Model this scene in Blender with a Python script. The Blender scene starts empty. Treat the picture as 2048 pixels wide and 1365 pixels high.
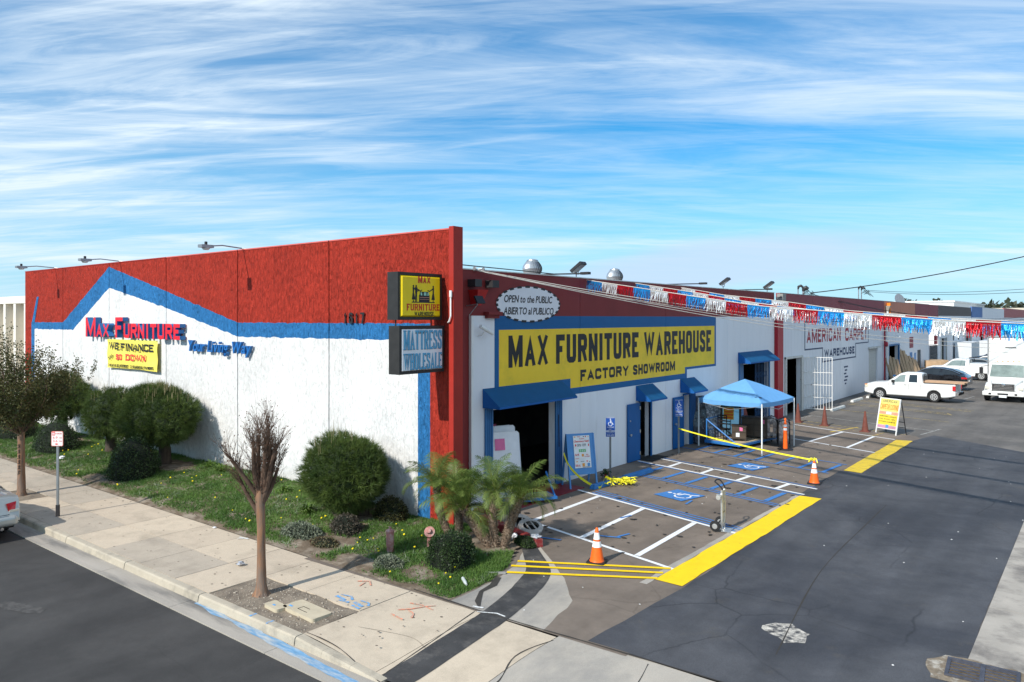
import bpy, math, random
import numpy as np
from mathutils import Vector, Matrix, Quaternion, noise
R = math.radians
random.seed(7); rng = np.random.default_rng(7)
S = bpy.context.scene
C = S.collection
# ---------------------------------------------------------------- camera, sky, sun, exposure
cd = bpy.data.cameras.new('camera'); cam = bpy.data.objects.new('camera', cd); C.objects.link(cam)
cam.location = (0, 0, 5.2); cam.rotation_euler = (R(90), 0, math.atan2(.6216, .7835))
cd.sensor_width = 36; cd.lens = 26.35; cd.shift_y = -.0222; cd.clip_end = 6000; cd.clip_start = .1
S.camera = cam
SUN_EL, SUN_AZ = 38.0, 184.5      # azimuth clockwise from +Y of the direction the sun stands in
S.view_settings.view_transform = 'Standard'; S.view_settings.look = 'None'
S.view_settings.exposure = 0.98; S.view_settings.gamma = 1
S.view_settings.use_curve_mapping = False
W = bpy.data.worlds.new('World'); S.world = W; W.use_nodes = True
def world():
    nt = W.node_tree; N = nt.nodes; L = nt.links; N.clear()
    out = N.new('ShaderNodeOutputWorld'); bg = N.new('ShaderNodeBackground'); bg.inputs[1].default_value = .15
    L.new(bg.outputs[0], out.inputs[0])
    sky = N.new('ShaderNodeTexSky'); sky.sky_type = 'NISHITA'; sky.sun_disc = False
    sky.sun_elevation = R(SUN_EL); sky.sun_rotation = R(SUN_AZ); sky.air_density = 1.0; sky.dust_density = .35; sky.ozone_density = 2.2
    tc = N.new('ShaderNodeTexCoord')
    sep = N.new('ShaderNodeSeparateXYZ'); L.new(tc.outputs['Generated'], sep.inputs[0])
    def m(op, a, b=None, c=None):
        n = N.new('ShaderNodeMath'); n.operation = op
        for i, v in enumerate((a, b, c)):
            if v is None: continue
            if isinstance(v, (int, float)): n.inputs[i].default_value = v
            else: L.new(v, n.inputs[i])
        return n.outputs[0]
    # a cloud sheet high overhead: direction projected on a plane (softened toward the horizon)
    zz = m('ADD', m('MAXIMUM', sep.outputs[2], 0.0), .10)
    u = m('DIVIDE', sep.outputs[0], zz); v = m('DIVIDE', sep.outputs[1], zz)
    def cloud(rot, sx, sy, det, dist, off, rough=.6):
        cb = N.new('ShaderNodeCombineXYZ'); L.new(u, cb.inputs[0]); L.new(v, cb.inputs[1])
        mp = N.new('ShaderNodeMapping'); mp.inputs['Rotation'].default_value = (0, 0, R(rot))
        mp.inputs['Scale'].default_value = (sx, sy, 1); mp.inputs['Location'].default_value = off
        mp.vector_type = 'POINT'
        # rotate first, then scale
        mp.inputs['Scale'].default_value = (1, 1, 1); mp.inputs['Location'].default_value = (0, 0, 0)
        L.new(cb.outputs[0], mp.inputs[0])
        m2 = N.new('ShaderNodeMapping'); m2.inputs['Scale'].default_value = (sx, sy, 1); m2.inputs['Location'].default_value = off
        L.new(mp.outputs[0], m2.inputs[0])
        n = N.new('ShaderNodeTexNoise'); n.inputs['Scale'].default_value = 1; n.inputs['Detail'].default_value = det
        n.inputs['Roughness'].default_value = rough; n.inputs['Distortion'].default_value = dist
        L.new(m2.outputs[0], n.inputs['Vector'])
        return n.outputs['Fac']
    def ramp(f, a, b):
        r = N.new('ShaderNodeMapRange'); r.interpolation_type = 'SMOOTHSTEP'; L.new(f, r.inputs[0])
        r.inputs[1].default_value = a; r.inputs[2].default_value = b; return r.outputs[0]
    big = ramp(cloud(-38, .20, .50, 4, .5, (1.3, 4.35, 0), .5), .40, .62)
    wisp = ramp(cloud(-44, .45, 2.1, 9, .8, (5, 2, 0), .64), .36, .68)
    fine = ramp(cloud(-30, .9, 4.5, 8, 1.2, (9, 1, 3), .66), .38, .70)
    cov = m('MULTIPLY', m('ADD', m('MULTIPLY', wisp, .62), m('ADD', m('MULTIPLY', fine, .42), m('MULTIPLY', big, .34))), m('ADD', m('MULTIPLY', big, .66), .38))
    low = ramp(sep.outputs[2], .005, .07)                  # thin out in the horizon haze
    cov = m('MINIMUM', m('MULTIPLY', cov, m('ADD', m('MULTIPLY', low, .8), .2)), .93)
    # pale haze near the horizon
    hz = ramp(sep.outputs[2], .26, -.03)
    mh = N.new('ShaderNodeMixRGB'); L.new(m('MULTIPLY', hz, .90), mh.inputs[0]); L.new(sky.outputs[0], mh.inputs[1]); mh.inputs[2].default_value = (1.9, 2.85, 3.45, 1)
    # deepen the clear blue
    mb = N.new('ShaderNodeMixRGB'); mb.blend_type = 'MULTIPLY'; mb.inputs[0].default_value = 1; L.new(sky.outputs[0], mb.inputs[1]); mb.inputs[2].default_value = (.075, .38, .53, 1); L.new(mb.outputs[0], mh.inputs[1])
    mc = N.new('ShaderNodeMixRGB'); L.new(cov, mc.inputs[0]); L.new(mh.outputs[0], mc.inputs[1]); mc.inputs[2].default_value = (2.9, 3.35, 3.72, 1)
    # one grey-violet low cloud bank over the far roofs
    az = N.new('ShaderNodeMath'); az.operation = 'ARCTAN2'; L.new(sep.outputs[0], az.inputs[0]); L.new(sep.outputs[1], az.inputs[1])
    da = m('DIVIDE', m('SUBTRACT', az.outputs[0], R(-23.5)), .24)
    ee = m('SUBTRACT', sep.outputs[2], m('ADD', .068, m('MULTIPLY', m('SUBTRACT', az.outputs[0], R(-23)), .12)))
    de = m('DIVIDE', m('ADD', ee, m('MULTIPLY', m('SUBTRACT', cloud(0, .35, .35, 5, 0, (3, 8, 0)), .5), .05)), .036)
    d2 = m('ADD', m('MULTIPLY', da, da), m('MULTIPLY', de, de))
    bank = m('MULTIPLY', ramp(d2, 1.25, .15), .75)
    mg = N.new('ShaderNodeMixRGB'); L.new(bank, mg.inputs[0]); L.new(mc.outputs[0], mg.inputs[1]); mg.inputs[2].default_value = (2.1, 2.6, 3.6, 1)
    L.new(mg.outputs[0], bg.inputs[0])
world()
sl = bpy.data.lights.new('sun', 'SUN'); sl.energy = 2.55; sl.angle = R(.9); sl.color = (1, .95, .87)
sun = bpy.data.objects.new('sun', sl); C.objects.link(sun)
a = R(SUN_AZ); sv = Vector((math.sin(a) * math.cos(R(SUN_EL)), math.cos(a) * math.cos(R(SUN_EL)), math.sin(R(SUN_EL))))
sun.rotation_euler = sv.to_track_quat('Z', 'Y').to_euler(); sun.location = sv * 50

# ---------------------------------------------------------------- materials
MATS = {}
def mat(name, col, rough=.6, metal=0, var=.12, vs=3., bump=0, bs=20., bdist=.01, stretch=(1, 1, 1), col2=None, c2s=1.5, c2r=(.5, .7), spec=.3, trans=0, alpha=1, coat=0, speck=0, emit=0, detail=6, c2stretch=None):
    if name in MATS: return MATS[name]
    M = bpy.data.materials.new(name); M.use_nodes = True; nt = M.node_tree; N = nt.nodes; L = nt.links
    b = N['Principled BSDF']; b.inputs['Roughness'].default_value = rough; b.inputs['Metallic'].default_value = metal
    b.inputs['Specular IOR Level'].default_value = spec; b.inputs['Alpha'].default_value = alpha
    b.inputs['Transmission Weight'].default_value = trans; b.inputs['Coat Weight'].default_value = coat
    tc = N.new('ShaderNodeTexCoord'); mp = N.new('ShaderNodeMapping'); mp.inputs['Scale'].default_value = stretch
    L.new(tc.outputs['Object'], mp.inputs[0])
    def noi(s, d=6, r=.6, vec=None):
        n = N.new('ShaderNodeTexNoise'); n.inputs['Scale'].default_value = s; n.inputs['Detail'].default_value = d
        n.inputs['Roughness'].default_value = r; L.new((vec or mp).outputs[0], n.inputs['Vector']); return n
    def rng_(src, a, b_, c, d):
        r = N.new('ShaderNodeMapRange'); L.new(src, r.inputs[0])
        for i, v in enumerate((a, b_, c, d)): r.inputs[i + 1].default_value = v
        return r.outputs[0]
    c = tuple(col) + (1,)
    src = None
    if col2 is not None:
        mp2 = mp
        if c2stretch:
            mp2 = N.new('ShaderNodeMapping'); mp2.inputs['Scale'].default_value = c2stretch; L.new(tc.outputs['Object'], mp2.inputs[0])
        n = noi(c2s, 8, .65, mp2); f = rng_(n.outputs['Fac'], c2r[0], c2r[1], 0, 1)
        mx = N.new('ShaderNodeMixRGB'); L.new(f, mx.inputs[0]); mx.inputs[1].default_value = c; mx.inputs[2].default_value = tuple(col2) + (1,)
        src = mx.outputs[0]
    if var > 0:
        n = noi(vs, detail); f = rng_(n.outputs['Fac'], .3, .7, 1 - var, 1 + var)
        mx = N.new('ShaderNodeMixRGB'); mx.blend_type = 'MULTIPLY'; mx.inputs[0].default_value = 1
        if src: L.new(src, mx.inputs[1])
        else: mx.inputs[1].default_value = c
        cb = N.new('ShaderNodeCombineXYZ'); [L.new(f, cb.inputs[i]) for i in range(3)]
        L.new(cb.outputs[0], mx.inputs[2]); src = mx.outputs[0]
    if speck > 0:
        n = noi(bs * 3, 2); f = rng_(n.outputs['Fac'], .35, .65, 1 - speck, 1 + speck)
        mx = N.new('ShaderNodeMixRGB'); mx.blend_type = 'MULTIPLY'; mx.inputs[0].default_value = 1
        if src: L.new(src, mx.inputs[1])
        else: mx.inputs[1].default_value = c
        cb = N.new('ShaderNodeCombineXYZ'); [L.new(f, cb.inputs[i]) for i in range(3)]
        L.new(cb.outputs[0], mx.inputs[2]); src = mx.outputs[0]
    if src: L.new(src, b.inputs['Base Color'])
    else: b.inputs['Base Color'].default_value = c
    if emit: b.inputs['Emission Color'].default_value = c; b.inputs['Emission Strength'].default_value = emit
    if bump:
        n = noi(bs, 8, .65); bp = N.new('ShaderNodeBump'); bp.inputs['Strength'].default_value = bump; bp.inputs['Distance'].default_value = bdist
        L.new(n.outputs['Fac'], bp.inputs['Height']); L.new(bp.outputs[0], b.inputs['Normal'])
    MATS[name] = M; return M

def stucco(name, col, dirt=None, RUN=.62):
    """heavy trowel-dashed plaster: soft vertical runs, pits and shell-like dabs"""
    M = bpy.data.materials.new(name); M.use_nodes = True; nt = M.node_tree; N = nt.nodes; L = nt.links
    b = N['Principled BSDF']; b.inputs['Roughness'].default_value = .8; b.inputs['Specular IOR Level'].default_value = .2
    tc = N.new('ShaderNodeTexCoord')
    def mp(s):
        k = N.new('ShaderNodeMapping'); k.inputs['Scale'].default_value = s; L.new(tc.outputs['Object'], k.inputs[0]); return k.outputs[0]
    n1 = N.new('ShaderNodeTexNoise'); n1.inputs['Scale'].default_value = 1; n1.inputs['Detail'].default_value = 7; n1.inputs['Roughness'].default_value = .62; n1.inputs['Distortion'].default_value = 1.2; L.new(mp((13, 13, 3.6)), n1.inputs['Vector'])
    v = N.new('ShaderNodeTexVoronoi'); v.inputs['Scale'].default_value = 1; L.new(mp((5.2, 5.2, 3.3)), v.inputs['Vector'])
    vr = N.new('ShaderNodeMapRange'); L.new(v.outputs['Distance'], vr.inputs[0]); vr.inputs[1].default_value = .05; vr.inputs[2].default_value = .45
    ad = N.new('ShaderNodeMath'); ad.operation = 'MULTIPLY_ADD'; L.new(vr.outputs[0], ad.inputs[0]); ad.inputs[1].default_value = .28; L.new(n1.outputs['Fac'], ad.inputs[2])
    bp = N.new('ShaderNodeBump'); bp.inputs['Strength'].default_value = 1; bp.inputs['Distance'].default_value = .11 if RUN < .8 else .05; L.new(ad.outputs[0], bp.inputs['Height']); L.new(bp.outputs[0], b.inputs['Normal'])
    n2 = N.new('ShaderNodeTexNoise'); n2.inputs['Scale'].default_value = 1; n2.inputs['Detail'].default_value = 5; L.new(mp((.9, .9, .5)), n2.inputs['Vector'])
    r = N.new('ShaderNodeMapRange'); L.new(n2.outputs['Fac'], r.inputs[0]); r.inputs[1].default_value = .3; r.inputs[2].default_value = .7; r.inputs[3].default_value = .88; r.inputs[4].default_value = 1.08
    r2 = N.new('ShaderNodeMapRange'); L.new(n1.outputs['Fac'], r2.inputs[0]); r2.inputs[1].default_value = .36; r2.inputs[2].default_value = .52; r2.inputs[3].default_value = RUN; r2.inputs[4].default_value = 1.05  # hollows of the relief darkened in the colour, reinforcing the bump's shading
    mu = N.new('ShaderNodeMath'); mu.operation = 'MULTIPLY'; L.new(r.outputs[0], mu.inputs[0]); L.new(r2.outputs[0], mu.inputs[1])
    cb = N.new('ShaderNodeCombineXYZ'); [L.new(mu.outputs[0], cb.inputs[i]) for i in range(3)]
    mx = N.new('ShaderNodeMixRGB'); mx.blend_type = 'MULTIPLY'; mx.inputs[0].default_value = 1; mx.inputs[1].default_value = tuple(col) + (1,); L.new(cb.outputs[0], mx.inputs[2])
    src = mx.outputs[0]
    if dirt:     # splash-back dirt near the ground (object z)
        sp = N.new('ShaderNodeSeparateXYZ'); L.new(tc.outputs['Object'], sp.inputs[0])
        a1 = N.new('ShaderNodeMath'); a1.operation = 'MULTIPLY_ADD'; L.new(n2.outputs['Fac'], a1.inputs[0]); a1.inputs[1].default_value = .9; L.new(sp.outputs[2], a1.inputs[2])
        rr = N.new('ShaderNodeMapRange'); L.new(a1.outputs[0], rr.inputs[0]); rr.inputs[1].default_value = 1.1; rr.inputs[2].default_value = .45; rr.inputs[3].default_value = 0; rr.inputs[4].default_value = .45
        m3 = N.new('ShaderNodeMixRGB'); L.new(rr.outputs[0], m3.inputs[0]); L.new(src, m3.inputs[1]); m3.inputs[2].default_value = dirt + (1,); src = m3.outputs[0]
    L.new(src, b.inputs['Base Color']); MATS[name] = M; return M

def asphalt(name, col, patch, crack=.5, cscale=.5, agg=.25, stain=(.02, .02, .02), stainr=(.62, .72), grain=140., tracks=0):
    M = bpy.data.materials.new(name); M.use_nodes = True; nt = M.node_tree; N = nt.nodes; L = nt.links
    b = N['Principled BSDF']; b.inputs['Roughness'].default_value = .82; b.inputs['Specular IOR Level'].default_value = .35
    tc = N.new('ShaderNodeTexCoord')
    def noi(s, d=6, r=.6, dist=0, sc=(1, 1, 1)):
        k = N.new('ShaderNodeMapping'); k.inputs['Scale'].default_value = sc; L.new(tc.outputs['Object'], k.inputs[0])
        n = N.new('ShaderNodeTexNoise'); n.inputs['Scale'].default_value = s; n.inputs['Detail'].default_value = d; n.inputs['Roughness'].default_value = r; n.inputs['Distortion'].default_value = dist
        L.new(k.outputs[0], n.inputs['Vector']); return n
    def mr(s, a, b_, c, d):
        r = N.new('ShaderNodeMapRange'); L.new(s, r.inputs[0])
        for i, v in enumerate((a, b_, c, d)): r.inputs[i + 1].default_value = v
        return r.outputs[0]
    def mix(f, a, b_, mode='MIX'):
        x = N.new('ShaderNodeMixRGB'); x.blend_type = mode
        for i, v in enumerate((f, a, b_)):
            if isinstance(v, (int, float)): x.inputs[i].default_value = v
            elif isinstance(v, tuple): x.inputs[i].default_value = v + (1,)
            else: L.new(v, x.inputs[i])
        return x.outputs[0]
    def grey(f):
        cb = N.new('ShaderNodeCombineXYZ'); [L.new(f, cb.inputs[i]) for i in range(3)]; return cb.outputs[0]
    big = noi(.33, 7, .62, .4); c = mix(mr(big.outputs['Fac'], .40, .60, 0, 1), col, patch)
    mid = noi(2.3, 8, .7); c = mix(1., c, grey(mr(mid.outputs['Fac'], .3, .7, .86, 1.13)), 'MULTIPLY')
    if tracks:
        tr = noi(1, 4, .5, .2, (1.4, .10, 1)); c = mix(1., c, grey(mr(tr.outputs['Fac'], .35, .65, 1 - tracks, 1 + tracks)), 'MULTIPLY')
    st = noi(1.1, 9, .72, .3); c = mix(mr(st.outputs['Fac'], stainr[0], stainr[1], 0, .75), c, stain)
    ag = noi(grain, 2, .5); c = mix(1., c, grey(mr(ag.outputs['Fac'], .3, .7, 1 - agg, 1 + agg)), 'MULTIPLY')
    if crack:
        w = noi(1.3, 5, .6); k = N.new('ShaderNodeMixRGB'); k.inputs[0].default_value = .22; L.new(tc.outputs['Object'], k.inputs[1]); L.new(w.outputs['Color'], k.inputs[2])
        v = N.new('ShaderNodeTexVoronoi'); v.feature = 'DISTANCE_TO_EDGE'; v.inputs['Scale'].default_value = cscale; L.new(k.outputs[0], v.inputs['Vector'])
        m_ = noi(.28, 3); cov = mr(m_.outputs['Fac'], .44, .6, 0, crack)
        ln = mr(v.outputs['Distance'], .0, .012 * cscale * 1.6, 1, 0)
        mu = N.new('ShaderNodeMath'); mu.operation = 'MULTIPLY'; L.new(ln, mu.inputs[0]); L.new(cov, mu.inputs[1])
        c = mix(mu.outputs[0], c, tuple(x * .3 for x in col))
    L.new(c, b.inputs['Base Color'])
    bp = N.new('ShaderNodeBump'); bp.inputs['Strength'].default_value = .4; bp.inputs['Distance'].default_value = .006; L.new(ag.outputs['Fac'], bp.inputs['Height']); L.new(bp.outputs[0], b.inputs['Normal'])
    MATS[name] = M; return M

def leafmat(name, c1, c2, rough=.5, trans=.25, patch=1.2):
    M = bpy.data.materials.new(name); M.use_nodes = True; nt = M.node_tree; N = nt.nodes; L = nt.links
    b = N['Principled BSDF']; b.inputs['Roughness'].default_value = rough; b.inputs['Specular IOR Level'].default_value = .3
    g = N.new('ShaderNodeNewGeometry'); tc = N.new('ShaderNodeTexCoord')
    n = N.new('ShaderNodeTexNoise'); n.inputs['Scale'].default_value = patch; n.inputs['Detail'].default_value = 3; L.new(tc.outputs['Object'], n.inputs['Vector'])
    ad = N.new('ShaderNodeMath'); ad.operation = 'MULTIPLY_ADD'; L.new(g.outputs['Random Per Island'], ad.inputs[0]); ad.inputs[1].default_value = .55
    mr = N.new('ShaderNodeMapRange'); L.new(n.outputs['Fac'], mr.inputs[0]); mr.inputs[1].default_value = .3; mr.inputs[2].default_value = .7; mr.inputs[3].default_value = -.1; mr.inputs[4].default_value = .55
    L.new(mr.outputs[0], ad.inputs[2])
    mx = N.new('ShaderNodeMixRGB'); L.new(ad.outputs[0], mx.inputs[0]); mx.inputs[1].default_value = c1 + (1,); mx.inputs[2].default_value = c2 + (1,)
    L.new(mx.outputs[0], b.inputs['Base Color'])
    tr = N.new('ShaderNodeBsdfTranslucent'); L.new(mx.outputs[0], tr.inputs[0])
    ms = N.new('ShaderNodeMixShader'); ms.inputs[0].default_value = trans; L.new(b.outputs[0], ms.inputs[1]); L.new(tr.outputs[0], ms.inputs[2])
    L.new(ms.outputs[0], N['Material Output'].inputs[0]); MATS[name] = M; return M

# ---------------------------------------------------------------- objects and tags
def tag(o, label=None, cat=None, group=None, kind=None):
    for k, v in (('label', label), ('category', cat), ('group', group), ('kind', kind)):
        if v: o[k] = v
    return o
def empty(name, loc=(0, 0, 0), rz=0, label=None, cat=None, group=None, kind=None):
    o = bpy.data.objects.new(name, None); C.objects.link(o); o.location = loc; o.rotation_euler = (0, 0, rz); o.empty_display_size = .2
    return tag(o, label, cat, group, kind)
def copy_tree(o, parent=None):
    c = o.copy(); C.objects.link(c)
    if parent: c.parent = parent
    for ch in [x for x in bpy.data.objects if x.parent == o]: copy_tree(ch, c)
    return c
class MB:
    def __init__(s): s.v = []; s.f = []; s.m = []; s.T = None
    def add(s, vs, fs, mi=0):
        b = len(s.v)
        for p in vs:
            p = Vector(p); s.v.append(tuple(s.T @ p) if s.T else tuple(p))
        for f in fs: s.f.append([b + i for i in f]); s.m.append(mi)
        return s
    def box(s, lo, hi, mi=0, M=None):
        x0, y0, z0 = lo; x1, y1, z1 = hi
        vs = [(x0, y0, z0), (x1, y0, z0), (x1, y1, z0), (x0, y1, z0), (x0, y0, z1), (x1, y0, z1), (x1, y1, z1), (x0, y1, z1)]
        if M: vs = [M @ Vector(p) for p in vs]
        return s.add(vs, [(0, 3, 2, 1), (4, 5, 6, 7), (0, 1, 5, 4), (1, 2, 6, 5), (2, 3, 7, 6), (3, 0, 4, 7)], mi)
    def cbox(s, c, d, mi=0, rot=None):
        M = Matrix.Translation(c) @ (rot.to_matrix().to_4x4() if rot else Matrix())
        return s.box((-d[0] / 2, -d[1] / 2, -d[2] / 2), (d[0] / 2, d[1] / 2, d[2] / 2), mi, M)
    def quad(s, a, b, c, d, mi=0): return s.add([a, b, c, d], [(0, 1, 2, 3)], mi)
    def tube(s, path, r, n=8, mi=0, cap=True):
        P = [Vector(p) for p in path]; k = len(P)
        rs = r if isinstance(r, (list, tuple)) else [r] * k
        vs = []; fs = []; up = None
        for i, p in enumerate(P):
            t = (P[min(i + 1, k - 1)] - P[max(i - 1, 0)])
            t = t.normalized() if t.length > 1e-9 else Vector((0, 0, 1))
            if up is None: up = Vector((0, 0, 1)) if abs(t.z) < .9 else Vector((1, 0, 0))
            x = t.cross(up)
            if x.length < 1e-6: x = t.cross(Vector((1, 0, 0)) if abs(t.x) < .9 else Vector((0, 1, 0)))
            x.normalize(); up = x.cross(t)
            for j in range(n):
                a = 2 * math.pi * j / n; vs.append(p + (x * math.cos(a) + up * math.sin(a)) * rs[i])
        for i in range(k - 1):
            for j in range(n):
                j2 = (j + 1) % n; fs.append((i * n + j, i * n + j2, (i + 1) * n + j2, (i + 1) * n + j))
        if cap: fs.append(tuple(range(n))); fs.append(tuple((k - 1) * n + j for j in reversed(range(n))))
        return s.add(vs, [f[::-1] for f in fs], mi)
    def lathe(s, c, prof, n=20, mi=0, axis=(0, 0, 1), cap=True):
        q = Vector((0, 0, 1)).rotation_difference(Vector(axis)); c = Vector(c); vs = []; fs = []
        for r, z in prof:
            for j in range(n):
                a = 2 * math.pi * j / n; vs.append(c + q @ Vector((r * math.cos(a), r * math.sin(a), z)))
        for i in range(len(prof) - 1):
            for j in range(n): j2 = (j + 1) % n; fs.append((i * n + j, i * n + j2, (i + 1) * n + j2, (i + 1) * n + j))
        if cap: fs.append(tuple(reversed(range(n)))); fs.append(tuple((len(prof) - 1) * n + j for j in range(n)))
        return s.add(vs, fs, mi)
    def prism(s, pts, o, u, v, d, mi=0):
        """2D polygon pts in frame (o,u,v) extruded by d along u x v"""
        o, u, v = Vector(o), Vector(u), Vector(v); n = u.cross(v).normalized() * d; k = len(pts)
        a = [o + u * x + v * y for x, y in pts]; A = sum(pts[i][0] * pts[(i + 1) % k][1] - pts[(i + 1) % k][0] * pts[i][1] for i in range(k))
        if A < 0: a.reverse()
        b_ = [p + n for p in a]
        return s.add(a + b_, [tuple(reversed(range(k))), tuple(k + i for i in range(k))] + [(i, (i + 1) % k, k + (i + 1) % k, k + i) for i in range(k)], mi)
    def sheet(s, pts, z, mi=0): return s.add([(x, y, z) for x, y in pts], [tuple(range(len(pts)))], mi)
    def build(s, name, mats, parent=None, label=None, cat=None, group=None, kind=None, smooth=False, loc=None):
        me = bpy.data.meshes.new(name); me.from_pydata(s.v, [], s.f)
        if not isinstance(mats, (list, tuple)): mats = [mats]
        for m in mats: me.materials.append(m)
        if len(mats) > 1: me.polygons.foreach_set('material_index', s.m)
        if smooth: me.polygons.foreach_set('use_smooth', [True] * len(me.polygons)); me.set_sharp_from_angle(angle=R(38))
        me.update(); o = bpy.data.objects.new(name, me); C.objects.link(o)
        if parent: o.parent = parent
        if loc: o.location = loc
        return tag(o, label, cat, group, kind)
def inst(src, name, parent=None, loc=(0, 0, 0), rot=(0, 0, 0), sc=(1, 1, 1)):
    o = bpy.data.objects.new(name, src.data); C.objects.link(o); o.parent = parent; o.location = loc; o.rotation_euler = rot; o.scale = sc; return o

# ---------------------------------------------------------------- lettering from the built-in font
GL = {}
def glyph(ch, bold):
    if (ch, bold) in GL: return GL[(ch, bold)]
    cu = bpy.data.curves.new('g', 'FONT'); cu.body = ch; cu.size = 1; cu.offset = bold; cu.extrude = .5; cu.resolution_u = 3; cu.fill_mode = 'BOTH'
    o = bpy.data.objects.new('g', cu); C.objects.link(o); dg = bpy.context.evaluated_depsgraph_get(); ev = o.evaluated_get(dg)
    me = ev.to_mesh(); v = [tuple(p.co) for p in me.vertices]; f = [tuple(p.vertices) for p in me.polygons]; ev.to_mesh_clear()
    bpy.data.objects.remove(o); bpy.data.curves.remove(cu)
    xs = [p[0] for p in v]; x0, x1 = min(xs), max(xs)
    GL[(ch, bold)] = ([(p[0] - x0, p[1], p[2] + .5) for p in v], f, x1 - x0); return GL[(ch, bold)]
_r = lambda a, b: [(a, b)]
O_ = [(.5, 1), (.24, 1), (.07, .955), (0, .84), (0, .16), (.07, .045), (.24, 0), (.76, 0), (.93, .045), (1, .16), (1, .84), (.93, .955), (.76, 1), (.5, 1)]
S_ = [(1, .74), (1, .86), (.9, .965), (.74, 1), (.26, 1), (.1, .965), (0, .86), (0, .70), (.12, .58), (.88, .42), (1, .30), (1, .14), (.9, .035), (.74, 0), (.26, 0), (.1, .035), (0, .14), (0, .26)]
P_ = [(0, 1), (.72, 1), (.92, .96), (1, .86), (1, .62), (.92, .52), (.72, .48), (0, .48)]
BF = {'A': (1.05, [[(0, 0), (.5, 1), (1, 0)], [(.2, .26), (.8, .26)]]), 'B': (1, [[(0, 0), (0, 1), (.7, 1), (.93, .95), (.97, .84), (.97, .66), (.85, .53), (.0, .53)], [(.6, .53), (.9, .48), (1, .38), (1, .14), (.93, .04), (.7, 0), (0, 0)]]), 'C': (1, [[(1, .68), (1, .84), (.93, .955), (.76, 1), (.24, 1), (.07, .955), (0, .84), (0, .16), (.07, .045), (.24, 0), (.76, 0), (.93, .045), (1, .16), (1, .32)]]),
 'D': (1, [[(0, 0), (0, 1), (.68, 1), (.9, .95), (1, .82), (1, .18), (.9, .05), (.68, 0), (0, 0)]]), 'E': (.88, [[(1, 1), (0, 1), (0, 0), (1, 0)], [(0, .52), (.9, .52)]]), 'F': (.88, [[(1, 1), (0, 1), (0, 0)], [(0, .50), (.88, .50)]]), 'G': (1, [[(1, .72), (1, .84), (.93, .955), (.76, 1), (.24, 1), (.07, .955), (0, .84), (0, .16), (.07, .045), (.24, 0), (.76, 0), (.93, .045), (1, .16), (1, .46), (.55, .46)]]), 'H': (1, [[(0, 0), (0, 1)], [(1, 0), (1, 1)], [(0, .52), (1, .52)]]), 'I': (0, [[(.5, 0), (.5, 1)]]), 'K': (1, [[(0, 0), (0, 1)], [(1, 1), (.05, .42)], [(.35, .58), (1, 0)]]), 'L': (.85, [[(0, 1), (0, 0), (1, 0)]]), 'M': (1.3, [[(0, 0), (0, 1)], [(.04, 1), (.5, .05), (.96, 1)], [(1, 1), (1, 0)]]), 'N': (1, [[(0, 0), (0, 1)], [(.02, 1), (.98, 0)], [(1, 0), (1, 1)]]), 'O': (1, [O_]), 'P': (.95, [P_, [(0, 0), (0, 1)]]), 'R': (1, [P_, [(0, 0), (0, 1)], [(.55, .48), (1, 0)]]), 'S': (.98, [S_]), 'T': (.92, [[(0, 1), (1, 1)], [(.5, 1), (.5, 0)]]), 'U': (1, [[(0, 1), (0, .16), (.07, .045), (.24, 0), (.76, 0), (.93, .045), (1, .16), (1, 1)]]), 'W': (1.5, [[(0, 1), (.25, 0), (.5, 1), (.75, 0), (1, 1)]]), 'X': (1.05, [[(0, 0), (1, 1)], [(0, 1), (1, 0)]]), 'Y': (1.05, [[(0, 1), (.5, .48), (1, 1)], [(.5, .5), (.5, 0)]]), 'V': (1.05, [[(0, 1), (.5, 0), (1, 1)]]), '$': (.98, [S_, [(.5, 1.1), (.5, -.1)]]), '0': (.95, [O_]), '1': (.35, [[(0, .80), (.8, 1), (.8, 0)]]), '6': (.95, [[(1, .80), (.9, .96), (.7, 1), (.26, 1), (.1, .96), (0, .84), (0, .16), (.1, .04), (.26, 0), (.74, 0), (.93, .04), (1, .16), (1, .44), (.93, .54), (.74, .58), (0, .56)]]), '7': (.9, [[(0, 1), (1, 1), (.35, 0)]])}
def block(ch, w, h, t):
    """heavy sign-writer capital in a w x h box with stroke t: list of (points, faces)"""
    out = []; e = t / 2
    for q, P in enumerate(BF[ch][1]):
        p = [Vector((e + x * (w - t), e + y * (h - t))) for x, y in P]; n = len(p); closed = (p[0] - p[-1]).length < 1e-6; L_, R_ = [], []
        for i in range(n):
            a = p[i] - p[i - 1] if i > 0 else (p[0] - p[-2] if closed else p[1] - p[0]); b = p[i + 1] - p[i] if i < n - 1 else (p[1] - p[0] if closed else p[-1] - p[-2]); a = a.normalized(); b = b.normalized()
            na, nb = Vector((-a.y, a.x)), Vector((-b.y, b.x)); m = na + nb; m = m.normalized() if m.length > 1e-4 else na; k = e / max(.28, m.dot(na)); c = p[i].copy()
            ext = e if ((P[i][1] in (0, 1) and abs((b if i == 0 else a).y) > .7) or (P[i][0] in (0, 1) and abs((b if i == 0 else a).x) > .7)) else 0
            if i == 0 and not closed: c = c - b * ext
            if i == n - 1 and not closed: c = c + a * ext
            l, r = c + m * k, c - m * k
            if abs(P[i][1]) <= 1 and ch != '$': l.y = min(h, max(0, l.y)); r.y = min(h, max(0, r.y))
            l.x = min(w, max(0, l.x)); r.x = min(w, max(0, r.x)); L_.append(l); R_.append(r)
        out.append((L_ + R_, [(n + i, n + i + 1, i + 1, i) for i in range(n - 1)], q))
    return out
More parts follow.
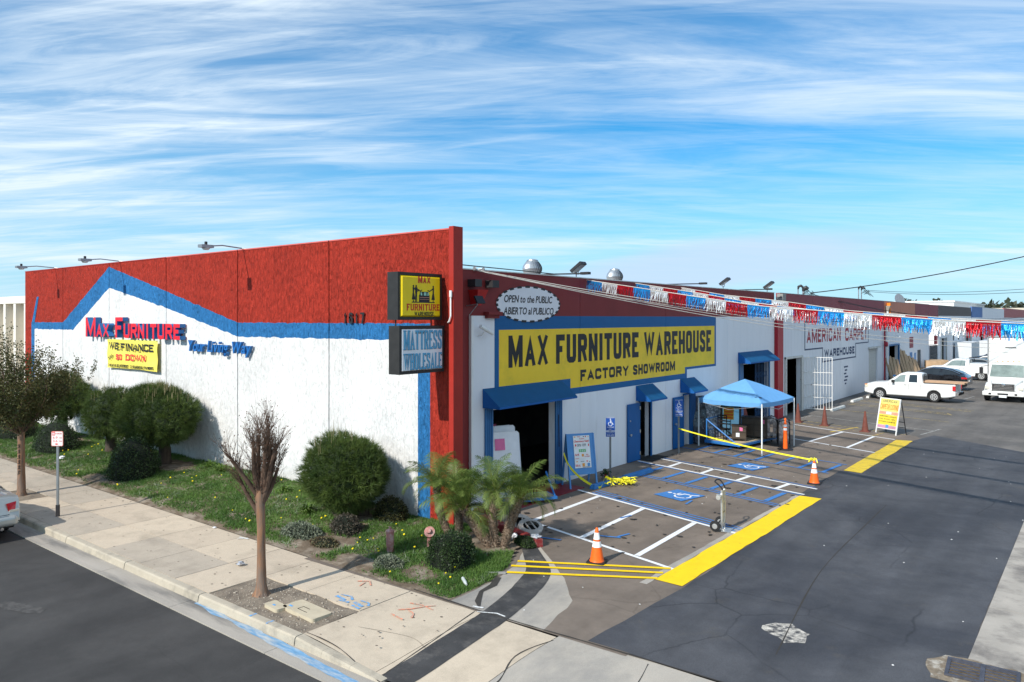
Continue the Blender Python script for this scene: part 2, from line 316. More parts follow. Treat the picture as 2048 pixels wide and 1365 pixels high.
SER = {'A': 'ac', 'B': 'xw', 'D': 'xw', 'E': 'xwe', 'F': 'xwe', 'H': 'xwyz', 'I': 'mn', 'L': 'xwl', 'M': 'xwyz', 'N': 'xwy', 'R': 'xwz', 'T': 'nt', 'U': 'xy', 'W': 'xym', 'X': 'xwyz', 'S': 's', 'O': '', 'C': 's', '$': '', '0': '', 'Y': 'xyn'}
def serifs(t, ch, a, b_, hh, serif, o, u, v, n, d, mi):
    sw = min((b_ - a) * .46, serif * 2.6) / 2 if ch != 'I' else serif * 1.15; th = serif * .55; st = serif * .55; V_ = 0
    def bar(x0, x1, y0, y1, e): t.prism([(x0, y0), (x1, y0), (x1, y1), (x0, y1)], o + n * e, u, v, d, mi)
    for q in SER.get(ch, ''):
        V_ += .0004; e = .0012 + V_
        if q in 'xwyzacnm':
            xc = {'x': a + st, 'w': a + st, 'y': b_ - st, 'z': b_ - st, 'a': a + st, 'c': b_ - st}.get(q, (a + b_) / 2); yb = hh - th if q in 'xym' else 0; bar(xc - sw, xc + sw, yb, yb + th, e)
        elif q in 'et':
            for xx in ([b_] if q == 'e' else [a + th, b_]): bar(xx - th, xx, hh - serif * 1.5, hh, e)
            if ch == 'E': bar(b_ - th, b_, 0, serif * 1.5, e)
        elif q == 'l': bar(b_ - th, b_, 0, serif * 1.5, e)
        elif q == 's':
            bar(b_ - th, b_, hh * .66, hh * .98, e)
            if ch == 'S': bar(a, a + th, hh * .02, hh * .34, e)
def letters(mb, s, o, u, v, w, h, d=.01, bold=.02, gap=.07, shear=0, mi=0, serif=0, sp=.32, each=None, smallcaps=False, st=None):
    """writes s in the box w x h whose lower-left corner is o (u right, v up); each(char, MB) collects letters one by one"""
    o, u, v = Vector(o), Vector(u), Vector(v); n = u.cross(v)
    if bold > 0 and all(c in BF or c == ' ' for c in s):
        t0 = st or (.17 + bold * 1.2) * h * .8
        ws = []; first = True
        for c in s:
            if c == ' ': ws.append(.55); first = True; continue
            k = .70 if (smallcaps and not first) else 1; first = False; ws.append(BF[c][0] * k)
        nI = sum(1 for c in s if c == 'I'); g = gap * 2.6; t_ = lambda W: min(t0, W * .36)
        tot = sum(ws) + g * (len(s) - 1) + nI * .42; U = w / tot; th_ = t_(U); pen = 0; first = True
        for c, q in zip(s, ws):
            if c == ' ': pen += q * U + g * U; first = True; continue
            k = .70 if (smallcaps and not first) else 1; first = False; W_ = U * (q + (.42 if c == 'I' else 0)); H_ = h * k; t = mb if each is None else MB(); th_ = min(t0, U * .36) * (.86 if k < 1 else 1)
            if c == 'I': x0, W2 = pen + (W_ - th_) / 2 , th_ * 1.001
            else: x0, W2 = pen, W_
            for P, F, lay in block(c, W2, H_, th_):
                m_ = len(P); fr = [o + u * (x0 + p.x + shear * p.y) + v * p.y + n * (d + .0005 * lay) for p in P]; bk = [p - n * (d + .0005 * lay) for p in fr]; hf = m_ // 2
                t.add(fr + bk, F + [tuple(m_ + i for i in reversed(f)) for f in F] + [(i, i + 1, m_ + i + 1, m_ + i) for i in range(hf - 1)] + [(hf + i + 1, hf + i, m_ + hf + i, m_ + hf + i + 1) for i in range(hf - 1)] + [(0, m_, m_ + hf, hf), (hf - 1, m_ - 1, 2 * m_ - 1, m_ + hf - 1)], mi)
            if serif: serifs(t, c, x0, x0 + W2, H_, serif, o, u, v, n, d, mi)
            if each: each(c, t)
            pen += W_ + g * U
        return mb
    bold = min(bold, .018); capb = glyph('H', bold)[0]; y0 = min(p[1] for p in capb); H = max(p[1] for p in capb) - y0; pen = 0; items = []
    for ch in s:
        if ch == ' ': pen += sp; continue
        g = glyph(ch, bold); items.append((ch, g, pen)); pen += g[2] + gap
    tot = pen - gap; sx = w / tot; sy = h / H
    for ch, g, x0 in items:
        t = mb if each is None else MB(); vs = []
        for p in g[0]: X = (x0 + p[0]) * sx; Y = (p[1] - y0) * sy; vs.append(o + u * (X + shear * Y) + v * Y + n * (p[2] * d))
        t.add(vs, g[1], mi)
        if each: each(ch, t)
    return mb
X_, Y_, Z_ = Vector((1, 0, 0)), Vector((0, 1, 0)), Vector((0, 0, 1))
def rag(pts, st=.35, am=.05, sd=0):
    out = []
    for i, p in enumerate(pts):
        q = pts[(i + 1) % len(pts)]; L_ = math.hypot(q[0] - p[0], q[1] - p[1]); n = max(1, int(L_ / st)); nx, ny = -(q[1] - p[1]) / L_, (q[0] - p[0]) / L_
        for k in range(n):
            t = k / n; x = p[0] + (q[0] - p[0]) * t; y = p[1] + (q[1] - p[1]) * t; e = am * noise.noise((x * 2.1 + sd, y * 2.1, sd)) * (0 if k == 0 else 1); out.append((x + nx * e, y + ny * e))
    return out
# ================================================================ materials used all over
ROAD = asphalt('road_asphalt', (.044, .042, .040), (.060, .057, .054), crack=.25, agg=.34, tracks=.12, stain=(.10, .095, .09), stainr=(.66, .82))
LOT = asphalt('worn_lot_asphalt', (.205, .165, .132), (.155, .124, .099), crack=.35, cscale=.38, agg=.22, stain=(.05, .043, .038), stainr=(.60, .74), tracks=.10)
OLD = asphalt('old_lot_asphalt', (.165, .148, .130), (.118, .107, .096), crack=.6, cscale=.30, agg=.22, stain=(.045, .04, .037), stainr=(.60, .72), tracks=.12)
SEAL = asphalt('fresh_seal_coat', (.047, .049, .057), (.080, .081, .088), crack=.6, cscale=.55, agg=.3, stain=(.115, .100, .080), stainr=(.60, .80), tracks=.14)
CONC = [mat('sidewalk_concrete_%d' % i, c, .85, var=.13, vs=1.1, bump=.25, bs=60, bdist=.004, col2=tuple(x * .52 for x in c), c2s=1.1, c2r=(.46, .76), speck=.18, detail=9) for i, c in enumerate([(.53, .44, .335), (.49, .41, .32), (.57, .475, .36), (.45, .385, .305)])]
GUT = mat('gutter_concrete', (.36, .325, .28), .88, var=.14, vs=1.2, bump=.3, bs=50, bdist=.004, col2=(.10, .10, .10), c2s=1.1, c2r=(.50, .74), speck=.15, detail=9, stretch=(.25, 1.6, 1))
CURB = mat('curb_concrete', (.44, .385, .30), .85, var=.12, vs=1.8, bump=.3, bs=50, bdist=.004, col2=(.20, .18, .15), c2s=1.2, c2r=(.52, .72), speck=.12, detail=9)
APR = mat('apron_concrete', (.43, .385, .325), .86, var=.12, vs=.8, bump=.25, bs=60, bdist=.004, col2=(.26, .245, .225), c2s=.7, c2r=(.42, .66), speck=.12, detail=9, stretch=(1, .6, 1))
SOIL = mat('garden_soil', (.155, .115, .078), .95, var=.3, vs=4, bump=.8, bs=16, bdist=.03, col2=(.23, .19, .145), c2s=2, c2r=(.45, .6))
DUST = mat('tree_well_dirt', (.25, .205, .155), .95, var=.2, vs=2, bump=.8, bs=30, bdist=.02, col2=(.16, .13, .10), c2s=3, c2r=(.45, .62), speck=.25)
GROUND = mat('ground_dust', (.13, .12, .105), .95, var=.2, vs=.05)
PW = mat('paint_white', (.80, .81, .82), .6, var=.05, vs=5, col2=(.30, .29, .27), c2s=14, c2r=(.60, .78))
PB = mat('paint_blue_lines', (.055, .20, .50), .65, var=.10, vs=5, col2=(.11, .10, .09), c2s=9, c2r=(.56, .76))
PY = mat('paint_yellow', (.90, .60, .008), .6, var=.06, vs=3, col2=(.42, .30, .05), c2s=7, c2r=(.60, .80))
PYO = mat('paint_yellow_old', (.52, .37, .10), .7, var=.15, vs=4, col2=(.13, .12, .10), c2s=6, c2r=(.42, .60))
PWO = mat('paint_white_old', (.42, .41, .38), .7, var=.15, vs=4, col2=(.12, .11, .10), c2s=7, c2r=(.42, .62))
TRAIL = mat('dark_patch', (.050, .049, .049), .8, var=.25, vs=3, bump=.3, bs=60, col2=(.13, .12, .11), c2s=2.2, c2r=(.50, .72), speck=.25, detail=9)
SRED = stucco('stucco_red', (.40, .034, .018)); SBLU = stucco('stucco_blue', (.028, .175, .42), RUN=.75); SWHI = stucco('stucco_white', (.73, .72, .70), (.42, .36, .28), RUN=.84)
RSM = mat('smooth_red', (.36, .025, .015), .55, var=.08, vs=2); RTOP = mat('coping_red', (.62, .12, .10), .6, var=.08)
MAR = mat('maroon_wall', (.21, .026, .026), .6, var=.10, vs=1.2, bump=.12, bs=40, bdist=.003, stretch=(1, 1, .25)); MAR2 = mat('maroon_wall_faded', (.27, .062, .075), .65, var=.08, vs=.6, stretch=(1, 1, .25))
WH = mat('white_wall', (.80, .80, .83), .6, var=.035, vs=.8, bump=.10, bs=30, bdist=.003, stretch=(2.4, 2.4, .3), col2=(.55, .53, .50), c2s=1.3, c2r=(.60, .85), detail=9)
WH2 = mat('white_wall_worn', (.76, .76, .79), .65, var=.06, vs=1, stretch=(3, 3, .3), col2=(.45, .40, .35), c2s=1.0, c2r=(.58, .85), detail=9, bump=.1, bs=30, bdist=.003)
MBL = mat('mural_blue', (.005, .105, .29), .55, var=.05, vs=2); MYE = mat('mural_yellow', (.93, .62, .035), .55, var=.05, vs=1.3, col2=(.74, .52, .035), c2s=1.5, c2r=(.5, .75))
MBK = mat('mural_black', (.022, .021, .024), .5, var=.15, vs=4)
ORW = mat('orange_wall', (.56, .21, .13), .65, var=.06, stretch=(1, 1, .3)); BRW = mat('brown_wall', (.105, .083, .080), .65, var=.06); FBL = mat('far_blue_wall', (.10, .19, .42), .65); FRE = mat('far_red_wall', (.42, .12, .12), .65)
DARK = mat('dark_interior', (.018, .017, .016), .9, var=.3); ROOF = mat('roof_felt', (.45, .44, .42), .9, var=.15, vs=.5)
GALV = mat('galvanised_steel', (.55, .57, .58), .38, metal=.85, var=.12, vs=8); STEEL = mat('dull_steel', (.36, .37, .38), .5, metal=.7, var=.15, vs=6)
BLK = mat('black_plastic', (.022, .022, .024), .5, var=.15); RUB = mat('tyre_rubber', (.022, .022, .023), .8, var=.2, vs=10); CHAR = mat('charcoal_metal', (.035, .034, .036), .45, var=.15)
AWN = mat('awning_blue', (.003, .085, .215), .7, var=.07, vs=3, bump=.2, bs=9, bdist=.01); DBL = mat('door_blue', (.004, .095, .30), .5, var=.06, vs=2); JBL = mat('jamb_blue', (.045, .16, .36), .55, var=.1, vs=3)
WHP = mat('white_gloss', (.80, .80, .78), .4, var=.04); CRE = mat('cream_wall', (.70, .60, .44), .7, var=.05, vs=1, stretch=(2, 2, .4)); CREF = mat('cream_fins', (.80, .76, .68), .7, var=.04)
# ================================================================ GROUND
MB().box((-3000, -3000, -.6), (3000, 3000, -.22)).build('ground', GROUND, kind='structure')
MB().quad((-160, -60, -.17), (90, -60, -.17), (90, 7.0, -.17), (-160, 7.0, -.17)).build('road', ROAD, kind='structure')
def grid(name, x0, x1, y0, y1, st, fz, m, keep=None, **k):
    nx = int((x1 - x0) / st) + 1; ny = int((y1 - y0) / st) + 1; b = MB()
    b.v = [(x0 + (x1 - x0) * i / nx, y0 + (y1 - y0) * j / ny, fz(x0 + (x1 - x0) * i / nx, y0 + (y1 - y0) * j / ny)) for j in range(ny + 1) for i in range(nx + 1)]
    for j in range(ny):
        for i in range(nx):
            a = j * (nx + 1) + i
            if keep and not keep(x0 + (x1 - x0) * (i + .5) / nx, y0 + (y1 - y0) * (j + .5) / ny): continue
            b.f.append((a, a + 1, a + nx + 2, a + nx + 1)); b.m.append(0)
    return b.build(name, m, smooth=True, **k)
def sm(a, b, x): t = min(1, max(0, (x - a) / (b - a))); return t * t * (3 - 2 * t)
gp = empty('gutter', kind='structure')
for i in range(24):
    x1 = -1.4 - i * 3.05; MB().box((x1 - 3.04, 6.93, -.3), (x1, 7.47 if x1 > -8 else 7.42, -.146)).build('gutter_slab', GUT, gp)
for i in range(6):
    x1 = -1.4 + (i + 1) * 3.05; MB().box((x1 - 3.04, 6.93, -.3), (x1, 7.47, -.146)).build('gutter_slab', GUT, gp)
cp = empty('curb', kind='structure')
def curbseg(xa, xb, za, zb):
    sec = [(7.36, -.2), (7.385, -.03), (7.41, -.004), (7.45, 0), (7.545, 0), (7.545, -.2)]; vs = []
    for x, zt in ((xa, za), (xb, zb)):
        for y, z in sec: vs.append((x, y, z if z < -.15 else z + zt))
    n = 6; MB().add(vs, [(i, (i + 1) % n, n + (i + 1) % n, n + i) for i in range(n)] + [tuple(reversed(range(n))), tuple(range(n, 2 * n))]).build('curb_stone', CURB, cp)
x = -10.38
while x > -75: curbseg(x - 3.0, x - .012, -.002 * random.random(), -.002 * random.random()); x -= 3.01
for k in range(3): curbseg(-10.37 + k * .68, -10.37 + (k + 1) * .68 - .004, -.042 * k, -.042 * (k + 1))
sp = empty('sidewalk', kind='structure')
MB().box((-76, 7.55, -.3), (-10.39, 10.0, -.05)).build('bedding', DUST, sp)
jx = [-10.40, -11.95, -13.32, -14.60, -16.1]
while jx[-1] > -70: jx.append(jx[-1] - 1.62)
for i in range(len(jx) - 1):
    for j, (ya, yb) in enumerate(((7.56, 8.745), (8.755, 10.02))):
        if j == 0 and (-13.31 < jx[i] + -.01 and jx[i] > -13.3 and i < 2): continue
        if j == 0 and -26.5 < (jx[i] + jx[i + 1]) / 2 < -23.9 and i > 5: continue
        dz = -.004 * random.random(); b = MB(); b.box((jx[i + 1] + .006, ya, -.1), (jx[i] - .006, yb, dz)); b.build('paving_slab', random.choice(CONC), sp)
def dirtz(x, y): return -.015 + .03 * noise.noise((x * 1.6, y * 1.6, 0)) + .012 * noise.noise((x * 7, y * 7, 3))
wp = empty('tree_well', kind='structure')
grid('dirt', -13.32, -10.41, 7.56, 8.74, .06, dirtz, DUST, parent=wp)
grid('dirt', -26.4, -23.9, 7.56, 8.74, .08, dirtz, DUST, parent=wp)
MB().sheet(rag([(-16.35, 5.02), (-15.9, 5.0), (-15.2, 5.35), (-15.35, 5.5), (-15.95, 5.4), (-16.3, 5.2)], .06, .10, 5), -.166).build('road_scuff', mat('road_scuff', (.12, .113, .107), .85, var=.3, vs=9, col2=(.052, .05, .047), c2s=9, c2r=(.38, .56)), kind='structure')
b = MB()
for _ in range(260):
    x = random.uniform(-34, -8.7); y = random.uniform(7.65, 9.95); r = random.uniform(.012, .032)
    b.add([(x + r * math.cos(R(q)), y + r * .8 * math.sin(R(q)), .0012) for q in range(0, 360, 60)], [tuple(range(6))])
b.build('gum_spots', mat('gum_spots', (.17, .14, .11), .8, var=.3), kind='stuff')
# small stones in the wells
b = MB()
for _ in range(420):
    x = random.uniform(-13.25, -10.45); y = random.uniform(7.6, 8.7); s = random.uniform(.006, .02) * (1.8 if random.random() < .05 else 1); z = dirtz(x, y)
    b.lathe((x, y, z - s * .3), [(s * .6, 0), (s, s * .5), (s * .5, s)], 5)
b.build('pebbles', mat('pebbles', (.36, .31, .25), .9, var=.4, vs=30), wp, kind='stuff')
for (x, y, l, w, a) in ((-11.72, 7.93, .45, .24, -.1), (-11.12, 8.16, .95, .42, -.05)):
    t = empty('valve_box' if l < .6 else 'utility_box_cover', (x, y, 0), a, 'small weathered concrete valve box lid with a blue paint dab in the tree well dirt' if l < .6 else 'long cream concrete utility vault cover with a handle slot set in the tree well dirt', 'utility cover')
    LID = mat('cover_concrete', (.50, .43, .31), .8, var=.1, vs=4, bump=.2, bs=50, bdist=.003)
    bb = MB(); r = .05; pts = []
    for cx_, cy_, a0 in ((l / 2 - r, w / 2 - r, 0), (-l / 2 + r, w / 2 - r, 90), (-l / 2 + r, -w / 2 + r, 180), (l / 2 - r, -w / 2 + r, 270)):
        for q in range(4): an = R(a0 + q * 30); pts.append((cx_ + r * math.cos(an), cy_ + r * math.sin(an)))
    bb.prism(pts, (0, 0, -.05), X_, Y_, .09).build('lid', LID, t)
    if l > .6:
        fr = MB(); [fr.box(*q) for q in (((-.14, -.1, .040), (.14, -.09, .044)), ((-.14, .02, .040), (.05, .03, .044)), ((-.145, -.1, .040), (-.135, .03, .044)))]; fr.build('handle_slot', DARK, t)
        MB().box((-.40, -.12, .0402), (-.30, -.08, .0435)).build('paint_mark', mat('chalk_blue', (.12, .33, .60), .9, var=.2, vs=30), t)
    else: MB().box((-.06, -.04, .0402), (.02, .0, .0435)).build('paint_mark', mat('chalk_blue', (.12, .33, .60), .9, var=.2, vs=30), t)
# driveway apron: slopes from the gutter up to the lot
ap = empty('driveway_apron', kind='structure')
def apz(x, y):
    k = sm(-10.37, -8.3, x); return -.142 * k * (1 - sm(7.1, 9.6, y)) - .002
for xa, xb in ((-10.385, -8.62), (-8.61, -7.03), (-7.02, -4.0), (-3.99, -1.0), (-.99, 2.2), (2.21, 5.2)):
    for ya, yb in ((7.55, 10.03),):
        if xa < -8: grid('apron_slab', xa, xb, ya, yb, .25, apz, APR if xa > -8.5 else CONC[2], parent=ap)
        else: grid('apron_slab', xa, xb, ya - .07, yb + .18, .25, apz, APR, parent=ap)
# lots
MB().sheet([(-13.6, 9.9), (-5.8, 10.12), (-5.8, 35.2), (-6.6, 37.0), (-13.6, 38.6)], 0).build('parking_lot', LOT, kind='structure')
MB().sheet([(-13.6, 35.0), (60, 20), (60, 420), (-13.6, 420)], -.004).build('old_parking_lot', OLD, kind='structure')
MB().sheet([(-2, 10.2), (60, 10.2), (60, 36), (-2, 36)], -.006).build('neighbouring_lot', OLD, kind='structure')
MB().sheet(rag([(-6.55, 10.22), (-1.66, 10.34), (-1.66, 34.6), (-2.5, 35.1), (-6.0, 37.7), (-6.45, 35.4), (-6.42, 27.1), (-7.12, 27.0), (-7.12, 22.5), (-6.5, 22.5), (-6.4, 13.4)], .5, .03), .004).build('seal_coat', SEAL, kind='structure')
dg = empty('concrete_drain_strip', kind='structure')
y = 9.9
while y < 60: MB().box((-1.655, y, -.1), (-.72, min(y + 3.0, 60) - .012, .0065)).build('drain_slab', mat('drain_concrete', (.40, .36, .31), .85, var=.15, vs=1.3, col2=(.20, .18, .16), c2s=1.0, c2r=(.48, .66), speck=.14, bs=50, bump=.3, bdist=.004, detail=9), dg); y += 3.0
# storm drain grate in the strip
t = empty('drain_grate', (-1.42, 12.85, .0), R(4), 'rusty slotted storm drain grate set in broken concrete at the foot of the strip', 'drain grate')
MB().sheet(rag([(-.62, -.55), (.62, -.55), (.7, .3), (.35, .42), (-.5, .40), (-.72, .1)], .12, .10, 4), .0085).build('broken_concrete', mat('broken_concrete', (.22, .175, .125), .95, var=.35, vs=6, bump=.6, bs=25, bdist=.02, col2=(.42, .38, .32), c2s=4, c2r=(.5, .6)), t)
bb = MB(); bb.box((-.42, -.34, .010), (.42, .25, .014)); bb.build('pit', mat('grate_mud', (.16, .11, .04), .9, var=.5, vs=9), t)
GR = mat('grate_iron', (.10, .10, .12), .6, metal=.4, var=.3, vs=12)
bb = MB(); [bb.box(*q) for q in (((-.46, -.38, .0145), (.46, -.33, .04)), ((-.46, .24, .0145), (.46, .29, .04)), ((-.46, -.33, .0145), (-.41, .24, .04)), ((.41, -.33, .0145), (.46, .24, .04)), ((-.03, -.33, .0145), (.03, .24, .042)))]; bb.build('frame', GR, t)
for q in range(5):
    yy = -.25 + q * .105; MB().box((-.41, yy, .016), (.41, yy + .03, .036)).build('bar', GR, t)
# white crusty repair patch in the seal coat, dark arc, wet trail, cracks
MB().sheet(rag([(-4.42 + .0, 12.35), (-4.05, 12.1), (-3.78, 12.3), (-3.82, 12.7), (-4.2, 12.95), (-4.5, 12.7)], .10, .16, 2), .0055).build('cement_spill', mat('cement_spill', (.50, .46, .40), .9, var=.35, vs=8, col2=(.07, .07, .075), c2s=7, c2r=(.44, .58), speck=.4, detail=10, bump=.4, bs=30), kind='structure')
def arcstrip(pts, ws, z, name, m, am=.02):
    L_ = []; R_ = []
    for i, p in enumerate(pts):
        a_ = Vector(pts[max(0, i - 1)]); c_ = Vector(pts[min(len(pts) - 1, i + 1)]); t_ = (c_ - a_).normalized(); nn = Vector((-t_.y, t_.x)); w = ws[i] / 2
        L_.append((p[0] + nn.x * (w + am * noise.noise((i * 1.3, 1, 0))), p[1] + nn.y * w)); R_.append((p[0] - nn.x * (w + am * noise.noise((i * 1.3, 5, 0))), p[1] - nn.y * w))
    b = MB(); n = len(pts)
    fz = z if callable(z) else (lambda x, y: z)
    b.add([(x, y, fz(x, y)) for x, y in L_ + R_], [(n + i, n + i + 1, i + 1, i) for i in range(n - 1)]); return b.build(name, m, kind='structure')
def spline(P, n=8):
    out = []
    for i in range(len(P) - 1):
        p0 = Vector(P[max(0, i - 1)]); p1 = Vector(P[i]); p2 = Vector(P[i + 1]); p3 = Vector(P[min(len(P) - 1, i + 2)])
        for k in range(n):
            t = k / n; out.append(tuple(.5 * ((2 * p1) + (p2 - p0) * t + (2 * p0 - 5 * p1 + 4 * p2 - p3) * t * t + (3 * p1 - p0 - 3 * p2 + p3) * t ** 3)))
    out.append(tuple(P[-1])); return out
MB().sheet(rag([(-9.45, 10.05), (-7.35, 10.1), (-7.7, 11.5), (-8.5, 12.4), (-9.3, 13.1), (-10.3, 13.95), (-10.75, 14.3), (-10.9, 13.9), (-10.3, 13.5), (-9.75, 12.4), (-9.5, 11.4)], .3, .06, 3), .003).build('swale_concrete', APR, kind='structure')
pa = spline([(-10.45, 13.75), (-9.9, 13.2), (-9.15, 12.4), (-8.72, 11.4), (-8.42, 10.3), (-8.28, 9.4), (-8.22, 8.4), (-8.2, 7.5)], 5)
arcstrip(pa, [.30 + .26 * min(1, i / 12) for i in range(len(pa))], lambda x, y: (apz(x, y) + .0045) if y < 10.1 else .0085, 'dark_trail', TRAIL)  # dark mottled strip curving down across the apron
WET = mat('damp_stain', (.055, .05, .045), .6, var=.2, vs=5)
arcstrip([(-9.55, 11.6), (-9.35, 11.2), (-9.32, 10.8), (-9.05, 10.4), (-8.8, 10.15)], [.12, .16, .08, .12, .03], .010, 'damp_trail', WET); arcstrip([(-9.5, 11.5), (-9.62, 11.1), (-9.6, 10.6)], [.05, .06, .03], .0112, 'damp_trail', WET)
CRK = mat('crack', (.05, .045, .04), .9)
def crack(P, w, z): arcstrip(spline(P, 6), [w * (.5 + abs(noise.noise((i * .7, P[0][0], 0))) * 1.6) for i in range((len(P) - 1) * 6 + 1)], z, 'pavement_crack', CRK, 0)
for P, w in (([(-8.78, 10.0), (-8.6, 9.0), (-8.52, 8.1), (-8.44, 7.4)], .022), ([(-7.0, 9.9), (-7.15, 9.1), (-6.9, 8.3), (-7.1, 7.5)], .022), ([(-9.9, 8.3), (-9.0, 8.6), (-8.5, 8.5)], .008), ([(-5.4, 10.1), (-5.2, 9.2), (-5.35, 8.2)], .012)): crack(P, w, lambda x, y: apz(x, y) + .0062)
crack([(-10.4, 10.08), (-8.9, 10.07), (-7.6, 10.1), (-6.4, 10.17), (-4.0, 10.25), (-1.7, 10.3)], .035, .012)
crack([(-10.36, 7.6), (-9.6, 7.62), (-8.9, 7.5), (-8.1, 7.35)], .02, lambda x, y: apz(x, y) + .012)
crack([(-4.0, 11.6), (-4.6, 16), (-4.75, 20.5), (-4.8, 22.8)], .03, .0075)
# chalk and spray marks
CB = mat('spray_blue', (.11, .36, .68), .8, var=.15, vs=20, col2=(.38, .34, .29), c2s=22, c2r=(.44, .60)); CO = mat('spray_orange', (.85, .26, .14), .8, var=.15, vs=20, col2=(.42, .36, .29), c2s=25, c2r=(.42, .58)); CW = mat('spray_white', (.72, .72, .70), .8, var=.1, col2=(.4, .37, .33), c2s=25, c2r=(.5, .66))
zc = [.0078]
def dab(P, w, m): zc[0] += .0004; arcstrip(P, [w * (.7 + .6 * random.random()) for _ in P], zc[0], 'spray_mark', m, .01)
for P, w in (([(-11.3, 8.95), (-11.0, 8.92)], .07), ([(-11.28, 9.05), (-11.05, 9.1), (-10.9, 9.0)], .05), ([(-11.1, 8.85), (-10.85, 8.88)], .06), ([(-10.78, 8.95), (-10.5, 8.9)], .07), ([(-10.75, 9.07), (-10.52, 9.08), (-10.45, 8.98)], .05), ([(-10.7, 8.83), (-10.46, 8.8)], .05)): dab(P, w, CB)
for P, w in (([(-9.9, 9.2), (-9.75, 9.35), (-9.62, 9.6), (-9.5, 9.75)], .035), ([(-9.72, 9.3), (-9.55, 9.25), (-9.45, 9.1)], .035), ([(-9.95, 9.55), (-9.7, 9.62), (-9.4, 9.58)], .03), ([(-9.85, 9.0), (-9.5, 8.95)], .03), ([(-11.6, 9.7), (-11.4, 9.85), (-11.2, 9.7)], .04), ([(-11.42, 9.75), (-11.35, 9.55)], .03)): dab(P, w, CO)
for P, w in (([(-8.95, 10.14), (-8.75, 10.2)], .05), ([(-8.72, 10.0), (-8.4, 10.16), (-8.2, 10.14)], .04), ([(-16.1, 9.9), (-15.8, 9.95)], .05), ([(-16.0, 9.78), (-15.9, 10.0)], .04)): dab(P, w, CW)
# blue overspray in the gutter
MB().sheet(rag([(-13.4, 7.37), (-11.2, 7.34), (-9.6, 7.28), (-8.2, 7.2), (-6.8, 7.12), (-6.8, 6.97), (-8.2, 7.02), (-9.8, 7.12), (-11.6, 7.22), (-13.4, 7.30)], .15, .07, 9), -.1395).build('gutter_overspray', mat('gutter_blue', (.16, .33, .52), .8, var=.2, vs=6, col2=(.40, .42, .42), c2s=3.0, c2r=(.42, .60), stretch=(.6, 3, 1)), kind='structure')
for xx in (-11.75, -11.25):
    MB().box((xx, 7.40, .0), (xx + .05, 7.55, .0035)).build('spray_mark', CB, kind='structure')
# ---------------------------------------------------------------- painted markings, each line a piece
mk = empty('lot_markings', kind='structure'); mz = [.0062]
def line(a, b_, w, m, name='painted_line', z=None):
    a, b_ = Vector(a), Vector(b_); t_ = (b_ - a).normalized(); nn = Vector((-t_.y, t_.x)) * w / 2; mz[0] += .00025; zz = z or mz[0]
    n = max(2, int((b_ - a).length / .5)); B = MB(); vs = []
    for s_ in (-1, 1):
        for i in range(n + 1): p = a + (b_ - a) * i / n + nn * s_ * (1 + .07 * noise.noise((i * 3.1, s_, a.x))); vs.append((p.x, p.y, zz))
    B.add(vs, [(i, i + 1, n + 2 + i, n + 1 + i) for i in range(n)]); return B.build(name, m, mk)
# white stall lines (a bay of cross strokes between each pair)
for a_, b_ in (((-12.83, 19.10), (-7.0, 17.55)), ((-11.95, 15.42), (-6.98, 14.22)), ((-13.40, 24.27), (-6.98, 22.66)), ((-13.35, 25.25), (-6.90, 23.62)), ((-11.95, 37.3), (-7.1, 35.32)), ((-10.6, 32.9), (-7.02, 31.42))): line(a_, b_, .10, PW)
for a_, b_ in (((-11.62, 18.70), (-11.55, 15.38)), ((-9.92, 18.26), (-9.75, 14.95)), ((-8.2, 17.8), (-8.05, 14.55)), ((-12.0, 24.85), (-12.0, 23.98)), ((-10.61, 24.5), (-10.64, 23.63)), ((-9.2, 24.15), (-9.27, 23.3)), ((-7.8, 23.8), (-7.9, 22.95)), ((-9.44, 36.2), (-9.83, 32.65)), ((-8.0, 35.65), (-8.17, 31.95))): line(a_, b_, .14 if b_[1] < 30 else .12, PW)
# blue accessible-bay lines
for a_, b_, w in (((-12.0, 18.98), (-7.1, 17.72), .07), ((-12.0, 19.16), (-7.05, 17.90), .07), ((-12.0, 19.02 + .32), (-7.05, 18.06), .05), ((-12.1, 22.05), (-7.15, 20.80), .07), ((-12.1, 22.24), (-7.15, 20.98), .07), ((-13.3, 24.12), (-7.0, 22.50), .06), ((-13.2, 25.42), (-7.0, 23.80), .06), ((-13.4, 27.9), (-7.3, 26.25), .07), ((-13.3, 29.9), (-7.2, 28.15), .07)): line(a_, b_, w, PB)
for i in range(6):
    x = -12.1 + i * .92; line((x, 24.0 - (x + 13.4) * .255), (x - .1, 22.35 - (x + 12.1) * .253), .15, PB)
for i in range(7):
    x = -12.6 + i * .87; line((x, 29.5 - (x + 12.6) * .28), (x - .12, 27.75 - (x + 12.6) * .27), .13, PB)
for a_, b_ in (((-9.9, 17.0), (-9.8, 17.4)), ((-9.1, 15.5), (-9.0, 15.9)), ((-9.5, 15.3), (-9.0, 15.48)), ((-10.6, 14.3), (-10.0, 14.45)), ((-9.2, 19.4), (-9.25, 19.9))): line(a_, b_, .07, PB)
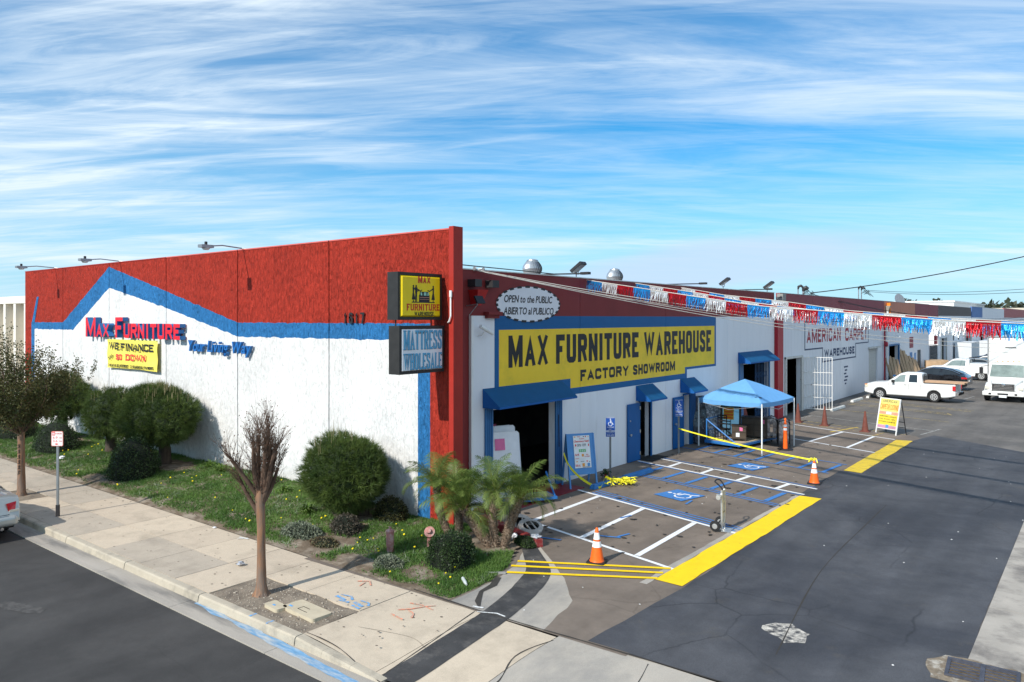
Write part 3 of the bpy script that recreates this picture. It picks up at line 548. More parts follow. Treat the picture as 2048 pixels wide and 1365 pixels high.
# wheelchair panels
def icon(cx_, cy_, rz, s=1.05):
    t = empty('accessible_parking_symbol', (cx_, cy_, 0), rz, kind='structure')
    mz[0] += .0003; z = mz[0]; MB().sheet([(-.5 * s, -.5 * s), (.5 * s, -.5 * s), (.5 * s, .5 * s), (-.5 * s, .5 * s)], z).build('blue_panel', PB, t)
    b = MB(); z += .0012
    def st(P, w):
        for i in range(len(P) - 1):
            a_ = Vector(P[i]); c_ = Vector(P[i + 1]); t_ = (c_ - a_).normalized(); nn = Vector((-t_.y, t_.x)) * w / 2; a2 = a_ - t_ * w * .3; c2 = c_ + t_ * w * .3
            b.add([(a2.x - nn.x, a2.y - nn.y, z + .0003 * i), (c2.x - nn.x, c2.y - nn.y, z + .0003 * i), (c2.x + nn.x, c2.y + nn.y, z + .0003 * i), (a2.x + nn.x, a2.y + nn.y, z + .0003 * i)], [(0, 1, 2, 3)])
    # the head points to the wall (local -x); the wheel is open
    st([(-.22 * s + 0, .02), (.0, .0), (.02, .20 * s), (.28 * s, .24 * s), (.40 * s, .34 * s)], .07 * s)
    st([(-.12 * s, .0), (-.12 * s, .2 * s)], .055 * s)
    st([(.15 * s + .22 * s * math.cos(R(q)), -.04 * s + .22 * s * math.sin(R(q))) for q in range(60, -190, -25)], .05 * s)
    b.add([(-.36 * s + .07 * s * math.cos(R(q)), .02 + .06 * s * math.sin(R(q)), z) for q in range(0, 360, 40)], [tuple(range(9))]); b.build('white_symbol', PW, t)
icon(-9.82, 20.28, R(-15)); icon(-9.82, 25.72, R(-15))
# yellow curb bands and triple line
def band(ya, yb, e, m): MB().sheet(rag([(-7.03, ya + .02), (-6.44, ya - e), (-6.42, yb + e), (-7.03, yb)], .3, .035, ya), .0125).build('yellow_band', m, mk)
band(13.42, 22.42, .0, PY); band(27.05, 35.25, .1, mat('paint_yellow_worn', (.74, .52, .03), .6, var=.12, vs=3, col2=(.25, .20, .08), c2s=9, c2r=(.52, .66), stretch=(.3, 2.5, 1)))
MB().sheet(rag([(-7.20, 13.1), (-7.04, 13.1), (-7.04, 22.4), (-7.16, 22.4)], .25, .05, 6), .0058).build('bare_edge', APR, mk)
for a_, b_ in (((-9.86, 12.62), (-7.08, 14.22)), ((-9.78, 12.30), (-7.08, 13.88)), ((-9.60, 11.98 - .05), (-7.02, 13.52))): line(a_, b_, .105, PY)
# older faded lines beyond
for a_, b_, m in (((-13.2, 39.4), (-7.0, 37.1), PYO), ((-12.4, 38.2), (-9.0, 36.95), PYO), ((-12.9, 41.5), (-6.2, 39.2), PWO), ((-6.1, 40.0), (-6.5, 37.6), PWO), ((-12.6, 45.2), (-6.2, 43.0), PYO), ((-12.3, 48.2), (-6.5, 46.2), PYO), ((-12.3, 48.9), (-6.8, 46.9), PYO), ((-6.55, 46.2), (-6.85, 47.0), PYO), ((-12.2, 51.2), (-5.8, 49.2), PYO), ((-12.2, 50.6), (-5.9, 48.5), PYO), ((-7.9, 57.0), (-5.3, 56.2), PWO), ((-6.9, 58.2), (-7.2, 55.4), PWO), ((-7.2, 64.2), (-4.9, 63.3), PWO), ((-6.4, 64.4), (-6.7, 61.0), PWO), ((-9.3, 38.3), (-9.9, 35.9), mat('paint_yellow2', (.66, .46, .05), .6, var=.1)), ((-7.9, 37.3), (-8.15, 35.6), PYO), ((-12.3, 41.0), (-12.9, 38.2), PWO)): line(a_, b_, .10, m, z=.0022 + .0001 * random.random())
# oil drips and gum spots
b = MB()
for _ in range(170):
    x = random.uniform(-13, -6.9); y = random.uniform(14, 34); r = random.uniform(.015, .06) * (1.6 if random.random() < .12 else 1); e = random.uniform(.4, 1.6)
    b.add([(x + r * e * math.cos(R(q)) * (1 + .4 * noise.noise((q, x, y))), y + r * math.sin(R(q)), .0192) for q in range(0, 360, 45)], [tuple(range(8))])
b.build('oil_spots', mat('oil_spots', (.045, .04, .036), .6), kind='stuff')
b = MB()
for _ in range(60):
    x = random.uniform(-13, 2); y = random.uniform(10.5, 36); r = random.uniform(.008, .022); b.lathe((x, y, .006), [(r, 0), (r * .8, .006)], 5)
b.build('litter_specks', mat('litter_specks', (.70, .69, .66), .8), kind='stuff')
# ================================================================ BUILDINGS
def wallgrid(name, o, u, us, zs, cls, mats, thick, parent=None, wob=None, smooth=False):
    """panel of wall split where its paint or openings change: real thickness, real reveals"""
    o, u = Vector(o), Vector(u); n = u.cross(Z_); nu, nz = len(us), len(zs); v = []; idx = {}
    def P(i, j, k):
        key = (i, j, k)
        if key not in idx:
            z = zs[j](us[i]) if callable(zs[j]) else zs[j]
            idx[key] = len(v); v.append(tuple(o + u * us[i] + Z_ * z - n * (thick * k)))
        return idx[key]
    f = []; m = []
    C_ = [[cls(i, j, (us[i] + us[i + 1]) / 2, (( zs[j](us[i]) if callable(zs[j]) else zs[j]) + (zs[j + 1](us[i]) if callable(zs[j + 1]) else zs[j + 1])) / 2) for j in range(nz - 1)] for i in range(nu - 1)]
    g = lambda i, j: C_[i][j] if 0 <= i < nu - 1 and 0 <= j < nz - 1 else None
    for i in range(nu - 1):
        for j in range(nz - 1):
            c = C_[i][j]
            if c is None: continue
            f.append((P(i, j, 0), P(i + 1, j, 0), P(i + 1, j + 1, 0), P(i, j + 1, 0))); m.append(c)
            f.append((P(i, j, 1), P(i, j + 1, 1), P(i + 1, j + 1, 1), P(i + 1, j, 1))); m.append(c)
            if g(i - 1, j) is None: f.append((P(i, j, 0), P(i, j + 1, 0), P(i, j + 1, 1), P(i, j, 1))); m.append(c)
            if g(i + 1, j) is None: f.append((P(i + 1, j, 0), P(i + 1, j, 1), P(i + 1, j + 1, 1), P(i + 1, j + 1, 0))); m.append(c)
            if g(i, j - 1) is None: f.append((P(i, j, 0), P(i, j, 1), P(i + 1, j, 1), P(i + 1, j, 0))); m.append(c)
            if g(i, j + 1) is None: f.append((P(i, j + 1, 0), P(i + 1, j + 1, 0), P(i + 1, j + 1, 1), P(i, j + 1, 1))); m.append(c)
    b = MB(); b.v = v; b.f = f; b.m = m; return b.build(name, mats, parent)
B1 = empty('furniture_warehouse', (0, 0, 0), 0, 'long low warehouse with a red, blue and white front and a yellow mural', 'building')
# ---- street front, panel by panel; paint edges hand-cut: band top/bottom as functions of x
FX = [-40.5, -36.1, -31.56, -26.92, -22.22, -17.5, -12.72]
def pl(pts, x):
    for (x0, y0), (x1, y1) in zip(pts, pts[1:]):
        if x <= x1: return y0 + (y1 - y0) * max(0, (x - x0)) / (x1 - x0)
    return pts[-1][1]
TOPB = [(-39.6, 5.02), (-36.1, 5.02), (-31.56, 7.28), (-26.92, 6.19), (-22.22, 5.06), (-12, 5.07)]
BOTB = [(-39.6, 4.70), (-35.05, 4.70), (-31.56, 6.43), (-26.92, 5.58), (-22.22, 4.60), (-12, 4.63)]
jt = lambda x, s, a=.035: a * noise.noise((x * 2.7, s, 0)) + a * .6 * noise.noise((x * 9, s, 4))
for k in range(6):
    xa, xb = FX[k] + .02, FX[k + 1] - .02
    us = list(np.arange(xa, xb, .09)) + [xb]
    if us[-1] - us[-2] < .02: us.pop(-2)
    for q in (-39.72, -39.32, -14.50 + .62, -13.44):
        if xa < q < xb: us.append(q)
    us = sorted(us)
    def cls(i, j, x, z, us=us):
        if x < -39.72: return 0
        if x < -39.32 and j < 3: return 1
        if -13.88 < x < -13.44 and j <= 2: return 1
        if x > -13.44: return 0
        return (2, 2, 1, 0)[min(j, 3)]
    zs = [-.1, 1.2, lambda x: pl(BOTB, x) + jt(x, 1), lambda x: pl(TOPB, x) + jt(x, 2), 7.41]
    wallgrid('wall_panel', (0, 13.6, 0), X_, us, zs, cls, [SRED, SBLU, SWHI], .20, B1)
    MB().box((xa, 13.585, 7.405), (xb, 13.82, 7.44)).build('coping', RTOP if xa > -27 else RSM, B1)
# slanting blue stroke at the far left end
b = MB(); b.prism([(-39.62, 5.0), (-39.30, 5.0), (-38.80, 6.2), (-39.02, 6.2)], (0, 13.596, 0), X_, Z_, .012, 0); b.build('painted_stroke', SBLU, B1)
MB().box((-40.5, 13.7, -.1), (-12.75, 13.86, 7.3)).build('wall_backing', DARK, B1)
MB().box((-12.715, 13.52, -.1), (-12.56, 13.86, 7.47)).build('corner_fin', RSM, B1)
MB().box((-13.5, 13.83, -.1), (-12.75, 14.02, 6.6)).build('corner_return', MAR, B1)
# ---- side wall of the furniture warehouse
SY = [14.03, 20.6, 26.68, 32.76, 38.9]
holes = [(16.1, 19.15, 2.62), (24.52, 25.40, 2.10), (28.18, 28.75, 2.10), (34.5, 38.0, 3.0)]
yel = lambda y, z: (16.42 < y < 31.33 and z < 4.87 and z > (3.26 if y < 20.04 else 2.95 if y < 28.39 else 3.2))
blu = lambda y, z: (16.22 < y < 31.49 and z < 5.27 and z > (3.05 if y < 16.42 else 2.74 if y < 28.57 else 3.1))
for k in range(4):
    ya, yb = SY[k] + (.008 if k else 0), SY[k + 1] - .008
    ub = [q for q in (15.15, 16.1, 16.22, 16.42, 19.15, 20.04, 24.52, 25.4, 28.18, 28.39, 28.57, 28.75, 31.33, 31.49, 34.5, 38.0) if ya < q < yb]
    us = sorted([ya, yb] + ub); zs = [-.1, 2.10, 2.62, 2.74, 2.95, 3.0, 3.05, 3.1, 3.2, 3.26, 4.87, 5.27, 6.52]
    def cls(i, j, y, z):
        for a_, b_, h in holes:
            if a_ < y < b_ and z < h: return None
        if y < 15.15: return 0
        if z > 5.27: return 0
        if yel(y, z): return 3
        if blu(y, z): return 2
        return 1
    wallgrid('wall_panel', (-13.5, 0, 0), Y_, us, zs, cls, [MAR, WH, MBL, MYE], .22, B1)
    MB().box((-13.74, ya, 6.515), (-13.485, yb, 6.545)).build('coping', mat('coping_white', (.72, .70, .66), .6, var=.1), B1)
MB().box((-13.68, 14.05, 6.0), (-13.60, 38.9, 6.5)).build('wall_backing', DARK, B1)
# red pilaster between the two units, with its gutter box
MB().box((-13.62, 38.91, -.1), (-13.32, 39.75, 5.95)).build('pilaster', mat('pilaster_red', (.40, .018, .030), .5, var=.06), B1)
# roof, back and far walls
MB().box((-40.4, 13.87, 5.7), (-13.73, 38.9, 5.8)).build('roof', ROOF, B1)
MB().box((-40.5, 13.87, -.1), (-40.3, 39.9, 7.3)).build('end_wall', MAR, B1)
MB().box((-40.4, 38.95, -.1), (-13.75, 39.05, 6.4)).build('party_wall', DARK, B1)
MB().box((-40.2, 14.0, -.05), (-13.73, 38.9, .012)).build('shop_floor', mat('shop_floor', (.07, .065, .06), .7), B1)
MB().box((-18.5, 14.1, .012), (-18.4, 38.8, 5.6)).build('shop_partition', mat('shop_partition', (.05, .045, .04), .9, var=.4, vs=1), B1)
# lettering painted on the mural
SWx = -13.497
for wd, y_, z_, w_, h_, st_ in (('MAX', 16.85, 3.77, 1.95, .93, .22), ('FURNITURE', 19.23, 3.77, 5.28, .92, .205), ('WAREHOUSE', 24.92, 3.77, 6.04, .92, .21), ('FACTORY', 20.62, 3.14, 3.15, .37, .10), ('SHOWROOM', 24.10, 3.13, 3.38, .37, .10)):
    b = MB(); letters(b, wd, (SWx, y_, z_), Y_, Z_, w_, h_, .002, .05, .075, st=st_); b.build('painted_word', MBK, B1)
b = MB(); cy_, cz_ = 17.86, 5.62
ov = [(1.56 * math.cos(R(q)), .52 * math.sin(R(q))) for q in range(0, 360, 8)]
b.prism(ov, (-13.496, cy_, cz_), Y_, Z_, .008, 0)
for q in range(0, 360, 15):
    a0, a1 = R(q), R(q + 8.5); b.prism([(1.60 * math.cos(a0), .55 * math.sin(a0)), (1.60 * math.cos(a1), .55 * math.sin(a1)), (1.50 * math.cos(a1), .485 * math.sin(a1)), (1.50 * math.cos(a0), .485 * math.sin(a0))], (-13.4865, cy_, cz_), Y_, Z_, .003, 1)
letters(b, 'OPEN to the PUBLIC', (-13.486, 16.62, 5.66), Y_, Z_, 2.36, .21, .003, .018, .06, .18, 1, sp=.24)
letters(b, 'ABIERTO al PUBLICO', (-13.486, 16.60, 5.31), Y_, Z_, 2.46, .21, .003, .018, .06, .18, 1, sp=.24)
b.build('painted_oval_sign', [mat('oval_white', (.78, .78, .82), .6, var=.03), MBK], B1)
# house number
for q, ch in enumerate('1617'):
    b = MB(); letters(b, ch, (-16.80 + q * .245 + (.04 if ch == '1' else 0), 13.56, 5.05), X_, Z_, .075 if ch == '1' else .165, .31, .02, .03, st=.055); b.build('house_number', BLK, B1)
# raised shop name, letter by letter (red faces, blue returns)
CRED = mat('channel_letter_red', (.72, .015, .03), .35, var=.06); CBLU = mat('channel_letter_blue', (.03, .15, .38), .45, var=.08)
def channel(s, x, z, w, h, y, sc, bold, mf, mr, dep, shear=0, gap=.06):
    root = empty('channel_letter_sign', (0, 0, 0), 0, ('raised red channel letters with blue sides across the white gable' if mf is CRED else 'raised blue script channel letters beside the red shop name'), 'sign')
    def each(ch, t):
        fr = []
        t2 = MB(); t2.v = t.v; t2.f = t.f; k = []
        for f_ in t.f:
            p0, p1, p2 = (Vector(t.v[i]) for i in f_[:3]); nn = (p1 - p0).cross(p2 - p0); k.append(0 if nn.length > 0 and abs(nn.normalized().y) > .9 else 1)
        t2.m = k; t2.build('letter', [mf, mr], root)
    letters(MB(), s, (x, y, z), X_, Z_, w, h, dep, bold, gap, shear, each=each, smallcaps=sc)
    MB().box((x + .1, y + .001, z + h * .30), (x + w * .99, 13.59, z + h * .34)).build('raceway', WHP, root)
channel('MAX FURNITURE', -33.12, 4.44, 7.67, .80, 13.56, True, .055, CRED, CBLU, .22, gap=.045)
channel('Your Living Way', -25.2, 4.06, 3.9, .38, 13.56, False, .018, mat('script_blue', (.015, .13, .40), .4, var=.08), CBLU, .10, .22, .055)
# finance banner hung under the name
t = empty('banner', (0, 0, 0), 0, 'yellow vinyl banner with black and red serif print hung below the red letters', 'banner')
def bz(x, y): return .02 * math.sin(x * 3.1) + .015 * math.sin(y * 5 + x)
b = MB(); n = 16; vs = []
for j in range(9):
    for i in range(n + 1): fx = i / n; fy = j / 8; vs.append((-31.38 + 4.1 * fx, 13.46 + bz(fx * 4, fy * 2), 3.23 + 1.14 * fy + .02 * math.sin(fx * 3.14) * (1 if j == 0 else 0)))
b.add(vs, [(j * (n + 1) + i, j * (n + 1) + i + 1, (j + 1) * (n + 1) + i + 1, (j + 1) * (n + 1) + i) for j in range(8) for i in range(n)]); b.build('vinyl', mat('banner_yellow', (.84, .72, .12), .5, var=.05), t, smooth=True)
by = 13.415; BRD = mat('banner_red', (.78, .07, .06), .5)
for wd, x_, z_, w_, h_, st_, sf, m_ in (('WE', -31.12, 3.97, .80, .28, .062, .045, MBK), ('FINANCE', -30.12, 3.95, 2.6, .28, .062, .045, MBK), ('$0', -30.55, 3.57, .52, .23, .055, 0, BRD), ('DOWN', -29.72, 3.57, 1.6, .25, .058, .042, BRD)):
    b = MB(); letters(b, wd, (x_, by, z_), X_, Z_, w_, h_, .003, .03, .07, serif=sf, st=st_); b.build('print', m_, t)
b = MB(); letters(b, 'Yes', (-31.16, by, 3.50), Vector((.86, 0, .5)), Vector((-.5, 0, .86)), .42, .17, .003, .01, .05); b.build('print', MBK, t)
x_ = -31.2
for wd, w_ in (('3 MONTHS', .68), ('$0 INTEREST', .95), ('-', .06), ('12', .14), ('$0', .16), ('MONTHLY', .66), ('PAYMENTS', .68)):
    b = MB(); letters(b, wd, (x_, by, 3.29), X_, Z_, w_, .11 if wd != '-' else .02, .003, .0 if wd in '-12' else .02, .05, st=.022); b.build('print', MBK, t); x_ += w_ + .06
# ---- awnings
def awning(ya, yb, z1, z2, name='awning', p=.62):
    x0, x1 = -13.49, -13.5 + p; v_ = .06
    t = MB().add([(x0, ya, z1), (x0, yb, z1), (x1, yb, z2), (x1, ya, z2)], [(3, 2, 1, 0)]).build('awning', AWN, B1)
    b = MB(); b.add([(x1, ya, z2), (x1, yb, z2), (x1, yb, z2 - v_), (x1, ya, z2 - v_)], [(3, 2, 1, 0)])
    b.add([(x0, ya, z1), (x1, ya, z2), (x1, ya, z2 - v_), (x0, ya, z2 - v_)], [(3, 2, 1, 0)]); b.add([(x0, yb, z1), (x1, yb, z2), (x1, yb, z2 - v_), (x0, yb, z2 - v_)], [(0, 1, 2, 3)])
    o = t
    b.build('valance', mat('awning_side', (.004, .095, .33), .65, var=.06), o); 
    f = MB(); f.tube([(x0, ya + .03, z2 - .04), (x1 - .03, ya + .03, z2 - .04), (x1 - .03, yb - .03, z2 - .04), (x0, yb - .03, z2 - .04)], .015, 6); f.build('frame', STEEL, o)
awning(15.70, 19.5, 3.25, 2.78); awning(24.30, 25.60, 2.73, 2.24); awning(27.93, 29.25, 2.75, 2.26); awning(34.0, 37.95, 3.60, 3.15)
# ---- doors and jambs
def part(name, m, lo, hi, par=None): return MB().box(lo, hi).build(name, m, par or B1)
part('door_jamb', JBL, (-13.49, 15.78, 0), (-13.44, 16.10, 2.70)); part('door_jamb', JBL, (-13.49, 19.15, 0), (-13.44, 19.5, 2.70))
for q in (15.86, 15.94, 16.02, 19.24, 19.33, 19.42): part('jamb_rib', JBL, (-13.439, q, 0), (-13.42, q + .03, 2.70))
b = MB(); b.tube([(-13.38, 19.2, 2.2), (-13.36, 19.2, 1.2)], .012, 5); b.build('door_chain', BLK, B1)
d = part('door', DBL, (-13.47, 23.62, .02), (-13.42, 24.50, 2.10))
MB().lathe((-13.42, 23.74, 1.0), [(.03, 0), (.03, .03), (.045, .04), (.045, .07)], 10, axis=(1, 0, 0)).build('door_handle', GALV, d); MB().lathe((-13.42, 23.74, 1.5), [(.03, 0), (.03, .03)], 10, axis=(1, 0, 0)).build('lock', GALV, d)
b = MB(); [b.box((-13.419, 24.44, z), (-13.40, 24.50, z + .12)) for z in (.2, 1.0, 1.85)]; b.build('hinge', GALV, d)
part('door_jamb', DBL, (-13.56, 25.40, 0), (-13.46, 25.50, 2.12)); part('door_lintel', DBL, (-13.56, 24.50, 2.11), (-13.47, 25.5, 2.2))
d = part('door', DBL, (-13.47, 27.22, .02), (-13.42, 28.14, 2.05)); MB().lathe((-13.42, 27.34, 1.0), [(.03, 0), (.03, .03), (.045, .04), (.045, .07)], 10, axis=(1, 0, 0)).build('door_handle', GALV, d)
part('door_jamb', DBL, (-13.49, 28.75, 0), (-13.44, 29.28, 2.12)); part('door_lintel', DBL, (-13.50, 28.18, 2.06), (-13.45, 28.75, 2.12))
part('threshold', mat('threshold_mat', (.02, .02, .02), .9), (-13.6, 24.45, .002), (-12.9, 25.7, .018))
part('red_sill', mat('floor_red', (.22, .02, .025), .6, var=.15), (-13.72, 15.2, .0), (-12.55, 19.4, .022)); 
part('door_jamb', JBL, (-13.49, 34.05, 0), (-13.42, 34.5, 3.1)); part('door_jamb', JBL, (-13.49, 38.0, 0), (-13.44, 38.12, 3.1))
# folding scissor gate
g = empty('folding_gate', (0, 0, 0)); g.parent = B1
GB = mat('gate_blue', (.03, .10, .24), .5)
for i in range(9): yy = 36.3 + i * .2; part('gate_bar', GB, (-13.55, yy, .05), (-13.53, yy + .035, 2.95), g)
for i in range(8):
    for z in (.5, 1.5, 2.4):
        b = MB(); b.tube([(-13.52, 36.31 + i * .2, z - .14), (-13.52, 36.51 + i * .2, z + .14)], .008, 4); b.tube([(-13.51, 36.31 + i * .2, z + .14), (-13.51, 36.51 + i * .2, z - .14)], .008, 4); b.build('lattice_strip', GB, g)
# stock seen in the doorways
t = empty('stacked_dresser', (-16.2, 18.2, .012), 0, 'dark wooden dressers stacked just inside the wide doorway', 'dresser'); DW = mat('dark_wood', (.045, .030, .020), .4, var=.3, vs=4, stretch=(1, 1, 6))
b = MB(); b.box((-.4, -1.2, 0), (.4, 1.2, .95)); b.box((-.35, -1.1, .96), (.35, 1.1, 1.75)); b.build('case', DW, t)
for i in range(3):
    for j in range(4): b = MB(); b.box((.401, -1.15 + i * .78, .06 + j * .22 + (.05 if j > 3 else 0)), (.42, -.42 + i * .78, .25 + j * .22)); b.build('drawer', mat('drawer_wood', (.07, .045, .03), .35, var=.2), t)
for q in ((-15.79, 17.7, 1.25), (-15.79, 18.9, 1.55), (-15.79, 18.5, .5)): MB().box((.41, q[1] - 18.2, q[2]), (.425, q[1] - 18.05, q[2] + .16)).build('price_tag', mat('print_pink', (.78, .18, .36), .6), t)
t = empty('picture_frame', (-14.6, 18.2, .0), R(20), 'white metal picture frame standing on end in the wide doorway', 'frame'); b = MB(); [b.box(*q) for q in (((0, -.3, .3), (.03, -.26, 1.15)), ((0, .26, .3), (.03, .3, 1.15)), ((0, -.3, 1.15), (.03, .3, 1.19)), ((0, -.3, .7), (.03, .3, .73)))]; b.build('frame', WHP, t); b = MB(); b.box((.01, -.26, .31), (.02, .26, 1.14)); b.build('picture', mat('picture', (.30, .32, .30), .4, var=.6, vs=9), t)
b = MB(); b.box((-15.6, 16.6, 1.4), (-15.3, 17.0, 2.1)); tag(b.build('hanging_tag_board', DW), 'dark headboard with a pink tag standing inside the wide doorway', 'headboard')
# ---- neighbouring units along the same wall
def unit(label, name, ya, yb, top, mt, low, mlow, holes, joints):
    t = empty(name, (0, 0, 0), 0, label, 'building'); js = [ya] + [j for j in joints if ya < j < yb] + [yb]
    for k in range(len(js) - 1):
        a_, b_ = js[k] + .01, js[k + 1] - .01; us = sorted({a_, b_} | {q for h in holes for q in h[:2] if a_ < q < b_}); zs = sorted({-.1, low, top} | {h[3] for h in holes} | {h[2] for h in holes if h[2] > 0})
        wallgrid('wall_panel', (-13.5, 0, 0), Y_, us, zs, lambda i, j, y, z: None if any(h[0] < y < h[1] and h[2] < z < h[3] for h in holes) else (0 if z > low else 1), [mt, mlow], .22, t)
    MB().box((-13.74, ya + .01, top - .004), (-13.485, yb - .01, top + .025)).build('coping', STEEL, t); MB().box((-13.9, ya + .05, .5), (-13.75, yb - .05, top - .4)).build('wall_backing', DARK, t) if name == 'x' else None
    MB().box((-40.4, ya, top - .75), (-13.73, yb, top - .68)).build('roof', ROOF, t); MB().box((-18.0, ya + .1, 0), (-17.9, yb - .1, top - .8)).build('inner_wall', mat('inner_wall', (.06, .055, .05), .9, var=.3), t); MB().box((-40.4, yb - .12, -.1), (-13.75, yb - .03, top - .1)).build('party_wall', DARK, t); MB().box((-40.5, ya, -.1), (-40.4, yb, top - .1)).build('back_wall', CREF, t)
    return t
B2 = unit('white carpet warehouse with a faded maroon top band next to the furniture shop', 'carpet_warehouse', 39.76, 63.4, 6.53, MAR2, 5.3, WH2, [(40.6, 43.1, -.2, 3.0), (58.6, 61.2, -.2, 3.0)], [45.4, 51.2, 57.3])
B3 = unit('white unit with an orange and maroon top band, blue framed doorway and cardboard outside', 'orange_top_unit', 63.4, 82.0, 6.53, ORW, 5.42, WH, [(64.6, 68.2, -.2, 3.0), (76.4, 78.1, .15, 2.3)], [69.3, 75.3])
[o_.data.materials.__setitem__(0, MAR2) for o_ in [q for q in bpy.data.objects if q.parent == B3 and q.name.startswith('wall_panel')][-1:]]
B4 = unit('white unit with a dark brown top band and two tall dark doorways', 'brown_top_unit', 87.3, 111.0, 6.53, BRW, 5.45, WH, [(88.8, 91.9, -.2, 3.1), (96.5, 97.6, 2.7, 3.6), (100.1, 101.3, 2.7, 3.6), (106.0, 109.9, -.2, 3.1)], [93.2, 99.3, 105.4])
B5 = unit('far white unit with one blue top panel at the end of the row', 'blue_top_unit', 111.6, 150.0, 6.7, FBL, 5.3, WH, [(120, 124, -.2, 3.0), (136, 139, -.2, 3.0)], [122.0, 136])
[o_.data.materials.__setitem__(0, WH) for o_ in [q for q in bpy.data.objects if q.parent == B5 and q.name.startswith('wall_panel')][-2:]]
B6 = unit('farthest white unit with a red and blue top band behind the truck', 'red_top_unit', 150.2, 215.0, 6.9, FRE, 5.3, WH, [(165, 170, -.2, 3)], [178, 195])
[o_.data.materials.__setitem__(0, FBL) for o_ in [q for q in bpy.data.objects if q.parent == B6 and q.name.startswith('wall_panel')][-1:]]
# maroon panel and recess between units 3 and 4
MB().box((-13.7, 82.05, 4.9), (-13.5, 87.25, 6.53)).build('lintel_panel', MAR2, B4); MB().box((-15.6, 82.05, -.1), (-15.4, 87.25, 6.2)).build('recess_wall', mat('recess_grey', (.45, .45, .47), .7), B4); MB().box((-15.4, 87.1, -.1), (-13.5, 87.29, 6.2)).build('recess_side', WH, B4)
MB().box((-13.55, 85.1, 2.6), (-13.40, 86.2, 4.9)).build('pilaster', mat('pilaster_red', (.4, .02, .03)), B4)
for i in range(8): MB().box((-13.55, 83.0 + i * .5, 0), (-13.50, 83.06 + i * .5, 2.5)).build('gate_bar', CHAR, B4)
for z in (.3, .9, 1.5, 2.4): MB().box((-13.50, 83.0, z), (-13.47, 86.6, z + .06)).build('gate_rail', CHAR, B4)
# unit 2 details
SGR = mat('sign_red', (.36, .035, .05), .6, var=.1)
b = MB(); letters(b, 'AMERICAN', (-13.497, 44.25, 3.76), Y_, Z_, 7.0, .82, .002, .045, .075, st=.18); b.build('painted_word', SGR, B2)
b = MB(); letters(b, 'CARPET', (-13.497, 52.35, 3.70), Y_, Z_, 5.75, .86, .002, .045, .075, st=.19); b.build('painted_word', SGR, B2)
NV = mat('sign_navy', (.035, .055, .12), .6, var=.1); b = MB(); letters(b, 'WAREHOUSE', (-13.497, 47.7, 2.80), Y_, Z_, 6.95, .50, .002, .04, .075, st=.14)
b.build('painted_word', NV, B2); b = MB()
for (y0, z0, y1, z1) in ((43.85, 3.40, 43.97, 5.02), (43.85, 4.95, 58.5, 5.02), (58.4, 3.47, 58.5, 5.02), (43.85, 3.36, 47.35, 3.44), (47.27, 2.55, 47.37, 3.40), (47.27, 2.52, 55.0, 2.60), (54.9, 2.55, 55.0, 3.50), (54.95, 3.44, 58.5, 3.51)): b.box((-13.497, y0, z0), (-13.4925, y1, z1))
b.build('painted_border', NV, B2)
for y0, y1, z1 in ((40.45, 40.6, 3.1), (43.1, 43.3, 3.1)): part('door_jamb', mat('rusty_white', (.62, .60, .56), .7, var=.12, col2=(.25, .13, .07), c2s=5, c2r=(.62, .68)), (-13.49, y0, 0), (-13.40, y1, z1), B2)
part('door_lintel', MATS['rusty_white'], (-13.49, 40.45, 3.0), (-13.41, 43.3, 3.12), B2)
rd = part('roller_door', mat('roller_grey', (.56, .55, .52), .6, var=.1, stretch=(1, 1, 8)), (-13.68, 58.6, 0), (-13.62, 61.2, 3.0), B2)
for i in range(14): part('slat', MATS['roller_grey'], (-13.619, 58.62, .02 + i * .213), (-13.60, 61.18, .20 + i * .213), rd)
part('door_lintel', MATS['rusty_white'], (-13.49, 58.4, 3.0), (-13.3, 61.4, 3.12), B2)
b = MB(); [b.box((-13.497, 52.05 + (q % 2) * .2, 1.95 - .22 * q), (-13.493, 53.0 - (q % 3) * .2, 2.05 - .22 * q)) for q in range(6)]; b.build('small_notice', NV, B2)
g = empty('security_gate', (-13.45, 43.5, 0), 0, 'white barred steel security gate swung open beside the carpet warehouse doorway', 'gate')
gd = Vector((1.46, .34, 0)); gl_ = gd.length; gd.normalize(); GW = mat('gate_white', (.78, .77, .74), .5, var=.06, col2=(.30, .15, .08), c2s=6, c2r=(.66, .72))
for i in range(11):
    p = gd * (gl_ * i / 10); b = MB(); b.tube([(p.x, p.y, .10), (p.x, p.y, 3.0)], .022 if i in (0, 10) else .011, 6); b.build('bar', GW, g)
for z in (.10, .75, 1.45, 2.15, 3.0): b = MB(); b.tube([(0, 0, z), tuple(gd * gl_ + Vector((0, 0, z)))], .018, 6); b.build('rail', GW, g)
g = empty('security_gate', (-13.47, 43.45, 0), 0, 'white barred gate leaf folded back flat on the wall behind the open one', 'gate')
for i in range(15): b = MB(); b.tube([(.05, i * .20, .12), (.05, i * .20, 2.95)], .012, 6); b.build('bar', GW, g)
for z in (.12, .75, 1.45, 2.15, 2.95): b = MB(); b.tube([(.05, 0, z), (.05, 2.8, z)], .016, 6); b.build('rail', GW, g)
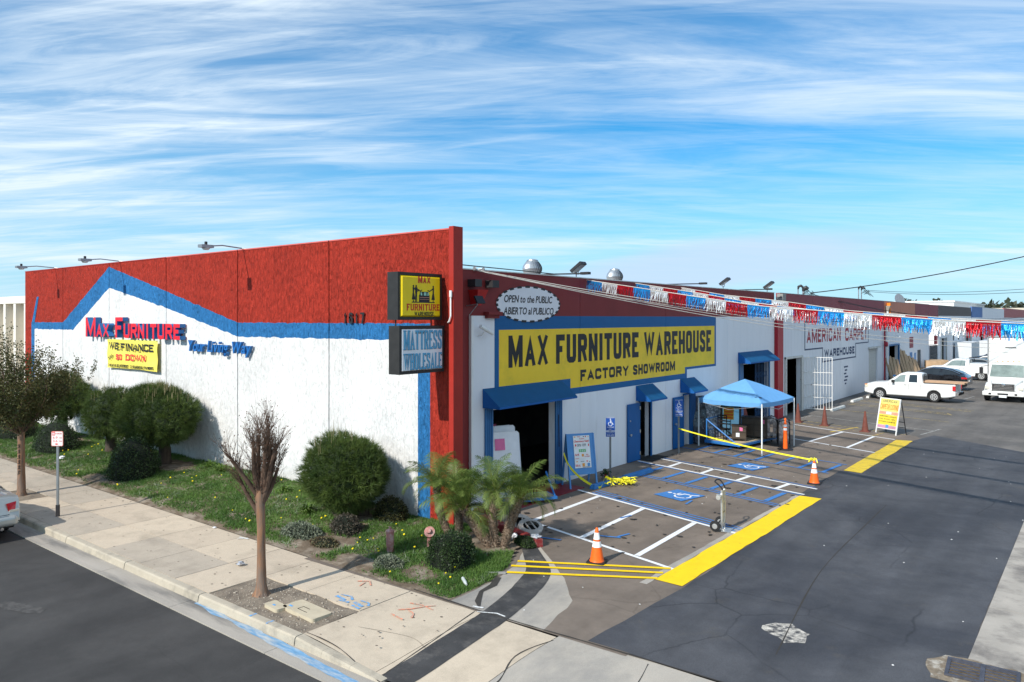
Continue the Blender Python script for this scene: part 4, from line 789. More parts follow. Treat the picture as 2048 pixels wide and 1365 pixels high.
# pipes on the wall
for yy, z0, z1, m, nm, par in ((63.0, 0, 5.2, mat('pipe_red', (.35, .02, .04), .5), 'standpipe', B2), (63.9, 0, 6.0, WHP, 'downspout', B3)): b = MB(); b.tube([(-13.38, yy, z0), (-13.38, yy, z1)], .06 if nm == 'standpipe' else .10, 8); b.build(nm, m, par)
MB().lathe((-13.36, 63.0, 3.2), [(.16, 0), (.2, .1), (.16, .2)], 10, axis=(1, 0, 0)).build('alarm_bell', MATS['pipe_red'], B2)
for y0, y1, z0, z1, m, nm in ((72.9, 74.4, 2.6, 3.55, 'poster_red', 'wall_poster'), (73.0, 74.0, .9, 2.2, 'poster_blue', 'wall_poster'), (75.0, 75.6, 1.1, 2.1, 'poster_blue', 'wall_poster')):
    part(nm, mat(m, (.35, .08, .10) if m == 'poster_red' else (.12, .28, .55), .6, var=.5, vs=3), (-13.49, y0, z0), (-13.47, y1, z1), B3)
for y0, y1 in ((64.45, 64.6), (68.2, 68.4)): part('door_jamb', JBL, (-13.49, y0, 0), (-13.38, y1, 3.1), B3)
part('door_lintel', JBL, (-13.49, 64.45, 3.0), (-13.39, 68.4, 3.12), B3)
part('door', CHAR, (-13.60, 76.4, .15), (-13.56, 78.1, 2.3), B3)
b = MB(); b.tube([(-13.5, 66.5, 3.75), (-13.1, 66.5, 3.85)], .02, 6); b.lathe((-13.1, 66.5, 3.72), [(.14, 0), (.05, .12)], 10); b.build('door_lamp', WHP, B3)
for y0 in (96.5, 100.1): f_ = part('window', CHAR, (-13.6, y0, 2.7), (-13.55, y0 + 1.15, 3.6), B4)
for y0, y1 in ((88.6, 88.8), (91.9, 92.1), (105.8, 106), (109.9, 110.1)): part('door_jamb', MATS['rusty_white'], (-13.49, y0, 0), (-13.40, y1, 3.2), B4)
for q, (x0, y0, w_, d_, h_) in enumerate(((-13.3, 96.5, 1.6, 6.5, 2.5), (-12.9, 112.5, 2.0, 6.0, 2.3))):
    tag(MB().box((x0, y0, .0), (x0 + w_, y0 + d_, h_)).build('storage_container', mat('container_white', (.62, .64, .66), .5, var=.05)), ('white steel storage container against the white wall by two small windows', 'white storage container past the second dark doorway of the brown topped unit', 'large white storage container at the far end of the lane')[q], 'container')
# ---- far buildings
t = empty('far_warehouse', (-48, 190, 0), 0, 'large far white flat roofed warehouse rising behind the row', 'building'); MB().box((-25, -10, 0), (23, 40, 8.6)).build('wall', mat('far_white', (.74, .73, .70), .7, var=.03), t); MB().box((-25.2, -10.2, 8.6), (23.2, 40.2, 8.9)).build('parapet', mat('far_white2', (.80, .79, .76), .7), t)
t = empty('far_warehouse', (-30, 330, 0), 0, 'distant cream low industrial building at the foot of the hill', 'building'); MB().box((-20, 0, 0), (60, 30, 9)).build('wall', mat('far_cream', (.62, .55, .44), .7, var=.1), t); [MB().box((-18 + i * 9, -.3, 2), (-13 + i * 9, -.01, 5)).build('dock_door', mat('far_white', (.7, .7, .7)), t) for i in range(8)]
# cream neighbour at the left edge
t = empty('cream_building', (-41.6, 15.0, 0), 0, 'cream office block with tall vertical fins beyond the left end of the red wall', 'building')
MB().box((-22, .55, -.1), (0, 22, 6.0)).build('wall', CRE, t); MB().box((-22, 0, 6.0), (0, 22, 6.38)).build('cornice', CREF, t); MB().box((-22, .02, -.1), (0, .5, .6)).build('plinth', CREF, t)
for i in range(15): MB().box((-.32 - i * 1.5, .03, .6), (-.0 - i * 1.5, .56, 5.999)).build('fin', CREF, t)
# ================================================================ PLANTING
def npmesh(name, V, F, m, parent=None, smooth=False, **k):
    """V (n,3) float, F (k,3|4) int"""
    V = np.asarray(V, np.float32); F = np.asarray(F, np.int32); me = bpy.data.meshes.new(name); w = F.shape[1]
    me.vertices.add(len(V)); me.vertices.foreach_set('co', V.ravel()); me.loops.add(F.size); me.loops.foreach_set('vertex_index', F.ravel())
    me.polygons.add(len(F)); me.polygons.foreach_set('loop_start', np.arange(0, F.size, w, dtype=np.int32)); me.update(calc_edges=True)
    if isinstance(m, (list, tuple)): [me.materials.append(q) for q in m]
    else: me.materials.append(m)
    if smooth: me.polygons.foreach_set('use_smooth', [True] * len(F))
    o = bpy.data.objects.new(name, me); C.objects.link(o)
    if parent: o.parent = parent
    return tag(o, **k)
def unit_(a): return a / np.maximum(np.linalg.norm(a, axis=-1, keepdims=True), 1e-9)
def blades(base, d, length, width, r=rng):
    """one thin triangle per blade: base points, directions, lengths, widths"""
    n = len(base); s = unit_(np.cross(d, r.normal(size=(n, 3)))) * (np.asarray(width).reshape(-1, 1) / 2)
    V = np.empty((n, 3, 3)); V[:, 0] = base - s; V[:, 1] = base + s; V[:, 2] = base + d * np.asarray(length).reshape(-1, 1)
    return V.reshape(-1, 3), np.arange(3 * n).reshape(-1, 3)
def leaves(c, d, length, width, r=rng):
    """one rhombic leaf per point"""
    n = len(c); d = unit_(d); s = unit_(np.cross(d, r.normal(size=(n, 3)))) * (np.asarray(width).reshape(-1, 1) / 2); l = d * np.asarray(length).reshape(-1, 1)
    V = np.empty((n, 4, 3)); V[:, 0] = c; V[:, 1] = c + l * .5 + s; V[:, 2] = c + l; V[:, 3] = c + l * .5 - s
    return V.reshape(-1, 3), np.arange(4 * n).reshape(-1, 4)
GRA = leafmat('ground_cover', (.045, .115, .022), (.165, .27, .06), patch=.9); NEE = leafmat('pine_needles', (.030, .064, .018), (.13, .18, .038), patch=1.8, trans=.22)
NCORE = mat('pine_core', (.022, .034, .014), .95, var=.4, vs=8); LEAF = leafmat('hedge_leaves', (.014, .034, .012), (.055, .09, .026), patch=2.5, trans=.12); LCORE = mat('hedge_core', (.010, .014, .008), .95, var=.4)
BARK = mat('pine_bark', (.075, .058, .045), .95, var=.4, vs=9, bump=.9, bs=14, bdist=.03, stretch=(1, 1, .4)); CBK = mat('crape_bark', (.27, .14, .075), .7, var=.25, vs=5, bump=.5, bs=10, bdist=.012, stretch=(3, 3, .35), col2=(.16, .12, .095), c2s=5, c2r=(.42, .6), c2stretch=(2, 2, .25))
TWG = mat('twigs', (.115, .075, .055), .9, var=.3, vs=12); CLV = leafmat('autumn_leaves', (.030, .055, .014), (.12, .10, .03), patch=2.0, trans=.2); CNDL = mat('pine_candles', (.26, .22, .12), .9, var=.3, vs=9)
# ---- bed: soil mound and ground cover
EDGE = [(-9.52, 10.05), (-9.55, 11.3), (-9.8, 12.2), (-10.25, 12.95), (-10.45, 13.55), (-12.55, 13.95)]
def inbed(x, y):
    if not (-42 < x < -9.5 and 10.03 < y): return False
    if x < -12.75: return y < 13.60
    if x < -12.5: return y < 13.50
    return y < pl([(-12.55, 13.95), (-10.45, 13.5), (-10.2, 12.9), (-9.8, 12.2), (-9.55, 11.3), (-9.52, 10.1)], x) and y < 13.9
def moundz(x, y):
    h = .10 + .20 * sm(-13.5, -19, x); e = min(1, max(0, (y - 10.05) / 2.4)); ex = sm(-9.5, -11.2, x)
    return .004 + h * (e ** .7) * ex + .035 * noise.noise((x * .9, y * .9, 0)) * min(1, e * 5) * ex + .012 * noise.noise((x * 5, y * 5, 0)) * min(1, e * 6)
bed = empty('planting_bed', kind='structure')
grid('soil', -42, -9.5, 10.03, 13.93, .12, moundz, SOIL, keep=inbed, parent=bed)
def bare(x, y):
    """bare-soil mask 0..1 : path-side margin, scuffed patch, under the pines"""
    m = 1 - sm(.05, .32, (y - 10.03) + .22 * noise.noise((x * 1.1, 3, 0)))
    for cx_, cy_, rx, ry, s in ((-14.1, 10.75, .95, .8, 1), (-12.5, 10.4, .8, .42, 1), (-24.6, 12.5, 1.5, .8, 1.05), (-15.1, 12.5, .7, .5, 1), (-10.9, 10.7, .45, .35, .9), (-11.0, 13.1, 1.1, .62, 1.1), (-34, 12.7, 2.2, .7, 1), (-24.9, 10.5, 1.3, .35, 1)):
        d = ((x - cx_) / rx) ** 2 + ((y - cy_) / ry) ** 2; m = max(m, s * (1 - sm(.45, 1.1, d + .5 * noise.noise((x * 2, y * 2, 1)))))
    return m
pts = []
while len(pts) < 165000:
    x = -9.5 - 32 * rng.random() ** 1.35; y = rng.uniform(10.05, 13.85)
    if not inbed(x, y): continue
    if rng.random() < bare(x, y) * 1.02: continue
    if noise.noise((x * 2.2, y * 2.2, 5)) < -.33 and rng.random() < .7: continue
    pts.append((x, y, moundz(x, y) - .01))
pts = np.array(pts); d = unit_(np.column_stack([rng.normal(0, .55, len(pts)), rng.normal(0, .55, len(pts)), np.full(len(pts), .75)]))
hh = np.array([.075 + .05 * noise.noise((p[0] * 1.3, p[1] * 1.3, 2)) for p in pts]) * rng.uniform(.7, 1.5, len(pts))
V, F = blades(pts, d, hh, rng.uniform(.012, .028, len(pts))); npmesh('ground_cover', V, F, GRA, kind='stuff')
# paler rosette weeds near the path
q = [p for p in pts[rng.integers(0, len(pts), 9000)] if (noise.noise((p[0] * .8, p[1] * .8, 9)) > .18)]
q = np.array(q); d = unit_(np.column_stack([rng.normal(0, .7, len(q)), rng.normal(0, .7, len(q)), np.full(len(q), .6)])); V, F = blades(q + [0, 0, .03], d, rng.uniform(.07, .14, len(q)), rng.uniform(.015, .03, len(q))); npmesh('grey_weeds', V, F, leafmat('grey_leaf', (.12, .17, .09), (.26, .30, .19)), kind='stuff')
# yellow daisies
b = MB()
for _ in range(85):
    x = -9.7 - 21 * random.random() ** 1.3; y = random.uniform(10.2, 13.3)
    if not inbed(x, y) or bare(x, y) > .6: continue
    r = random.uniform(.014, .028); z = moundz(x, y) + random.uniform(.07, .13); b.lathe((x, y, z), [(r, .0), (r * .9, .012), (.003, .016)], 8, axis=(random.uniform(-.3, .5), random.uniform(-.8, -.1), 1))
b.build('daisies', mat('daisy_yellow', (.86, .66, .01), .6), kind='stuff')
# strap-leaved clumps
LIL = leafmat('lily_leaves', (.05, .12, .02), (.20, .30, .05), patch=3)
def clump(x, y, n, L, lab):
    z = moundz(x, y); a_ = rng.uniform(0, 2 * math.pi, n); el = rng.uniform(.5, 1.3, n); d1 = np.column_stack([np.cos(a_) * np.cos(el), np.sin(a_) * np.cos(el), np.sin(el)]); l = rng.uniform(.6, 1, n) * L
    base = np.column_stack([rng.normal(0, .05, n), rng.normal(0, .05, n), np.zeros(n)]); s = unit_(np.cross(d1, [0, 0, 1.])) * .014; mid = base + d1 * l[:, None] * .6; tip = mid + unit_(d1 * [1, 1, .1]) * l[:, None] * .45 - [0, 0, .03]
    V = np.stack([base - s, base + s, mid + s, mid - s, tip - s * .2, tip + s * .2], 1).reshape(-1, 3); F = np.concatenate([np.array([[0, 1, 2, 3], [3, 2, 5, 4]]) + 6 * i for i in range(n)])
    npmesh('lily_clump', V, F, LIL, None, label=lab, cat='plant', group='strap leaved lily clumps').location = (x, y, z)
clump(-22.0, 12.9, 90, .55, 'bright strap leaved lily clump by the white wall right of the big pine'); clump(-16.2, 11.9, 80, .45, 'yellowish strap leaved lily clump in the ground cover left of the round pine'); clump(-23.0, 13.1, 50, .45, 'small lily clump in the shade of the big pine at the wall'); clump(-18.2, 12.6, 45, .40, 'low strap leaved clump between the two pines')
# ---- round clipped pines
def ell(n, r=rng): a_ = r.normal(size=(n, 3)); return unit_(a_)
def pine(x, y, cx_, cy_, cz, rx, ry, rz, tufts, lab, trunk, candles, seed, multi=()):
    r = np.random.default_rng(seed); z0 = moundz(x, y) if inbed(x, y) else .1; t = empty('clipped_pine', (x, y, z0), 0, lab, 'tree', 'clipped pine trees along the front wall')
    lobes = [(cx_ - x, cy_ - y, cz, rx, ry, rz)] + [(a_ - x, b_ - y, c_, d_, e_, f_) for a_, b_, c_, d_, e_, f_ in multi]
    Vs = []; Fs = []; off = 0; core = MB()
    for (ax, ay, az, bx, by, bz_) in lobes:
        n = int(tufts * (bx * bz_) / (rx * rz)); u = ell(n, r); bump = np.array([1 + .17 * noise.noise((p[0] * 1.7 + seed, p[1] * 1.7, p[2] * 1.7)) + .10 * noise.noise((p[0] * 6, p[1] * 6, p[2] * 6)) for p in u])
        c = u * bump[:, None] * r.uniform(.80, 1.0, (n, 1)) * [bx, by, bz_] + [ax, ay, az]; nr = unit_(u / [bx, by, bz_]); nr = unit_(nr + [0, 0, .35])
        k = 18; base = np.repeat(c, k, 0); d = unit_(np.repeat(nr, k, 0) + r.normal(0, .62, (n * k, 3))); V, F = blades(base, d, np.repeat(r.uniform(.7, 1.35, n), k) * r.uniform(.12, .20, n * k), np.full(n * k, .010), r); Vs.append(V); Fs.append(F + off); off += len(V)
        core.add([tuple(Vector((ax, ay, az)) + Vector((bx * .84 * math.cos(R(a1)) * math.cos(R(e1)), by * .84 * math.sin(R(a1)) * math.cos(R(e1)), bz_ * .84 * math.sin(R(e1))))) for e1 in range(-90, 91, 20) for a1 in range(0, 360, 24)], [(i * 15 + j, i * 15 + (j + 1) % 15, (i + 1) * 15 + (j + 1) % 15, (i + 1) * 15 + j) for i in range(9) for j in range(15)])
    cr = npmesh('crown', np.concatenate(Vs), np.concatenate(Fs), NEE, t); core.build('crown_core', NCORE, cr, smooth=True)  # solid dark core added to block the view through the needles
    b = MB()
    for _ in range(candles):
        l_ = lobes[0] if r.random() < .8 or len(lobes) == 1 else lobes[1]; an = r.uniform(0, 6.28); rr = r.uniform(0, .8) ** .9; px = l_[0] + l_[3] * rr * math.cos(an); py = l_[1] + l_[4] * rr * math.sin(an); pz = l_[2] + l_[5] * math.sqrt(max(0, 1 - rr * rr)); h = r.uniform(.10, .26) * (1.5 if r.random() < .12 else 1)
        b.tube([(px, py, pz - .05), (px + r.uniform(-.02, .02), py, pz + h)], [.007, .003], 4)
    if candles: b.build('shoots', CNDL, t, kind='stuff')
    b = MB(); b.tube(trunk, [.22 - .03 * i for i in range(len(trunk))], 12); b.build('trunk', BARK, t, smooth=True)
pine(-24.95, 12.55, -24.9, 12.35, 1.62, 1.62, 1.05, .98, 2600, 'wide mushroom shaped clipped pine on a short thick trunk, largest by the wall', [(0, 0, -.1), (.02, 0, .5), (-.1, -.05, .9), (-.1, -.1, 1.5)], 150, 1, multi=[(-26.3, 12.3, 1.35, .9, .8, .85), (-25.2, 12.3, 2.2, 1.0, .8, .45)])
pine(-15.05, 12.72, -15.25, 12.35, 1.12, 1.20, .98, .98, 2800, 'round ball shaped clipped pine standing nearest the corner', [(0, 0, -.1), (-.02, 0, .5), (-.15, -.3, .9)], 26, 2)
pine(-28.6, 12.4, -28.3, 12.3, 1.45, 1.05, .95, .90, 1500, 'smaller clipped pine just left of the mushroom shaped one', [(0, 0, -.1), (0, 0, .5), (0, 0, 1.2)], 30, 3)
pine(-33.2, 12.5, -33.3, 12.4, 1.75, 1.7, 1.0, .95, 1900, 'yellow green clipped pine behind the leafy street tree', [(0, 0, -.1), (.0, 0, .6), (0, 0, 1.4)], 40, 4)
def bush(x, y, rx, ry, h, n, lab, sz=.05, m=LEAF, core=LCORE, cat='bush', seed=0, box=1.0, group=None):
    r = np.random.default_rng(seed + 50); z0 = moundz(x, y); t = empty('clipped_bush' if cat == 'bush' else cat, (x, y, z0), 0, lab, cat, group)
    u = ell(n, r); u[:, 2] = np.abs(u[:, 2]) * 1.0 - .12; e = np.sign(u) * np.abs(u) ** box; bump = np.array([1 + .14 * noise.noise((p[0] * 2.2 + seed, p[1] * 2.2, p[2] * 2.2)) + .07 * noise.noise((p[0] * 7, p[1] * 7, p[2] * 7)) for p in u])
    c = e * bump[:, None] * r.uniform(.86, 1.02, (n, 1)) * [rx, ry, h] ; V, F = leaves(c, u + r.normal(0, .75, (n, 3)), r.uniform(.7, 1.3, n) * sz, r.uniform(.5, .8, n) * sz, r); f = npmesh('foliage', V, F, m, t)
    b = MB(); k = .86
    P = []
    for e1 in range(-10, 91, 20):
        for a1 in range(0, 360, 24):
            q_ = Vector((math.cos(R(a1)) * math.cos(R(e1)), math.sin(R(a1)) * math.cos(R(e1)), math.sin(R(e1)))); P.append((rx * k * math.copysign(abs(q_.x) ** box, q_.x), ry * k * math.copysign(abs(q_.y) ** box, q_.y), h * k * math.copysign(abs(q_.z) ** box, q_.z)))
    b.add(P, [(i * 15 + j, i * 15 + (j + 1) % 15, (i + 1) * 15 + (j + 1) % 15, (i + 1) * 15 + j) for i in range(5) for j in range(15)]); b.build('foliage_core', core, t, smooth=True)  # solid near-black core added inside to close the gaps between leaves
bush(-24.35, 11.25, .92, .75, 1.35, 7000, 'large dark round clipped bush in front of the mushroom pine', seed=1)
bush(-14.25, 13.0, .48, .40, .62, 2600, 'small olive clipped bush tucked between the round pine and the wall', seed=2, m=leafmat('olive_leaves', (.03, .045, .015), (.10, .09, .03), patch=4), sz=.05)
bush(-10.72, 11.45, .46, .44, .72, 6500, 'dark square clipped boxwood bush near the palms', seed=3, box=.62, sz=.036)
bush(-31.4, 11.6, 1.2, .75, 1.15, 4500, 'dark clipped bush under the leafy street tree', seed=4); bush(-36.5, 11.8, 1.6, .9, 1.3, 4500, 'farthest dark clipped bush by the far end of the bed', seed=5)
bush(-14.35, 11.65, .46, .34, .45, 2400, 'straggly purple grey shrub below the round pine', seed=6, m=leafmat('purple_leaves', (.05, .04, .03), (.14, .12, .09), patch=5), sz=.045)
bush(-15.0, 10.85, .60, .34, .26, 2200, 'silvery low mound of weeds beside the scuffed soil', seed=7, m=leafmat('silver_leaves', (.12, .15, .09), (.28, .30, .22), patch=5), sz=.05); bush(-14.0, 10.75, .42, .28, .16, 1000, 'dry reddish ground shrub at the edge of the scuffed soil', seed=8, m=leafmat('dry_leaves', (.10, .05, .035), (.17, .17, .08), patch=5), sz=.04)
bush(-11.7, 10.62, .36, .26, .22, 1500, 'silvery cushion plant at the path left of the boxwood', seed=9, m=MATS['silver_leaves'], sz=.045); bush(-10.38, 13.55, .30, .16, .22, 1300, 'tiny dark shrub at the end of the red curb', seed=10, sz=.035)
# ---- street trees
def twig(b, p, d, L, r, depth, rs, tips):
    n = 3; pts_ = [p]; q_ = Vector(p); dd = Vector(d)
    for i in range(n): dd = (dd + Vector((rs.uniform(-.16, .16), rs.uniform(-.16, .16), rs.uniform(-.02, .14)))).normalized(); q_ = q_ + dd * L / n; pts_.append(q_.copy())
    b.tube(pts_, [r * (1 - .18 * i) for i in range(n + 1)], 6 if r > .012 else 4, cap=depth == 0); tips.append((pts_[-1], dd, depth))
    if depth == 0: return
    for k in range(rs.choice((2, 3, 3)) if depth > 1 else rs.choice((3, 4))):
        i = rs.choice((1, 2, 3, 3)); nd = (dd + Vector((rs.uniform(-1, 1), rs.uniform(-1, 1), rs.uniform(-.15, .6))) * .62).normalized(); twig(b, pts_[i], nd, L * rs.uniform(.50, .75), r * rs.uniform(.40, .55), depth - 1, rs, tips)
rs = random.Random(11); t = empty('bare_crape_myrtle', (-12.5, 8.14, 0), 0, 'leafless pollarded street tree with peeling cinnamon bark in the dirt well', 'tree')
b = MB(); b.tube([(0, 0, -.06), (0, 0, .04), (.01, .0, .18), (-.01, .01, .7), (.0, .0, 1.25), (-.03, .0, 1.75), (-.04, .01, 1.95)], [.19, .13, .095, .078, .075, .09, .10], 14)
for k in range(7): an = k * .9; b.tube([(0, 0, .12), (.10 * math.cos(an), .10 * math.sin(an), .02), (.19 * math.cos(an), .19 * math.sin(an), -.05)], [.055, .045, .02], 6)
b.build('trunk', CBK, t, smooth=True); 
arms = [(-.35, .3, .9, 1.2), (.28, -.3, .95, 1.2), (0, .35, 1, 1.3), (-.55, -.35, .62, 1.0), (-.62, .1, .55, .85), (-.25, -.2, .95, 1.25), (-.1, .15, 1, 1.35), (.1, -.1, 1, 1.35), (.2, .2, .95, 1.25), (.35, -.05, .8, 1.15), (.62, .3, .62, .75), (.5, .42, .75, .95)]; tips = []
fw_, rt_ = Vector((-.6216, .7835, 0)), Vector((.7833, .6214, 0))
for i, (ax, ay, az, L_) in enumerate(arms):
    dv = (rt_ * ax * .78 + fw_ * ay * .78 + Z_ * (az + .12)).normalized(); b = MB(); p0 = Vector((-.03, .01, 1.50 + .10 * (i % 4))) + rt_ * ax * .05
    pts_ = [p0]; q_ = p0.copy(); dd = dv.copy()
    for j in range(5): dd = (dd + Vector((rs.uniform(-.12, .12), rs.uniform(-.12, .12), .10))).normalized(); q_ = q_ + dd * L_ * .19; pts_.append(q_.copy())
    b.tube(pts_, [.052, .045, .040, .036, .032, .034], 8); 
    for j in range(28): k = rs.choice((1, 2, 3, 3, 4, 4, 5, 5, 5)); nd = (dd + Vector((rs.uniform(-1, 1), rs.uniform(-1, 1), rs.uniform(-.1, .9))) * .8).normalized(); twig(b, pts_[k], nd, rs.uniform(.18, .38), .0075, 2, rs, tips)
    b.build('branch', mat('branch_bark', (.115, .072, .05), .85, var=.3, vs=8), t, smooth=True)
T = np.array([tuple(p) for p, _, dp in tips if dp < 2]); T = T[rng.random(len(T)) < .16]; V, F = leaves(T, rng.normal(size=T.shape), np.full(len(T), .036), np.full(len(T), .025)); npmesh('dead_leaves', V, F, leafmat('dead_leaf', (.09, .035, .02), (.16, .07, .04)), t, kind='stuff')
rs = random.Random(5); t = empty('leafy_crape_myrtle', (-25.05, 8.32, 0), 0, 'leafy olive and bronze street tree with black graffiti on its trunk', 'tree')
b = MB(); b.tube([(0, 0, -.05), (0, 0, .1), (-.02, 0, .8), (-.03, 0, 1.5), (-.05, 0, 1.9)], [.17, .115, .10, .095, .10], 12); b.build('trunk', CBK, t, smooth=True)
b = MB()
for k in range(6):
    z = .62 + k * .155
    for P in ([(-.05, 0), (.04, .03), (-.03, .07), (.05, .10)], [(.0, .0), (.0, .12)]): b.tube([((x_ * .8 * .78 - .02 + .062 * 1.0), (x_ * .62 * .8 - .085), z + y_) for x_, y_ in P], .008, 4)
b.build('graffiti', BLK, t)
tips = []; b = MB()
for i in range(26):
    an = rs.uniform(0, 6.28); sp_ = rs.uniform(.15, .9); dv = Vector((math.cos(an) * sp_, math.sin(an) * sp_, rs.uniform(.35, 1.2))).normalized(); twig(b, (-.05, 0, 1.75), dv, rs.uniform(1.0, 1.75), .026, 2, rs, tips)
b.build('branches', TWG, t); Ts = []; 
for p, d_, dp in tips:
    n = {2: 150, 1: 120, 0: 42}[dp]
    for _ in range(n): k = rs.uniform(-.6, .12); s_ = .13 if dp else .08; Ts.append(tuple(p + d_ * k + Vector((rs.gauss(0, s_), rs.gauss(0, s_), rs.gauss(0, s_)))))
for i in range(34):      # upright leafy shoots above the crown
    p = Vector((rs.gauss(-.2, .72), rs.gauss(0, .7), rs.uniform(2.6, 3.5))); L_ = rs.uniform(.4, .9); dv = Vector((p.x * .2, p.y * .2, 1)).normalized(); b2 = MB()
    Ts += [tuple(p + dv * L_ * rs.random() + Vector((rs.gauss(0, .03), rs.gauss(0, .03), 0))) for _ in range(80)]
Ts = np.array(Ts); print('leafy tree leaves', len(Ts)); V, F = leaves(Ts, rng.normal(size=Ts.shape) + [0, 0, .3], rng.uniform(.05, .085, len(Ts)), rng.uniform(.03, .045, len(Ts))); npmesh('crown', V, F, CLV, t)
# ---- pygmy date palms
PLM = leafmat('palm_leaflets', (.07, .135, .028), (.26, .33, .08), patch=2.5, trans=.35, rough=.4); PTR = mat('palm_trunk', (.13, .088, .06), .95, var=.5, vs=26, bump=1, bs=26, bdist=.03, col2=(.24, .19, .14), c2s=22, c2r=(.5, .62)); RAC = mat('palm_rachis', (.16, .17, .05), .6)
def frond(L, droop, seed, up=.9):
    r = np.random.default_rng(seed); P = []; p = np.zeros(3); el = up; n = 14
    for i in range(n + 1): P.append(p.copy()); p = p + np.array([math.cos(el), 0, math.sin(el)]) * L / n; el -= droop / n * (.5 + i / n)
    P = np.array(P); Vs = []; Fs = []
    m = 58
    for s in (-1, 1):
        for i in range(m):
            k = .12 + .88 * i / m; f = k * n; a_ = int(min(n - 1, f)); q_ = P[a_] + (P[a_ + 1] - P[a_]) * (f - a_); tn = unit_(P[a_ + 1] - P[a_]); l = .34 * L * math.sin(math.pi * min(1, .15 + k * .82)) * r.uniform(.8, 1.15) + .03
            up_ = np.array([-tn[2], 0, tn[0]]); d = unit_(tn * (.55 + .5 * k) + np.array([0, s, 0]) * .85 + up_ * r.uniform(.0, .4)); mid = q_ + d * l * .55; d2 = unit_(d + np.array([0, 0, -.9])); tip = mid + d2 * l * .5; w = np.array([tn[0], 0, tn[2]]) * .0045
            b_ = len(Vs) * 1; Vs += [q_ - w, q_ + w, mid + w * .9, mid - w * .9, tip]; Fs += [(b_, b_ + 1, b_ + 2), (b_, b_ + 2, b_ + 3), (b_ + 3, b_ + 2, b_ + 4)]
    o = npmesh('frond', np.array(Vs), np.array(Fs), [PLM, RAC], None); C.objects.unlink(o); return o, P
FR = [frond(1.05, 1.5, 1, .95), frond(.95, 2.1, 2, .8), frond(1.0, 1.1, 3, 1.15), frond(.85, 2.4, 4, .5)]
rachis = []
for o, P in FR: bb = MB(); bb.tube([tuple(p) for p in P], [.010 - .0006 * i for i in range(len(P))], 5); k = bb.build('rachis', RAC); C.objects.unlink(k); rachis.append(k)
def palm(base, top, r0, lab, seed, bend=(0, 0), nf=17, sc=1.0):
    rs = random.Random(seed); B_ = Vector((base[0], base[1], moundz(*base[:2]) if inbed(*base[:2]) else .05)); T_ = Vector(top) - B_; t = empty('pygmy_palm', B_, 0, lab, 'palm', 'pygmy palms clustered at the corner')
    mid = T_ * .5 + Vector((bend[0], bend[1], -.02)); path = spline([(0, 0, -.1), tuple(mid), tuple(T_)], 8); b = MB(); b.tube(path, [r0 * (1.15 - .25 * abs(i / 8 - 1)) * (1 if i < 14 else .9) for i in range(len(path))], 12); tr = b.build('trunk', PTR, t, smooth=True)
    n = 420; idx = [rs.random() for _ in range(n)]; bb = MB()
    for k in idx:
        f = k * (len(path) - 1.001); i = int(f); p = Vector(path[i]).lerp(Vector(path[i + 1]), f - i); an = rs.uniform(0, 6.28); o_ = Vector((math.cos(an), math.sin(an), 0)); q_ = p + o_ * r0 * .95; s_ = Vector((-o_.y, o_.x, 0)) * .016; tp = q_ + o_ * rs.uniform(.02, .05) + Z_ * rs.uniform(.01, .06); bb.add([tuple(q_ - s_), tuple(q_ + s_), tuple(tp + s_ * .5), tuple(tp - s_ * .5), tuple(q_ + Z_ * .02)], [(0, 1, 2, 3), (0, 3, 4), (1, 4, 2)])
    bb.build('leaf_bases', mat('leaf_base', (.21, .155, .11), .9, var=.5, vs=30), tr, kind='stuff')
    for i in range(nf):
        k = rs.choice((0, 0, 1, 2, 3)) if i < nf * .75 else 2; an = i * 2.4 + rs.uniform(-.3, .3); tilt = rs.uniform(-.15, .35); f = inst(FR[k][0], 'frond', t, tuple(T_ - Z_ * .02), (rs.uniform(-.3, .3), tilt - (.35 if i > nf * .75 else 0), an), (sc * rs.uniform(.85, 1.12),) * 3)
        q_ = inst(rachis[k], 'rachis', f)
palm((-11.9, 12.77), (-12.42, 12.80, 1.22), .085, 'leftmost leaning palm of the corner cluster', 1, (-.15, 0)); palm((-11.65, 12.74), (-11.70, 12.75, 1.13), .080, 'upright palm second from the left in the cluster', 2, sc=.95)
palm((-10.72, 12.85), (-11.42, 12.65, .86), .105, 'stout low palm curving left from the shared base', 3, (-.05, 0), sc=1.05); palm((-10.70, 12.92), (-10.85, 13.05, 1.20), .090, 'straight shaggy palm in the middle of the shared base', 4, (-.08, 0))
palm((-10.55, 12.98), (-10.48, 13.5, 1.05), .10, 'rightmost palm leaning over the drive with drooping fronds', 5, (.0, -.06), 19, 1.1)
